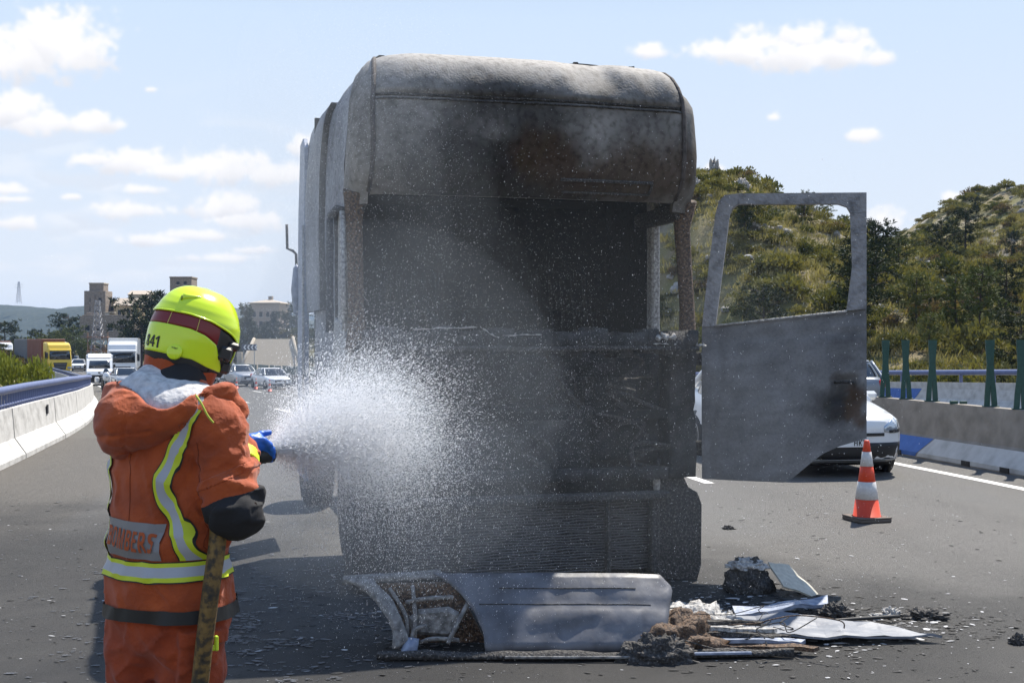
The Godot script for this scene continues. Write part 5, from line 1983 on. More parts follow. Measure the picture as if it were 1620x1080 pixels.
	# nose: grille, intake, plate
	if style == "hatch":
		obj("grille", nose_patch(st, band(-0.5, 0.5, 14, 0.535, 0.575), 0.01), M.black, t)
		obj("lower_intake", nose_patch(st, [[-0.86, 0.30, 0.44]] + band(-0.82, 0.82, 22, 0.235, 0.45) + [[0.86, 0.30, 0.44]], 0.009), M.black, t)
		obj("bumper_lip", nose_patch(st, band(-0.80, 0.80, 22, 0.205, 0.232), 0.02), M.chrome_grey, t)
	else:
		obj("grille", nose_patch(st, band(-0.40, 0.40, 12, 0.42 + lift, 0.62 + lift), 0.01), M.black, t)
		obj("lower_intake", nose_patch(st, band(-0.7, 0.7, 16, 0.26 + lift * 0.6, 0.37 + lift * 0.6), 0.01), M.black, t)
	var pz := car_front(st, 0.26, 0.45 + lift) + 0.025
	var pl := MB.new(false)
	pl.box(V(0, 0.455 + lift, pz), V(0.52, 0.11, 0.012), 0.003)
	var po := obj("number_plate", pl, M.plate, t)
	if plate_text: sign_text("plate_text", plate_text, 0.075, M.black, po, V(0.145, 0.455, pz + 0.009), V(1, 0, 0), V(0, 1, 0), 0.85)
	pl = MB.new(false)
	pl.box(V(0, 0.80 + lift, -L - 0.006), V(0.52, 0.11, 0.012), 0.003)
	obj("rear_plate", pl, M.plate, t)
	# under it and wheels
	var un := MB.new()
	un.box(V(0, 0.22 + lift * 0.4, -L * 0.5), V(1.5, 0.16, L - 0.5), 0.03)
	obj("underbody", un, M.black, t)
	for s: float in [-1.0, 1.0]:
		for z in [-0.82, -L + 0.78]:
			var tr := Transform3D(Basis(Vector3.BACK, -s * PI * 0.5), V(s * 0.80, 0.315 + lift * 0.1, z))
			var ar := MB.new()
			ar.lathe([Vector2(0.0, 0.092), Vector2(0.375, 0.092), Vector2(0.375, 0.0)], 24, tr)
			obj("wheel_arch", ar, M.black, t)
			var wb := MB.new()
			wb.lathe([Vector2(0.2, -0.1), Vector2(0.29, -0.1), Vector2(0.315, -0.07), Vector2(0.315, 0.07), Vector2(0.29, 0.11), Vector2(0.2, 0.11)], 24, tr)
			var wo := obj("wheel", wb, M.rubber, t)
			wb = MB.new()
			wb.lathe([Vector2(0.205, 0.10), Vector2(0.18, 0.112), Vector2(0.1, 0.10), Vector2(0.05, 0.115), Vector2(0.0, 0.115)], 20, tr)
			obj("rim", wb, M.chrome_grey, wo)
	return t

func car_paint(c: Color, rough := 0.3) -> StandardMaterial3D:
	var m := mat(c, rough)
	m.clearcoat_enabled = true
	m.clearcoat = 0.8
	m.clearcoat_roughness = 0.06
	return m

func make_lorry(called: String, label: String, at: Vector3, turn: float, paint: Material, cargo: Array, cargo_len: float, cargo_h: float) -> Node3D:
	var t := thing(called, label, "truck", at, turn)
	var b := MB.new()
	# cab with a raked screen, in side profile pushed across
	var prof := pv([0.0, 0.45, 0.06, 1.3, 0.02, 1.55, -0.28, 2.75, -0.5, 3.25, -0.9, 3.5, -2.2, 3.6, -2.2, 0.6])
	b.extrude(prof, -1.22, 1.22, Transform3D(Basis(V(0, 0, 1), V(0, 1, 0), V(-1, 0, 0)), Vector3()), 0.12)
	obj("cab", b, paint, t)
	var w := MB.new()
	w.thick([p3([-1.08, 1.72, 0.03, 0, 1.72, 0.05, 1.08, 1.72, 0.03]), p3([-1.06, 2.2, -0.09, 0, 2.2, -0.07, 1.06, 2.2, -0.09]), p3([-1.0, 2.62, -0.20, 0, 2.64, -0.18, 1.0, 2.62, -0.20])],
		[p3([-1.08, 1.72, -0.1, 0, 1.72, -0.1, 1.08, 1.72, -0.1]), p3([-1.06, 2.2, -0.2, 0, 2.2, -0.2, 1.06, 2.2, -0.2]), p3([-1.0, 2.62, -0.3, 0, 2.64, -0.3, 1.0, 2.62, -0.3])])
	obj("windscreen", w, M.glass_dark, t)
	w = MB.new()
	w.box(V(0, 2.72, 0.02), V(2.3, 0.16, 0.30), 0.05, Basis(Vector3.RIGHT, 0.3))
	obj("sun_visor", w, paint, t)
	w = MB.new()
	w.extrude(pv([-0.72, 1.38, 0.72, 1.38, 0.55, 0.62, -0.55, 0.62]), 0.02, 0.085, Transform3D(), 0.01)
	obj("grille", w, M.black, t)
	for k in 4:
		var gb := MB.new()
		gb.box(V(0, 0.76 + 0.16 * k, 0.09), V(1.05 + 0.08 * k, 0.03, 0.02), 0.005)
		obj("grille_bar", gb, M.chrome_grey, t)
	for s: float in [-1.0, 1.0]:
		var h := MB.new()
		h.box(V(s * 0.95, 0.82, 0.04), V(0.42, 0.22, 0.12), 0.04)
		obj("headlight", h, M.lamp, t)
		h = MB.new()
		h.box(V(s * 1.36, 2.15, -0.05), V(0.2, 0.62, 0.18), 0.05)
		h.tube(p3([s * 1.18, 2.45, -0.2, s * 1.36, 2.45, -0.05]), 0.025, 6)
		obj("door_mirror", h, M.black, t)
		h = MB.new()
		h.extrude(pv([-0.42, 1.75, -0.60, 2.5, -1.35, 2.55, -1.35, 1.75]), 0.0, 0.012, Transform3D(Basis(V(0, 0, 1), V(0, 1, 0), V(-1, 0, 0)), V(s * 1.222 + (0.012 if s > 0 else 0.0), 0, 0)))
		obj("side_window", h, M.glass_dark, t)
	w = MB.new()
	w.box(V(0, 0.42, 0.0), V(2.4, 0.28, 0.16), 0.05)
	obj("bumper", w, M.chrome_grey, t)
	var z := -2.7
	var n := 0
	for m in cargo:
		var l: float = cargo_len / cargo.size()
		var c := MB.new()
		c.box(V(0, 1.15 + cargo_h * 0.5, z - l * 0.5), V(2.5, cargo_h, l - 0.01), 0.04)
		var body := obj("load_box", c, m, t)
		# upright ribs of the box
		for k in int(l / 0.6):
			var r := MB.new(false)
			for s: float in [-1.0, 1.0]: r.box(V(s * 1.262, 1.15 + cargo_h * 0.5, z - 0.3 - k * 0.6), V(0.03, cargo_h - 0.25, 0.16), 0.01)
			if n < 24: obj("rib", r, m, body).set_meta("kind", "stuff")
			n += 1
		z -= l
	w = MB.new(false)
	w.box(V(0, 0.95, (-2.0 + z) * 0.5), V(0.9, 0.22, -z - 1.0), 0.02)
	obj("chassis", w, M.black, t)
	for zz in [-1.2, -3.6, z + 1.4, z + 2.7]:
		for s: float in [-1.0, 1.0]:
			var wb := MB.new()
			wb.lathe([Vector2(0.26, -0.16), Vector2(0.47, -0.16), Vector2(0.5, -0.1), Vector2(0.5, 0.1), Vector2(0.47, 0.16), Vector2(0.26, 0.16), Vector2(0.0, 0.1)], 20, Transform3D(Basis(Vector3.BACK, -s * PI * 0.5), V(s * 1.02, 0.5, zz)))
			obj("wheel", wb, M.rubber, t)
	return t

func on_road(x: float, d: float) -> Vector3: return V(x, gy(d), -d)

func traffic() -> void:
	M.chrome_grey = mat(lin(0.38, 0.39, 0.40), 0.3, 0.7)
	var white := car_paint(lin(0.70, 0.71, 0.72))
	var silver := car_paint(lin(0.38, 0.39, 0.41), 0.35)
	silver.metallic = 0.5
	var greyblue := car_paint(lin(0.16, 0.18, 0.21), 0.35)
	greyblue.metallic = 0.4
	make_car("hatchback", "white hatchback behind the open truck door beside the orange cone", V(4.30, 0, -15.35), 0.17, white, "hatch", "HKT")
	make_car("hatchback", "grey hatchback with red tail lamp on the opposite carriageway behind the green paddles", V(9.15, -0.22, -35.4), PI - 0.06, greyblue, "hatch")
	make_car("sedan", "white car nearest the helmet's visor, leftmost of the three stopped beside cones", on_road(-23.6, 100.0), 0.34, white, "suv", "", "")
	make_car("sedan", "silver-white car with dark windscreen, middle one of the three beside the cones", on_road(-19.9, 91.0), 0.52, silver, "suv")
	make_car("sedan", "low white saloon nearest the water spray, rightmost of the three beside the cones", on_road(-16.2, 84.0), 0.50, white, "sedan")
	make_car("sedan", "small white car between the yellow lorry and the white van", on_road(-54.3, 150.0), 0.3, white, "sedan")
	make_car("sedan", "silver car just behind the motorcycle, half hidden by the orange hood", on_road(-27.4, 86.0), 0.45, silver, "sedan")
	make_car("sedan", "dark grey car far behind the small white car in the queue", on_road(-63.0, 172.0), 0.3, greyblue, "suv")
	# lorries and van
	var yellow := car_paint(lin(0.66, 0.46, 0.02), 0.35)
	var brown := nmat([[0.0, 0.15, 0.05, 0.03], [1.0, 0.24, 0.085, 0.05]], 101, 0.02, 0.4, 0.6)
	var grey := nmat([[0.0, 0.10, 0.11, 0.13], [1.0, 0.17, 0.18, 0.20]], 102, 0.02, 0.4, 0.6)
	make_lorry("container_lorry", "yellow lorry carrying a brown and a grey container", on_road(-48.2, 128.0), 0.62, yellow, [brown, grey], 12.2, 2.75)
	make_lorry("lorry", "white lorry with dark windscreen behind the white van", on_road(-33.8, 104.0), 0.28, white, [white], 10.0, 2.7)
	make_lorry("lorry", "white lorry at the left edge above the round bush", on_road(-64.5, 152.0), 0.5, white, [nmat([[0.0, 0.14, 0.045, 0.02], [1.0, 0.26, 0.10, 0.05]], 103, 0.03, 0.5, 0.7)], 11.0, 2.6)
	van(white)
	motorbike()
	cones()
	sign_board()

func van(white: Material) -> void:
	var t := thing("delivery_van", "white delivery van with a raised load box, in front of the white lorry", "van", on_road(-32.3, 94.0), 0.34)
	var tr := Transform3D(Basis(V(0, 0, 1), V(0, 1, 0), V(-1, 0, 0)), Vector3())
	var b := MB.new()
	b.extrude(pv([0.0, 0.35, 0.04, 0.9, -0.08, 1.12, -0.75, 1.32, -1.35, 2.0, -1.7, 2.12, -2.4, 2.15, -2.4, 0.4]), -0.95, 0.95, tr, 0.09)
	obj("cab", b, white, t)
	b = MB.new()
	b.box(V(0, 1.45, -3.9), V(2.05, 1.9, 3.0), 0.05)
	obj("load_box", b, white, t)
	b = MB.new()
	b.extrude(pv([-1.6, 2.16, -2.2, 2.5, -2.4, 2.5, -2.4, 2.16]), -0.9, 0.9, tr, 0.05)
	obj("wind_deflector", b, white, t)
	b = MB.new()
	b.thick([p3([-0.80, 1.36, -0.76, 0, 1.36, -0.72, 0.80, 1.36, -0.76]), p3([-0.74, 1.95, -1.28, 0, 1.95, -1.24, 0.74, 1.95, -1.28])], [p3([-0.80, 1.36, -0.9, 0, 1.36, -0.9, 0.80, 1.36, -0.9]), p3([-0.74, 1.95, -1.4, 0, 1.95, -1.4, 0.74, 1.95, -1.4])])
	obj("windscreen", b, M.glass_dark, t)
	b = MB.new()
	b.box(V(0, 0.62, 0.03), V(1.3, 0.42, 0.08), 0.03)
	obj("grille", b, M.black, t)
	b = MB.new()
	b.box(V(0, 0.40, 0.0), V(1.85, 0.22, 0.14), 0.04)
	obj("bumper", b, M.black, t)
	for s: float in [-1.0, 1.0]:
		b = MB.new()
		b.box(V(s * 0.78, 0.86, -0.01), V(0.28, 0.26, 0.14), 0.05)
		obj("headlight", b, M.lamp, t)
		b = MB.new()
		b.box(V(s * 1.1, 1.5, -0.95), V(0.18, 0.32, 0.14), 0.04)
		obj("door_mirror", b, M.black, t)
		for z in [-0.85, -4.2]:
			b = MB.new()
			b.lathe([Vector2(0.2, -0.11), Vector2(0.33, -0.11), Vector2(0.35, 0.0), Vector2(0.33, 0.11), Vector2(0.2, 0.11), Vector2(0.0, 0.08)], 20, Transform3D(Basis(Vector3.BACK, -s * PI * 0.5), V(s * 0.85, 0.35, z)))
			obj("wheel", b, M.rubber, t)

func motorbike() -> void:
	var t := thing("motorcycle", "white police-style motorcycle parked in front of the van", "motorcycle", on_road(-26.0, 77.0), 0.5)
	var white := car_paint(lin(0.68, 0.69, 0.7))
	for z in [0.0, -1.5]:
		var b := MB.new()
		b.lathe([Vector2(0.22, -0.06), Vector2(0.30, -0.055), Vector2(0.32, 0.0), Vector2(0.30, 0.055), Vector2(0.22, 0.06)], 22, Transform3D(Basis(Vector3.BACK, PI * 0.5), V(0, 0.32, z)))
		var w := obj("wheel", b, M.rubber, t)
		b = MB.new()
		for k in 5: b.tube(PackedVector3Array([V(0, 0.32, z), V(0, 0.32 + sin(k * TAU / 5) * 0.23, z + cos(k * TAU / 5) * 0.23)]), 0.012, 5)
		obj("rim", b, M.chrome_grey, w)
	var b := MB.new()
	b.lathe([Vector2(0.02, -0.28), Vector2(0.16, -0.18), Vector2(0.22, 0.0), Vector2(0.17, 0.22), Vector2(0.1, 0.32)], 14, Transform3D(Basis(), V(0, 0.92, -0.15)), 1.15, 0.8)
	obj("fairing", b, white, t)
	b = MB.new()
	b.lathe([Vector2(0.17, 0.0), Vector2(0.15, 0.2), Vector2(0.08, 0.34)], 12, Transform3D(Basis(Vector3.RIGHT, -0.4), V(0, 1.15, -0.2)), 1.1, 0.4)
	obj("windshield", b, M.glass_dark, t)
	b = MB.new()
	b.box(V(0, 0.62, -0.75), V(0.36, 0.46, 0.8), 0.08)
	obj("engine", b, M.black, t)
	b = MB.new()
	b.box(V(0, 0.88, -1.1), V(0.34, 0.12, 0.75), 0.05)
	obj("seat", b, M.black, t)
	for s: float in [-1.0, 1.0]:
		b = MB.new()
		b.box(V(s * 0.36, 0.72, -1.45), V(0.24, 0.38, 0.5), 0.06)
		obj("pannier", b, white, t)
		b = MB.new()
		b.tube(p3([s * 0.05, 1.08, -0.3, s * 0.38, 1.12, -0.42]), 0.02, 6)
		b.box(V(s * 0.42, 1.22, -0.3), V(0.16, 0.1, 0.05), 0.02)
		obj("handlebar", b, M.black, t)
		b = MB.new()
		b.tube(p3([s * 0.1, 0.32, 0.0, s * 0.1, 0.85, -0.25]), 0.025, 6)
		obj("fork", b, M.chrome_grey, t)
	b = MB.new()
	b.lathe([Vector2(0.0, 0.03), Vector2(0.07, 0.02), Vector2(0.09, 0.0)], 14, Transform3D(Basis(Vector3.RIGHT, PI * 0.5), V(0, 0.98, 0.06)))
	obj("headlight", b, M.lamp, t)

func cones() -> void:
	var orange := nmat([[0.0, 0.62, 0.045, 0.012], [1.0, 0.74, 0.075, 0.02]], 104, 0.03, 2.0, 0.5)
	var white := nmat([[0.0, 0.50, 0.49, 0.48], [1.0, 0.66, 0.65, 0.64]], 105, 0.03, 2.0, 0.5)
	var rub := bmat(lin(0.12, 0.10, 0.085), 0.85, M.fine_bump, 4.0, 0.4)
	var t := thing("traffic_cone", "large orange cone with two white bands in front of the white hatchback", "cone", V(3.465, 0, -11.72), 0.25, "orange traffic cones")
	var b := MB.new()
	b.box(V(0, 0.018, 0), V(0.345, 0.036, 0.345), 0.01)
	b.box(V(0, 0.043, 0), V(0.345, 0.014, 0.345), 0.004, Basis(Vector3.UP, 0.02))
	obj("base", b, rub, t)
	var R := func(y: float) -> float: return lerpf(0.132, 0.026, (y - 0.05) / 0.73)
	var lips := [0.05, 0.215, 0.385, 0.535, 0.675, 0.78]
	for i in 5:
		var y0: float = lips[i]; var y1: float = lips[i + 1]
		b = MB.new()
		var o := 0.0025 if i % 2 == 1 else 0.0
		var pr := [Vector2(R.call(y0) + o, y0), Vector2(R.call(y1) + o, y1)]
		if i == 4: pr.append(Vector2(0.018, 0.787)); pr.append(Vector2(0.0, 0.787))
		if i == 0: pr.push_front(Vector2(0.145, 0.05)); pr.push_front(Vector2(0.148, 0.044))
		b.lathe(pr, 28)
		obj("white_band" if i % 2 == 1 else "cone_body", b, white if i % 2 == 1 else orange, t)
	var labels := ["small distant cone in front of the leftmost stopped white car", "small distant cone between the middle and leftmost stopped cars", "small distant cone in front of the low white saloon"]
	var where := [on_road(-19.4, 84.5), on_road(-17.6, 82.5), on_road(-15.35, 76.0)]
	for i in 3:
		var c := dup(t, labels[i])
		c.position = where[i]
		c.rotation.y = i * 0.7

func sign_board() -> void:
	var t := thing("chevron_sign", "dark board with white chevrons beside the visor, before the beige slope", "sign", on_road(-23.6, 105.0) + V(0.6, 0, 0), 0.3)
	var b := MB.new(false)
	b.box(V(0, 3.05, 0), V(1.3, 0.55, 0.05), 0.01)
	obj("board", b, mat(lin(0.03, 0.035, 0.06), 0.5), t)
	for k in 4:
		b = MB.new(false)
		var x := -0.5 + k * 0.32
		b.extrude(pv([x, 3.05, x + 0.14, 3.26, x + 0.26, 3.26, x + 0.12, 3.05, x + 0.26, 2.84, x + 0.14, 2.84]), 0.027, 0.03)
		obj("chevron", b, M.plate, t)
	for s: float in [-0.45, 0.45]:
		b = MB.new(false)
		b.box(V(s, 1.4, -0.05), V(0.07, 2.8, 0.05), 0.005)
		obj("post", b, M.chrome_grey, t)

# ---------------------------------------------------------------- land, hills, far buildings
var hn := noise(111, 0.035, 4)
var hn2 := noise(112, 0.15, 4)
var hn3 := noise(113, 0.5, 3)

func land_y(x: float, d: float) -> float:
	var o := x - xl(clampf(d, -20.0, 330.0))
	var road := gy(d) - 0.45
	# right-hand hills
	var right := -0.6
	var ra := tab([-30.0, 3.0, -10.0, 7.0, 0.0, 11.2, 8.0, 14.2, 13.0, 15.0, 17.0, 14.4, 20.0, 13.0, 24.0, 11.2, 28.0, 9.0, 34.0, 8.4, 44.0, 7.0, 70.0, 5.0], x)
	var pa := exp(-pow((d - 96.0) / (30.0 if d < 96.0 else 60.0), 2.0))
	var rb := tab([18.0, 3.0, 36.0, 8.5, 46.0, 13.0, 52.0, 17.0, 58.0, 20.0, 66.0, 21.0, 90.0, 23.0, 140.0, 26.0, 200.0, 22.0], x)
	var pb := exp(-pow((d - 150.0) / (58.0 if d < 150.0 else 80.0), 2.0))
	right = maxf(ra * pa, rb * pb) + 0.15 * minf(ra * pa, rb * pb) - 0.8
	var n := hn.get_noise_2d(x, d)
	right += smoothstep(2.0, 9.0, right) * (1.6 * n + 0.9 * hn2.get_noise_2d(x, d) + 0.35 * hn3.get_noise_2d(x, d))
	# left-hand ground: falls away beside the road, rises to the village mound
	var left := -1.6 + 0.5 * n
	left += 10.5 * exp(-pow((d - 285.0) / 62.0, 2.0)) * smoothstep(-190.0, -105.0, x) * smoothstep(-18.0, -55.0, x)
	left += 3.0 * smoothstep(90.0, 180.0, d) * smoothstep(-30.0, -70.0, x)
	left += 2.2 * exp(-pow((x + 16.5) / 2.6, 2.0) - pow((d - 40.0) / 6.0, 2.0))
	var side := right
	if o < 6.0: side = left
	var k := smoothstep(-2.5, -0.6, o) * (1.0 - smoothstep(ROAD_W + widen(d) + 14.8, ROAD_W + widen(d) + 24.0, o))
	if d > 300.0: k *= smoothstep(340.0, 300.0, d)
	var y := lerpf(side, road, k)
	if d > 420.0 or absf(x) > 320.0:
		y = lerpf(y, -4.0, smoothstep(380.0, 520.0, maxf(d, absf(x) * 1.25)))
	return y

func land_tone(x: float, d: float, y: float) -> Color:
	var n := hn2.get_noise_2d(x * 1.3, d * 1.3)
	var f := hn3.get_noise_2d(x, d)
	var grass := Vector3(0.26, 0.23, 0.12).lerp(Vector3(0.14, 0.14, 0.06), clampf(0.5 + n * 1.2, 0.0, 1.0))
	var soil := Vector3(0.26, 0.21, 0.15)
	var rock := Vector3(0.36, 0.34, 0.31)
	var c := grass.lerp(soil, clampf(0.1 + f * 1.3 - n * 0.5, 0.0, 0.8))
	c = c.lerp(rock, smoothstep(0.15, 0.5, hn2.get_noise_2d(x * 0.9 + 70.0, d * 1.6) + 0.2 * f) * smoothstep(4.0, 10.0, y))
	return Color(c.x, c.y, c.z)

func terrain() -> void:
	M.land = nmat([[0.0, 0.55, 0.55, 0.55], [0.5, 0.85, 0.85, 0.85], [1.0, 1.0, 1.0, 1.0]], 114, 0.05, 0.25, 0.95, M.rough_bump, 0.8, 5)
	M.land.vertex_color_use_as_albedo = true
	M.land.metallic_specular = 0.15
	var ds := []
	var d := -60.0
	while d < 4200.0:
		ds.append(d)
		d += 8.0 if d < 24.0 else (1.6 if d < 180.0 else (6.0 if d < 420.0 else d * 0.25))
	var xs := []
	var x := -4000.0
	while x < 4000.0:
		xs.append(x)
		if x < -330.0: x = minf(x * 0.72 + 0.0, x + 10.0)
		elif x < -60.0: x += 6.0
		elif x < 100.0: x += 1.6
		elif x < 330.0: x += 6.0
		else: x *= 1.35
	var b := MB.new()
	var prev := PackedVector3Array(); var pc := PackedColorArray()
	for dd in ds:
		var r := PackedVector3Array(); var c := PackedColorArray()
		for xx in xs:
			var y := land_y(xx, dd)
			r.append(V(xx, y, -dd)); c.append(land_tone(xx, dd, y))
		if prev.size():
			for k in xs.size() - 1:
				b.tric(prev[k], r[k], r[k + 1], pc[k], c[k], c[k + 1])
				b.tric(prev[k], r[k + 1], prev[k + 1], pc[k], c[k + 1], pc[k + 1])
		prev = r; pc = c
	struct("ground", b, M.land)
	# wooded ridges on the horizon
	far_ridge("distant_hill", 1250.0, [-900.0, 36.0, -720.0, 52.0, -640.0, 44.0, -580.0, 47.0, -500.0, 45.0, -450.0, 52.0, -415.0, 60.0, -380.0, 50.0, -340.0, 46.0, -300.0, 40.0, -220.0, 30.0, -100.0, 16.0, 0.0, 10.0], 260.0)
	far_ridge("distant_hill", 2600.0, [-1300.0, 50.0, -800.0, 70.0, -560.0, 72.0, -470.0, 68.0, -400.0, 62.0, -200.0, 60.0, 0.0, 55.0, 400.0, 60.0, 900.0, 80.0], 400.0)

func far_ridge(called: String, d0: float, prof: Array, deep: float) -> void:
	var m := nmat([[0.0, 0.016, 0.026, 0.018], [0.5, 0.03, 0.042, 0.028], [1.0, 0.055, 0.062, 0.04]], 115, 0.03, 0.011, 0.95, null, 0.0, 5)
	var b := MB.new()
	var rows := []
	var x0: float = prof[0]; var x1: float = prof[-2]
	var nx := 110
	for j in 16:
		var k := j / 15.0
		var r := PackedVector3Array()
		for i in nx + 1:
			var x := lerpf(x0, x1, float(i) / nx)
			var h := tab(prof, x) * sin(PI * minf(k * 0.62, 1.0) ) if k < 0.81 else tab(prof, x) * sin(PI * 0.5) * (1.0 - (k - 0.81) / 0.19)
			r.append(V(x, h * (1.0 + 0.10 * hn.get_noise_2d(x * 0.2, d0 + k * 40.0)) + 2.2 * hn2.get_noise_2d(x * 0.25, k * 60.0 + d0) * sin(PI * k) - 5.0, -d0 - deep * (k - 0.3)))
		rows.append(r)
	b.grid(rows)
	struct(called, b, m)

# ---------------------------------------------------------------- the village on the left
func block(t: Node3D, called: String, at: Vector3, size: Vector3, m: Material, bevel := 0.04) -> MeshInstance3D:
	var b := MB.new()
	b.box(at + V(0, size.y * 0.5, 0), size, bevel)
	return obj(called, b, m, t)

func openings(wall: Node3D, at: Vector3, nx: int, ny: int, dx: float, dy: float, w: float, h: float, m: Material) -> void:
	for j in ny:
		for i in nx:
			var b := MB.new(false)
			b.box(at + V((i - (nx - 1) * 0.5) * dx, j * dy, 0), V(w, h, 0.12), 0.0)
			var o := obj("window", b, m, wall)
			b = MB.new(false)
			b.box(at + V((i - (nx - 1) * 0.5) * dx, j * dy - h * 0.5 - 0.08, 0.06), V(w + 0.25, 0.12, 0.2), 0.0)
			obj("sill", b, M.concrete, o)

func gable(t: Node3D, at: Vector3, w: float, l: float, h: float, m: Material) -> void:
	var b := MB.new(false)
	b.extrude(pv([-w * 0.5, 0.0, w * 0.5, 0.0, 0.0, h]), -l * 0.5, l * 0.5, Transform3D(Basis(V(0, 0, -1), V(0, 1, 0), V(1, 0, 0)), at))
	obj("roof", b, m, t)

func spot(px: float, d: float) -> float: return (px - 810.0) * d / 1900.0

func buildings() -> void:
	var stone := nmat([[0.0, 0.19, 0.155, 0.125], [0.5, 0.27, 0.225, 0.185], [1.0, 0.35, 0.30, 0.25]], 121, 0.04, 0.12, 0.95, M.rough_bump, 0.4)
	var tan_wall := nmat([[0.0, 0.46, 0.34, 0.20], [1.0, 0.56, 0.43, 0.27]], 122, 0.03, 0.1, 0.95)
	var beige := nmat([[0.0, 0.34, 0.30, 0.24], [1.0, 0.44, 0.39, 0.32]], 123, 0.03, 0.15, 0.95)
	var roofm := nmat([[0.0, 0.40, 0.33, 0.26], [1.0, 0.52, 0.45, 0.37]], 124, 0.05, 0.3, 0.9)
	var dark := mat(lin(0.02, 0.02, 0.022), 0.4)
	var D := 262.0
	var g := 6.3
	var t := thing("stone_tower", "old dark stone tower with a narrower top storey above the village", "tower", V(spot(155, D), 0, -D))
	var w := block(t, "wall", V(0, g - 3.0, 0), V(4.6, 9.4, 4.6), stone)
	openings(w, V(0.2, g + 2.4, 2.32), 2, 2, 1.9, 2.0, 0.6, 0.9, dark)
	block(t, "buttress", V(-0.4, g - 3.0, 2.4), V(0.9, 8.6, 0.4), stone)
	w = block(t, "upper_wall", V(0.1, g + 6.4, 0), V(3.1, 1.5, 3.1), stone)
	block(t, "roof", V(0.1, g + 7.9, 0), V(3.3, 0.3, 3.3), beige)
	t = thing("long_house", "low ochre house between the stone tower and the gabled house", "house", V(spot(184, D + 4), 0, -D - 4))
	w = block(t, "wall", V(0, g - 3.0, 0), V(5.2, 7.4, 6.0), tan_wall)
	openings(w, V(0, g + 2.6, 3.02), 3, 1, 1.5, 1.0, 0.6, 0.8, dark)
	block(t, "roof", V(0, g + 4.4, 0), V(5.4, 0.25, 6.2), roofm)
	t = thing("gabled_house", "pale house with a broad cream roof right of the stone tower", "house", V(spot(205, D), 0, -D))
	w = block(t, "wall", V(0, g - 3.0, 0), V(4.8, 6.2, 6.0), tan_wall)
	openings(w, V(-0.3, g + 1.7, 3.02), 2, 1, 2.0, 1.0, 0.7, 1.1, dark)
	gable(t, V(0, g + 3.2, 0), 6.6, 5.2, 1.7, roofm)
	t = thing("ruined_house", "long low ruined stone house below the tower", "house", V(spot(172, D - 30), 0, -D + 30))
	w = block(t, "wall", V(0, 2.0, 0), V(9.6, 4.6, 5.0), stone)
	openings(w, V(0.0, 4.3, 2.52), 4, 1, 2.2, 1.0, 0.8, 1.0, dark)
	block(t, "roof", V(0.3, 6.6, 0), V(9.2, 0.22, 5.0), stone)
	block(t, "broken_gable", V(-3.2, 6.6, 0), V(2.2, 0.7, 0.5), stone)
	t = thing("white_shed", "tiny white shed roof in front of the gabled house", "shed", V(spot(170, D - 14), 0, -D + 14))
	block(t, "wall", V(0, g, 0), V(0.9, 1.3, 1.0), M.concrete_white)
	block(t, "roof", V(0.4, g + 1.3, 0), V(2.2, 0.2, 1.4), beige)
	t = thing("far_house", "pale flat roof showing behind the dark tree left of the helmet", "house", V(spot(223, D + 25), 0, -D - 25))
	w = block(t, "wall", V(0, g, 0), V(4.6, 6.6, 5.0), beige)
	openings(w, V(0, g + 5.4, 2.52), 2, 1, 1.8, 1.0, 0.7, 0.8, dark)
	gable(t, V(0, g + 6.6, 0), 5.4, 5.0, 1.0, roofm)
	t = thing("square_block", "square brown-grey building top showing just above the yellow helmet", "building", V(spot(290, D - 10), 0, -D + 10))
	w = block(t, "wall", V(0, 3.0, 0), V(4.5, 11.9, 4.5), stone)
	openings(w, V(0.2, 12.6, 2.27), 2, 2, 1.5, 1.3, 0.6, 0.6, dark)
	block(t, "parapet", V(0, 14.9, 0), V(4.7, 0.35, 4.7), stone)
	t = thing("apartment_building", "brown four-storey building with a shallow hipped roof behind the cypress", "building", V(spot(421, 215), 0, -218), -0.12)
	w = block(t, "wall", V(0, 0.5, 0), V(5.4, 8.0, 6.0), nmat([[0.0, 0.34, 0.27, 0.22], [1.0, 0.43, 0.36, 0.30]], 125, 0.03, 0.15, 0.95))
	openings(w, V(0, 3.2, 3.02), 4, 3, 1.25, 1.7, 0.55, 0.9, dark)
	block(t, "eaves", V(0, 8.5, 0), V(6.0, 0.22, 6.6), roofm)
	var b := MB.new(false)
	b.lathe([Vector2(4.1, 8.72), Vector2(0.4, 9.35), Vector2(0.0, 9.35)], 4, Transform3D(Basis(Vector3.UP, PI / 4), Vector3()))
	var ro := obj("roof", b, roofm, t)
	b = MB.new(false)
	b.box(V(0.2, 9.5, 0), V(0.7, 0.9, 0.7))
	obj("chimney", b, stone, ro)
	# paved slope with its edge beams
	t = thing("stone_slope", "beige masonry slope with raised edges beside the truck, behind the stopped cars", "embankment", V(spot(432, 120), 0, -120))
	b = MB.new(false)
	b.thick([p3([-2.9, -1.8, 3.5, 0, -1.8, 3.6, 2.9, -1.8, 3.5]), p3([-1.9, 2.0, -0.2, 0, 2.0, -0.2, 2.0, 2.0, -0.2])], [p3([-2.9, -2.6, 2.5, 0, -2.6, 2.5, 2.9, -2.6, 2.5]), p3([-1.9, 1.2, -1.2, 0, 1.2, -1.2, 2.0, 1.2, -1.2])])
	obj("paving", b, nmat([[0.0, 0.30, 0.245, 0.175], [0.5, 0.41, 0.345, 0.26], [1.0, 0.50, 0.43, 0.33]], 126, 0.09, 0.8, 0.95, M.rough_bump, 1.0), t)
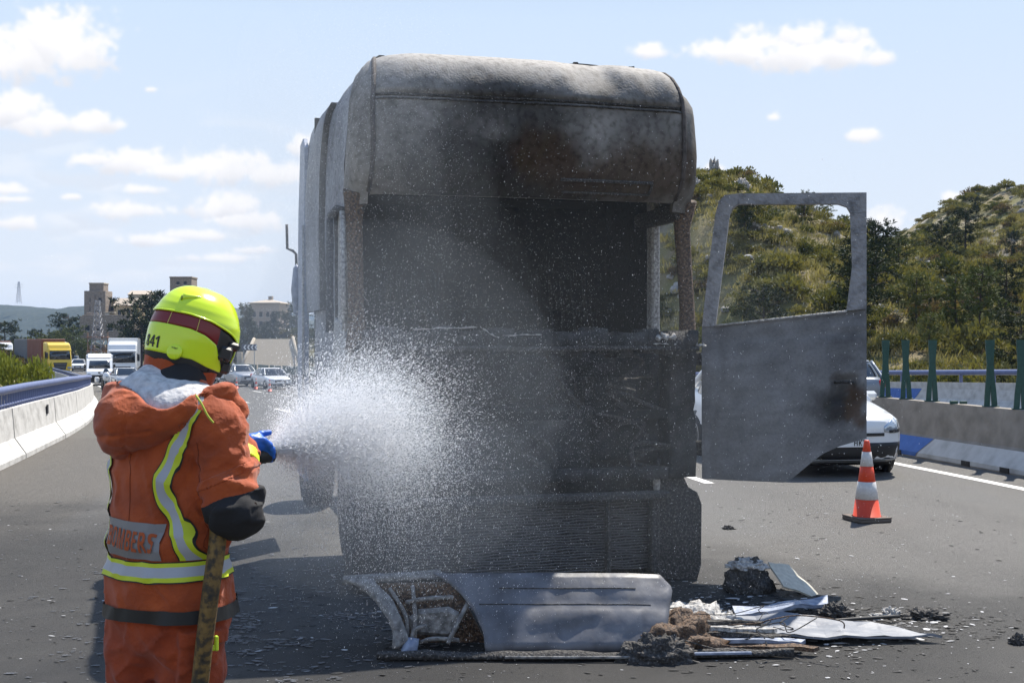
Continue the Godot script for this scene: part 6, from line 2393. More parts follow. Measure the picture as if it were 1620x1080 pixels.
	for e in [[-3.0, -1.8, 3.5, -1.95, 2.05, -0.2], [1.9, 2.2, -0.3, 2.9, -0.4, 2.2], [2.9, -0.4, 2.2, 2.95, -1.8, 3.5]]:
		b = MB.new()
		b.tube(p3(e), 0.17, 6)
		obj("edge_beam", b, beige, t)
	b = MB.new()
	b.box(V(-3.0, -0.6, 1.6), V(0.5, 2.6, 0.5), 0.04)
	obj("end_post", b, beige, t)
	b = MB.new()
	b.box(V(0, -1.75, 4.2), V(7.5, 0.5, 0.6), 0.05)
	obj("kerb_wall", b, beige, t)
	# green screen on the median further on, in separate lengths
	t = thing("green_screen", "dark green screen along the median behind the three stopped cars", "screen")
	var dd := 86.0
	while dd < 150.0:
		b = MB.new(false)
		b.box(along(dd + 2.2, ROAD_W + 0.5, 1.0), V(4.3, 1.0, 0.08), 0.01, Basis(Vector3.UP, PI * 0.5 + 0.40))
		obj("screen_panel", b, M.green_paddle, t)
		dd += 4.5
	# lattice mast with its crossbars, and a pylon on the skyline
	mast("lattice_mast", "grey steel lattice mast with a transformer platform behind the white van", V(spot(154, 150), 0.3, -150), 0.75, 6.6, true)
	mast("power_pylon", "thin power pylon on the wooded skyline at the far left", V(spot(29, 1290), 44.0, -1290.0), 2.2, 22.0, false)

func mast(called: String, label: String, at: Vector3, w: float, h: float, platform: bool) -> void:
	var t := thing(called, label, "mast", at)
	var steel := mat(lin(0.30, 0.30, 0.31), 0.5, 0.3)
	var r := 0.05 if platform else 0.16
	for s in [[-1, -1], [1, -1], [1, 1], [-1, 1]]:
		var b := MB.new(false)
		b.tube(PackedVector3Array([V(s[0] * w, -2.0, s[1] * w), V(s[0] * w * 0.3, h, s[1] * w * 0.3)]), r, 5)
		obj("leg", b, steel, t)
	var n := 9
	var br := MB.new(false)
	for k in n:
		var y0 := h * k / n; var y1 := h * (k + 1) / n
		var a := lerpf(w, w * 0.3, float(k) / n); var c := lerpf(w, w * 0.3, float(k + 1) / n)
		for f in 4:
			var g := Basis(Vector3.UP, f * PI * 0.5)
			br.tube(PackedVector3Array([g * V(-a, y0, a), g * V(c, y1, c)]), r * 0.6, 4)
			br.tube(PackedVector3Array([g * V(a, y0, a), g * V(-c, y1, c)]), r * 0.6, 4)
	obj("lattice_bracing", br, steel, t).set_meta("kind", "stuff")
	if platform:
		for y in [0.2, 2.0]:
			var b := MB.new(false)
			b.box(V(0, y, 0), V(2.6, 0.12, 0.9), 0.01)
			obj("platform", b, mat(lin(0.30, 0.16, 0.10), 0.7), t)
		for x in [-1.25, 1.25]:
			var b := MB.new(false)
			b.box(V(x, 1.0, 0), V(0.1, 3.2, 0.1), 0.01)
			obj("platform_post", b, mat(lin(0.26, 0.17, 0.12), 0.7), t)
		for x in [-0.7, 0.7]:
			var b := MB.new()
			b.lathe([Vector2(0.0, 0.0), Vector2(0.35, 0.02), Vector2(0.35, 0.7), Vector2(0.0, 0.75)], 12, Transform3D(Basis(), V(x, 0.3, 0)))
			obj("transformer", b, mat(lin(0.20, 0.15, 0.11), 0.6), t)
	else:
		for y in [0.72, 0.86]:
			var b := MB.new(false)
			b.tube(PackedVector3Array([V(-4.5, h * y, 0), V(4.5, h * y, 0)]), 0.14, 4)
			obj("crossarm", b, steel, t)

# ---------------------------------------------------------------- plants
func leaf(b: MB, p: Vector3, dir: Vector3, w: float, l: float, side: Vector3) -> void:
	var s := dir.cross(side)
	if s.length_squared() < 1e-6: s = Vector3.RIGHT
	s = s.normalized() * w
	var m := p + dir * l * 0.45
	var e := p + dir * l
	b.tri(p, m + s, e)
	b.tri(p, e, m - s)

func rdir(r: RandomNumberGenerator) -> Vector3:
	var z := r.randf_range(-1, 1); var a := r.randf() * TAU; var q := sqrt(1.0 - z * z)
	return V(q * cos(a), z, q * sin(a))

func bush_mesh(seed_: int, n: int, leaf_l: float, flat := 0.75) -> ArrayMesh:
	var r := RandomNumberGenerator.new()
	r.seed = seed_
	var b := MB.new(false)
	var lobes := []
	for i in 7: lobes.append([V(r.randf_range(-0.55, 0.55), r.randf_range(0.15, 0.6) * flat, r.randf_range(-0.55, 0.55)), r.randf_range(0.28, 0.5)])
	for i in n:
		var lo: Array = lobes[r.randi() % lobes.size()]
		var d := rdir(r)
		if d.y < -0.3: d.y = -d.y
		var p: Vector3 = lo[0] + d * lo[1] * V(1, flat, 1) * pow(r.randf(), 0.35)
		if p.y < 0.02: p.y = r.randf() * 0.1
		var dir := (d + rdir(r) * 0.8 + V(0, 0.35, 0)).normalized()
		var k := r.randf_range(0.65, 1.25)
		b.col = Color(k, k, k)
		leaf(b, p, dir, leaf_l * 0.28, leaf_l * r.randf_range(0.7, 1.3), rdir(r))
	return b.mesh()

# a pine of height 1: [trunk, crown]
func pine_meshes(seed_: int, style: int) -> Array:
	var r := RandomNumberGenerator.new()
	r.seed = seed_
	var tb := MB.new()
	var pts := PackedVector3Array(); var rad := []
	var bend := V(r.randf_range(-0.05, 0.05), 0, r.randf_range(-0.05, 0.05))
	for k in 8:
		var y := k / 7.0
		pts.append(V(bend.x * sin(y * 3.0), y * 0.93, bend.z * sin(y * 2.4)))
		rad.append(lerpf(0.022, 0.004, y))
	tb.tube(pts, rad, 7)
	var cb := MB.new(false)
	var limbs := 30 if style != 2 else 44
	for i in limbs:
		var y := lerpf(0.26 if style != 2 else 0.08, 0.96, pow(float(i) / limbs, 0.9))
		var reach := 0.0
		if style == 0: reach = 0.27 * pow(sin(PI * clampf((y - 0.12) / 0.92, 0.02, 0.98)), 0.7) * r.randf_range(0.55, 1.15)
		elif style == 1: reach = (0.31 * sqrt(maxf(0.0, 1.0 - pow((y - 0.62) / 0.42, 2.0))) + 0.04) * r.randf_range(0.5, 1.1)
		else: reach = (0.19 * (1.0 - y) + 0.02) * r.randf_range(0.75, 1.15)
		var a := i * 2.4 + r.randf_range(-0.4, 0.4)
		var st := V(bend.x * sin(y * 3.0), y * 0.93, bend.z * sin(y * 2.4))
		var up := 0.28 if style != 2 else -0.15
		var dir := V(cos(a), up + r.randf_range(-0.15, 0.15), sin(a)).normalized()
		var e := st + dir * reach
		tb.tube(PackedVector3Array([st, st.lerp(e, 0.5) - V(0, 0.008, 0), e]), [0.006, 0.004, 0.002], 4)
		var clumps := 7 if style != 2 else 5
		for c in clumps:
			var q := st.lerp(e, lerpf(0.35, 1.05, float(c) / (clumps - 1))) + rdir(r) * 0.035
			var k := r.randf_range(0.6, 1.35)
			for j in 17:
				var dd := (rdir(r) + dir * 0.5 + V(0, 0.35 if style != 2 else 0.0, 0)).normalized()
				var kk := k * r.randf_range(0.85, 1.15)
				cb.col = Color(kk, kk, kk)
				leaf(cb, q + rdir(r) * 0.016, dd, 0.0055, r.randf_range(0.035, 0.06), rdir(r))
	return [tb.mesh(), cb.mesh()]

func vegetation() -> void:
	var r := RandomNumberGenerator.new()
	r.seed = 77
	var bark := nmat([[0.0, 0.04, 0.03, 0.024], [1.0, 0.10, 0.08, 0.065]], 131, 0.05, 3.0, 0.95)
	var green := func(c: Color, back: float) -> StandardMaterial3D:
		var m := mat(c, 0.7)
		m.vertex_color_use_as_albedo = true
		m.metallic_specular = 0.25
		m.backlight_enabled = true
		m.backlight = Color(back, back, back * 0.6)
		return m
	var needles: Array = [green.call(lin(0.10, 0.12, 0.04), 0.45), green.call(lin(0.13, 0.145, 0.048), 0.5), green.call(lin(0.042, 0.055, 0.024), 0.35)]
	var kinds := []
	for k in 5: kinds.append(pine_meshes(200 + k, [0, 1, 0, 1, 2][k]))
	# named trees: pixel column in the photograph's width, distance, height, kind, tint, label
	var list := [
		[1205, 62, 6.0, 1, 2, "dark broad pine on the rocky slope, seen through the open door's window"],
		[1182, 74, 4.2, 0, 2, "small dark pine beside the window frame's left bar"],
		[1360, 58, 7.4, 2, 2, "tall dark pine straight behind the rear window frame of the open door"],
		[1385, 66, 6.4, 0, 2, "tall pine just right of the open door's top corner"],
		[1305, 92, 3.0, 1, 1, "small round pine on the ridge in the door's window, left one"],
		[1335, 96, 3.6, 0, 1, "small pine on the ridge in the door's window, right one"],
		[1272, 80, 3.0, 3, 0, "low olive pine on the slope in the middle of the door's window"],
		[1425, 74, 4.6, 1, 0, "bushy olive pine right of the tall pines by the door"],
		[1452, 60, 4.4, 3, 1, "bright olive pine low on the slope above the green paddles"],
		[1492, 88, 5.2, 1, 2, "dark round pine high on the right-hand hill"],
		[1528, 92, 5.4, 3, 2, "second dark round pine on the right-hand hill, nearer the edge"],
		[1515, 58, 4.8, 2, 0, "slim pine with a bare trunk above the paddles"],
		[1558, 56, 6.0, 0, 0, "tall slender pine on the lower right slope"],
		[1590, 66, 5.2, 3, 2, "broad dark pine near the right edge, mid slope"],
		[1612, 48, 4.6, 1, 2, "dark pine cut by the right edge, low on the slope"],
		[1475, 54, 3.2, 0, 1, "low bright pine just behind the blue rail"],
		[1560, 104, 4.0, 1, 2, "small dark pine below the right-hand summit"],
		[1600, 112, 4.4, 3, 2, "dark pine close under the right-hand summit"],
		[1640, 98, 5.0, 0, 2, "pine at the right edge of the upper slope"],
		[1445, 118, 3.2, 1, 1, "small pine in the saddle between the two hills"],
		[1660, 70, 6.0, 2, 0, "tall pine partly outside the right edge"],
		[1400, 100, 3.4, 3, 1, "small pine at the left end of the saddle"],
		[1510, 128, 3.6, 1, 1, "small rounded pine on the right hill's skyline"],
		[1545, 138, 3.4, 3, 2, "dark little pine on the right hill's skyline, nearer the summit"]]
	var n := 0
	for a in list:
		var x := spot(a[0], a[1])
		var t := thing("pine_tree", a[5], "tree", V(x, land_y(x, a[1]) - 0.15, -a[1]), r.randf() * TAU, "pines on the hillside")
		var m: Array = kinds[a[3]]
		var tr := put("trunk", m[0], bark, t)
		var cr := put("crown", m[1], needles[a[4]], t)
		var wide := r.randf_range(0.92, 1.15)
		var hh: float = a[2] * 0.74
		t.scale = V(hh * wide, hh, hh * wide)
		n += 1
	# trees round the village and along the left
	var left := [
		[238, 175, 12.5, 1, 2, "big dark tree left of the yellow helmet"],
		[222, 168, 9.5, 3, 2, "dark tree at the left side of the big one by the helmet"],
		[258, 182, 11.5, 1, 2, "dark tree closest to the helmet's back"],
		[388, 140, 9.6, 4, 2, "tall pointed conifer right of the helmet"],
		[372, 150, 7.8, 1, 2, "round dark tree at the left foot of the pointed conifer"],
		[404, 146, 6.6, 4, 2, "shorter conifer right of the pointed one"],
		[420, 168, 6.2, 4, 2, "slim dark cypress before the brown building's wall"],
		[434, 172, 5.8, 4, 2, "slim dark cypress at the brown building's right corner"],
		[452, 190, 5.6, 1, 2, "dark tree right of the brown building"],
		[466, 180, 6.4, 3, 2, "dark tree nearest the truck's left edge"],
		[106, 235, 10.5, 1, 2, "dark round tree left of the ruined house"],
		[118, 225, 8.0, 3, 0, "olive tree in front of the ruined house's left end"],
		[54, 245, 7.6, 0, 2, "dark pointed tree above the brown shrubs"],
		[8, 215, 8.8, 1, 2, "dark tree at the left edge of the photograph"],
		[30, 228, 5.6, 3, 1, "low olive tree at the left, above the lorry"],
		[75, 205, 6.4, 1, 0, "wide brownish tree above the yellow lorry"],
		[92, 210, 6.8, 3, 0, "brownish tree right of the wide one above the yellow lorry"],
		[140, 200, 4.8, 1, 0, "low tree in front of the ruined house's wall"],
		[196, 190, 5.6, 3, 2, "dark tree behind the white lorry's cab"],
		[130, 215, 5.2, 3, 0, "low tree left of the lattice mast"],
		[60, 198, 5.4, 1, 1, "olive tree over the yellow lorry's containers"]]
	for a in left:
		var x := spot(a[0], a[1])
		var t := thing("tree", a[5], "tree", V(x, land_y(x, a[1]) - 0.3, -a[1]), r.randf() * TAU, "trees round the village")
		var m: Array = kinds[a[3]]
		put("trunk", m[0], bark, t)
		put("crown", m[1], needles[a[4]], t)
		var wide: float = a[2] * (1.25 if a[3] in [1, 3] else 1.0)
		t.scale = V(wide, a[2], wide)
	# the round bush behind the left railing
	var bm := bush_mesh(301, 5200, 0.085, 0.9)
	var bt := thing("round_bush", "rounded olive-green bush behind the left railing", "bush", V(spot(20, 36), land_y(spot(20, 36), 36) - 0.1, -36), 0.4)
	put("foliage", bm, green.call(lin(0.26, 0.28, 0.06), 0.6), bt)
	bt.scale = V(1.25, 2.25, 1.25)
	var sb := MB.new()
	for k in 7: sb.tube(PackedVector3Array([V(0, 0, 0), V(cos(k * 0.9) * 0.3, 0.35, sin(k * 0.9) * 0.3)]), [0.03, 0.012], 5)
	obj("stem", sb, bark, bt)
	bt = dup(bt, "smaller olive bush beside the rounded one, behind the left railing") as Node3D
	bt.position = V(spot(66, 44), land_y(spot(66, 44), 44) - 0.1, -44)
	bt.scale = V(0.8, 0.75, 0.8)
	# scrub on the slopes, far too many to count
	var shrub := [bush_mesh(311, 480, 0.16), bush_mesh(312, 480, 0.14, 0.6), bush_mesh(313, 460, 0.18, 1.0)]
	var sm: StandardMaterial3D = green.call(Color(1, 1, 1), 0.75)
	var xf := [[], [], []]; var cs := [[], [], []]
	for i in 9000:
		var d := r.randf_range(42.0, 175.0)
		var px := r.randf_range(860.0, 1760.0)
		var x := spot(px, d)
		var o := x - xl(d) - ROAD_W - widen(d)
		if o < 15.5: continue
		var y := land_y(x, d)
		var dens := hn2.get_noise_2d(x * 1.3, d * 1.3)
		if dens < r.randf_range(-0.35, 0.3) and o > 18.0: continue
		var k := r.randi() % 3
		var s := r.randf_range(0.30, 0.95) * (1.0 + 0.5 * maxf(dens, 0.0))
		if r.randf() < 0.12: s *= 1.7
		xf[k].append(Transform3D(Basis(Vector3.UP, r.randf() * TAU).scaled(V(s, s * r.randf_range(0.7, 1.2), s)), V(x, y - 0.08, -d)))
		var u := r.randf()
		var c := Vector3(0.075, 0.086, 0.034).lerp(Vector3(0.23, 0.21, 0.085), u)
		if r.randf() < 0.1: c = Vector3(0.19, 0.165, 0.065)
		if r.randf() < 0.06: c = Vector3(0.16, 0.12, 0.08)
		cs[k].append(Color(c.x, c.y, c.z))
	for k in 3: tag(multi("hillside_scrub", shrub[k], sm, xf[k], cs[k]), ["low olive scrub scattered all over the right-hand hills", "flat yellowish scrub between the shrubs of the right-hand hills", "taller dark scrub dotted over the right-hand hills"][k], "scrub", "", "stuff")
	# dry grass between the shrubs
	var gb := MB.new(false)
	for i in 46:
		var k := r.randf_range(0.7, 1.25)
		gb.col = Color(k, k, k)
		var p := V(r.randf_range(-0.5, 0.5), 0.0, r.randf_range(-0.5, 0.5))
		leaf(gb, p, (V(r.randf_range(-0.5, 0.5), 1.0, r.randf_range(-0.5, 0.5))).normalized(), 0.022, r.randf_range(0.25, 0.6), rdir(r))
	var tuft := gb.mesh()
	var gx := []; var gc := []
	for i in 5000:
		var d := r.randf_range(44.0, 130.0)
		var x := spot(r.randf_range(1000.0, 1700.0), d)
		if x - xl(d) - ROAD_W - widen(d) < 15.5: continue
		var s := r.randf_range(0.5, 1.15)
		gx.append(Transform3D(Basis(Vector3.UP, r.randf() * TAU).scaled(V(s * 1.3, s, s * 1.3)), V(x, land_y(x, d) - 0.03, -d)))
		var u := r.randf()
		var c := Vector3(0.20, 0.185, 0.08).lerp(Vector3(0.42, 0.36, 0.20), u)
		gc.append(Color(c.x, c.y, c.z))
	tag(multi("dry_grass", tuft, sm, gx, gc), "tufts of dry yellowish grass covering the right-hand hills", "grass", "", "stuff")
	# brownish scrub on the left
	var xl_ := []; var cl := []
	for i in 2600:
		var d := r.randf_range(60.0, 290.0)
		var px := r.randf_range(-60.0, 500.0)
		var x := spot(px, d)
		if x - xl(d) > -3.0 and x - xl(d) < ROAD_W + widen(d) + 15.5: continue
		var s := r.randf_range(0.6, 1.7) * (1.0 if d < 150.0 else 1.5)
		xl_.append(Transform3D(Basis(Vector3.UP, r.randf() * TAU).scaled(V(s, s * 0.9, s)), V(x, land_y(x, d) - 0.1, -d)))
		var c := Vector3(0.05, 0.06, 0.022).lerp(Vector3(0.16, 0.12, 0.05), pow(r.randf(), 1.5))
		cl.append(Color(c.x, c.y, c.z))
	tag(multi("roadside_scrub", shrub[0], sm, xl_, cl), "brownish scrub and undergrowth along the left of the road", "scrub", "", "stuff")
	# stones
	var st := MB.new(false)
	st.lathe([Vector2(0.0, -0.3), Vector2(0.45, -0.25), Vector2(0.5, 0.1), Vector2(0.3, 0.35), Vector2(0.0, 0.4)], 7, Transform3D(Basis(), V(0, 0, 0)), 1.2, 0.8)
	var stone := st.mesh()
	var xs := []; var c2 := []
	for i in 4500:
		var d := r.randf_range(46.0, 150.0)
		var x := spot(r.randf_range(900.0, 1720.0), d)
		var o := x - xl(d) - ROAD_W - widen(d)
		if o < 17.0: continue
		var y := land_y(x, d)
		if hn2.get_noise_2d(x * 0.9 + 70.0, d * 1.6) < r.randf_range(0.0, 0.3) or y < 3.0: continue
		var s := r.randf_range(0.2, 0.7) * (1.6 if r.randf() < 0.15 else 1.0)
		xs.append(Transform3D(Basis.from_euler(V(r.randf_range(-0.5, 0.5), r.randf() * TAU, r.randf_range(-0.5, 0.5))).scaled(V(s, s * 0.8, s)), V(x, y, -d)))
		var k := r.randf_range(0.26, 0.44)
		c2.append(Color(k, k * 0.96, k * 0.9))
	var rm := nmat([[0.0, 0.6, 0.6, 0.6], [1.0, 1.0, 1.0, 1.0]], 132, 0.03, 1.5, 0.95, M.rough_bump, 0.8)
	rm.vertex_color_use_as_albedo = true
	tag(multi("hillside_stones", stone, rm, xs, c2), "pale broken stones strewn over the rocky hillside", "stones", "", "stuff")
	# outcrops that stand out
	var rock_m := nmat([[0.0, 0.2, 0.19, 0.17], [0.5, 0.33, 0.31, 0.285], [1.0, 0.44, 0.42, 0.39]], 133, 0.03, 0.7, 0.95, M.rough_bump, 1.2)
	var oc := [[1131, 93, 1.6, 2.4, "upright grey rock pillar on the crest right beside the cab's roof"], [1118, 90, 1.9, 1.2, "low grey outcrop at the foot of the rock pillar"], [1172, 84, 2.2, 1.0, "pale ledge behind the open door's top left corner"], [1272, 86, 1.5, 1.9, "pale broken crag in the door's window, upper right"], [1284, 84, 1.5, 1.3, "smaller pale crag below the broken one in the window"], [1096, 82, 2.0, 1.2, "grey ledge seen between the cab's pillars"]]
	for a in oc:
		var x := spot(a[0], a[1])
		lumpy("rock_outcrop", a[4], "rock", V(x, land_y(x, a[1]) - 0.15, -a[1]), V(a[2] * 0.62, a[3] * 0.72, a[2] * 0.5), rock_m, 400 + int(a[0]), 0.42).set_meta("group", "outcrops on the rocky slope")

# ---------------------------------------------------------------- wreckage in front of the truck
func lumpy(called: String, label: String, cat: String, at: Vector3, size: Vector3, m: Material, seed_: int, rough := 0.35) -> Node3D:
	var n := noise(seed_, 2.2 / maxf(size.x, 0.05) * 0.5, 4)
	var n2 := noise(seed_ + 50, 15.0, 3)
	var b := MB.new()
	var R := []
	var nu := 54; var nv := 20
	for j in nv + 1:
		var r := PackedVector3Array()
		var v := float(j) / nv * PI * 0.5
		for i in nu:
			var a := TAU * i / nu
			var d := V(cos(a) * cos(v), sin(v), sin(a) * cos(v))
			var k := 1.0 + rough * n.get_noise_3d(d.x * size.x * 2.0, d.y * size.x * 2.0 + seed_, d.z * size.x * 2.0) * 1.6
			k += rough * 0.22 * n2.get_noise_3d(d.x * size.x, d.y * size.x, d.z * size.x)
			r.append(V(d.x * size.x * 0.5, d.y * size.y, d.z * size.z * 0.5) * k)
		R.append(r)
	b.loft(R, true, true, false)
	return tag(obj(called, b, m, null, at), label, cat)

func sheet(poly: PackedVector2Array, th: float, m: Material, called: String, label: String, cat: String, at: Vector3, rot: Vector3, bend := 0.0, seed_ := 1) -> Node3D:
	# a torn plate lying about: outline in x / depth, thickness upwards, buckled a little
	var b := MB.new(false)
	var n := noise(seed_, 1.7, 3)
	var lo := Vector2(1e9, 1e9); var hi := -lo
	for p in poly:
		lo = lo.min(p); hi = hi.max(p)
	var N := 14
	var tops := []
	for j in N:
		for i in N:
			var a := lo + (hi - lo) * Vector2(float(i) / N, float(j) / N)
			var c := lo + (hi - lo) * Vector2(float(i + 1) / N, float(j + 1) / N)
			var cell := PackedVector2Array([a, Vector2(c.x, a.y), c, Vector2(a.x, c.y)])
			for piece in Geometry2D.intersect_polygons(cell, poly):
				tops.append(piece)
	for piece in tops:
		var ids := Geometry2D.triangulate_polygon(piece)
		for t in range(0, ids.size(), 3):
			var q := []
			for k in 3:
				var p: Vector2 = piece[ids[t + k]]
				q.append(V(p.x, bend * n.get_noise_2d(p.x * 1.3, p.y * 1.3) + 0.12 * bend * n.get_noise_2d(p.x * 6.0, p.y * 6.0), -p.y))
			if (q[1] - q[0]).cross(q[2] - q[0]).y > 0.0: b.tri(q[0], q[2], q[1])
			else: b.tri(q[0], q[1], q[2])
			for k in 3: q[k] -= V(0, th, 0)
			b.tri(q[0], q[1], q[2])
	for i in poly.size():
		var p := poly[i]; var w := poly[(i + 1) % poly.size()]
		for s in 6:
			var a := p.lerp(w, s / 6.0); var c := p.lerp(w, (s + 1) / 6.0)
			var ya := bend * n.get_noise_2d(a.x * 1.3, a.y * 1.3) + 0.12 * bend * n.get_noise_2d(a.x * 6.0, a.y * 6.0)
			var yc := bend * n.get_noise_2d(c.x * 1.3, c.y * 1.3) + 0.12 * bend * n.get_noise_2d(c.x * 6.0, c.y * 6.0)
			b.quad(V(a.x, ya, -a.y), V(c.x, yc, -c.y), V(c.x, yc - th, -c.y), V(a.x, ya - th, -a.y))
	var o := obj(called, b, m, null, at)
	o.rotation = rot
	return tag(o, label, cat)

func wreckage() -> void:
	var shell_m := nmat([[0.0, 0.045, 0.045, 0.05], [0.35, 0.085, 0.087, 0.10], [0.6, 0.115, 0.119, 0.136], [1.0, 0.155, 0.16, 0.178]], 141, 0.012, 0.7, 0.5, M.rough_bump, 0.12, 5)
	var ash_mid := nmat([[0.0, 0.06, 0.058, 0.055], [0.4, 0.15, 0.145, 0.14], [0.7, 0.24, 0.235, 0.225], [1.0, 0.33, 0.325, 0.315]], 144, 0.03, 1.2, 0.8, M.char.normal_texture, 0.35)
	# the fallen bumper: main panel leaning back towards the truck
	var t := thing("fallen_bumper", "pale scorched bumper lying in front of the truck, lamp opening on its left", "bumper", V(0.0, 0.0, -6.66))
	var nz := noise(142, 1.4, 3)
	var rows := []; var back := []
	for j in 17:
		var v := j / 16.0
		var xl0 := tab([0.0, -0.145, 0.3, -0.16, 0.55, -0.215, 0.75, -0.29, 0.9, -0.37, 1.0, -0.455], v)
		var xr0 := tab([0.0, 0.80, 0.25, 0.86, 0.6, 0.90, 0.85, 0.93, 1.0, 0.86], v)
		var y := tab([0.0, 0.015, 0.12, 0.06, 0.5, 0.215, 1.0, 0.415], v)
		var z := tab([0.0, 0.0, 0.12, 0.02, 0.5, -0.085, 1.0, -0.27], v)
		var r := PackedVector3Array(); var q := PackedVector3Array()
		for i in 41:
			var u := i / 40.0
			var x := lerpf(xl0, xr0, u)
			var k := 0.012 * nz.get_noise_2d(x * 2.0, v * 2.0) - 0.07 * pow(maxf(0.0, (x - 0.55) / 0.4), 2.0) - 0.008 * exp(-pow((v - 0.62 - 0.02 * x) / 0.018, 2.0)) - 0.006 * exp(-pow((v - 0.84) / 0.018, 2.0)) * smoothstep(-0.1, 0.0, x)
			r.append(V(x, y + k * 0.4, z + k)); q.append(V(x, y + k * 0.4 - 0.012, z + k - 0.014))
		rows.append(r); back.append(q)
	var b := MB.new()
	b.thick(rows, back)
	obj("front_skin", b, shell_m, t)
	for gr in [[10, 2, 37], [13, 8, 34]]:
		var gp := PackedVector3Array()
		for i in range(gr[1], gr[2]): gp.append(rows[gr[0]][i] + V(0, 0.001, 0.001))
		b = MB.new()
		b.tube(gp, 0.0035, 5)
		obj("panel_groove", b, M.char, t)
	# left end: curved sliver round the lamp opening
	b = MB.new()
	rows = []; back = []
	for j in 15:
		var v := j / 14.0
		var a := tab([0.0, -0.665, 0.25, -0.665, 0.5, -0.70, 0.75, -0.79, 0.9, -0.88, 1.0, -0.97], v)
		var c := tab([0.0, -0.63, 0.12, -0.575, 0.25, -0.585, 0.5, -0.62, 0.75, -0.68, 0.9, -0.76, 1.0, -0.80], v)
		var y := tab([0.0, 0.05, 0.5, 0.20, 1.0, 0.395], v)
		var z := tab([0.0, 0.0, 0.5, -0.07, 1.0, -0.22], v)
		var r := PackedVector3Array(); var q := PackedVector3Array()
		for i in 7:
			var x := lerpf(a, c, i / 6.0)
			r.append(V(x, y, z + 0.02 * sin(PI * i / 6.0))); q.append(V(x, y - 0.01, z - 0.02))
		rows.append(r); back.append(q)
	b.thick(rows, back)
	obj("lamp_surround", b, ash_mid, t)
	b = MB.new()
	b.thick([p3([-0.97, 0.40, -0.22, -0.7, 0.405, -0.27, -0.42, 0.41, -0.33]), p3([-0.97, 0.36, -0.20, -0.7, 0.37, -0.25, -0.40, 0.385, -0.32])], [p3([-0.97, 0.40, -0.28, -0.7, 0.405, -0.33, -0.42, 0.41, -0.39]), p3([-0.97, 0.36, -0.24, -0.7, 0.37, -0.29, -0.40, 0.385, -0.36])])
	obj("top_edge", b, ash_mid, t)
	# what is left of the lamp's inside: a tray, ribs, wires
	var tray := MB.new()
	tray.extrude(pv([-0.57, 0.10, -0.36, 0.08, -0.30, 0.13, -0.30, 0.22, -0.36, 0.25, -0.53, 0.235, -0.585, 0.19]), -0.16, -0.11, Transform3D(), 0.02)
	obj("lamp_tray", tray, ash_mid, t)
	b = MB.new()
	b.extrude(pv([-0.66, 0.02, -0.15, 0.02, -0.33, 0.36, -0.78, 0.35]), -0.30, -0.24)
	obj("lamp_back", b, M.rusty, t)
	for rr in [[-0.59, 0.05, -0.08, -0.60, 0.2, -0.12, -0.70, 0.34, -0.2], [-0.55, 0.05, -0.09, -0.545, 0.2, -0.1, -0.57, 0.35, -0.22], [-0.60, 0.27, -0.16, -0.48, 0.30, -0.12, -0.34, 0.29, -0.2], [-0.52, 0.06, -0.08, -0.44, 0.09, -0.05, -0.30, 0.07, -0.1], [-0.56, 0.06, -0.05, -0.55, 0.13, -0.07, -0.48, 0.16, -0.06], [-0.36, 0.06, -0.06, -0.31, 0.16, -0.1, -0.24, 0.28, -0.2]]:
		b = MB.new()
		b.tube(spline(p3(rr), 6), 0.013, 6)
		obj("lamp_rib", b, ash_mid, t)
	b = MB.new()
	b.thick([p3([-0.62, 0.012, 0.04, -0.58, 0.02, 0.06, -0.53, 0.01, 0.03]), p3([-0.60, 0.10, -0.04, -0.56, 0.105, -0.02, -0.52, 0.09, -0.05])], [p3([-0.62, 0.0, 0.02, -0.58, 0.0, 0.03, -0.53, 0.0, 0.01]), p3([-0.60, 0.09, -0.07, -0.56, 0.09, -0.05, -0.52, 0.08, -0.08])])
	obj("foil_scrap", b, M.blue_grey, t)
	# lower lip on the road
	b = MB.new()
	rows = []; back = []
	for i in 36:
		var x := lerpf(-0.74, 1.56, i / 35.0)
		var wob := 0.02 * nz.get_noise_1d(x * 2.0)
		var w := tab([-0.74, 0.03, -0.5, 0.10, 0.0, 0.13, 0.9, 0.13, 1.35, 0.08, 1.56, 0.015], x)
		var z := 0.10 + 0.06 * (x / 1.5) * (x / 1.5) * 0.0 - 0.07 * smoothstep(0.4, 1.6, x)
		r_add(rows, [V(x, 0.035 + wob, z), V(x, 0.045 + wob, z - w * 0.5), V(x, 0.03 + wob, z - w)])
		r_add(back, [V(x, 0.012, z), V(x, 0.012, z - w * 0.5), V(x, 0.008, z - w)])
	b.thick(rows, back)
	obj("lower_lip", b, M.char, t)
	b = MB.new()
	b.box(V(0.32, 0.028, 0.112), V(0.72, 0.016, 0.012), 0.004)
	obj("trim_strip", b, ash_mid, t)
	b = MB.new()
	b.box(V(1.02, 0.038, 0.075), V(0.6, 0.018, 0.014), 0.004, Basis(Vector3.UP, 0.06))
	obj("trim_strip", b, M.blue_grey, t)
	# burnt heap under the right corner
	lumpy("burnt_heap", "rust-brown heap of burnt debris at the bumper's right end", "debris", V(0.90, -0.02, -6.92), V(0.62, 0.20, 0.62), M.rusty, 151, 0.3)
	lumpy("ash_heap", "grey ash heap against the truck's right front corner", "debris", V(1.12, -0.02, -7.25), V(0.55, 0.17, 0.6), M.ash_pale, 152, 0.25)
	lumpy("black_heap", "black charred heap below the bumper's right end", "debris", V(0.80, -0.02, -6.60), V(0.42, 0.14, 0.22), M.char, 153, 0.3)
	lumpy("melted_lump", "dark melted lump with an ash-white top, right of the truck", "debris", V(1.66, -0.01, -8.42), V(0.34, 0.23, 0.30), M.char, 154, 0.2)
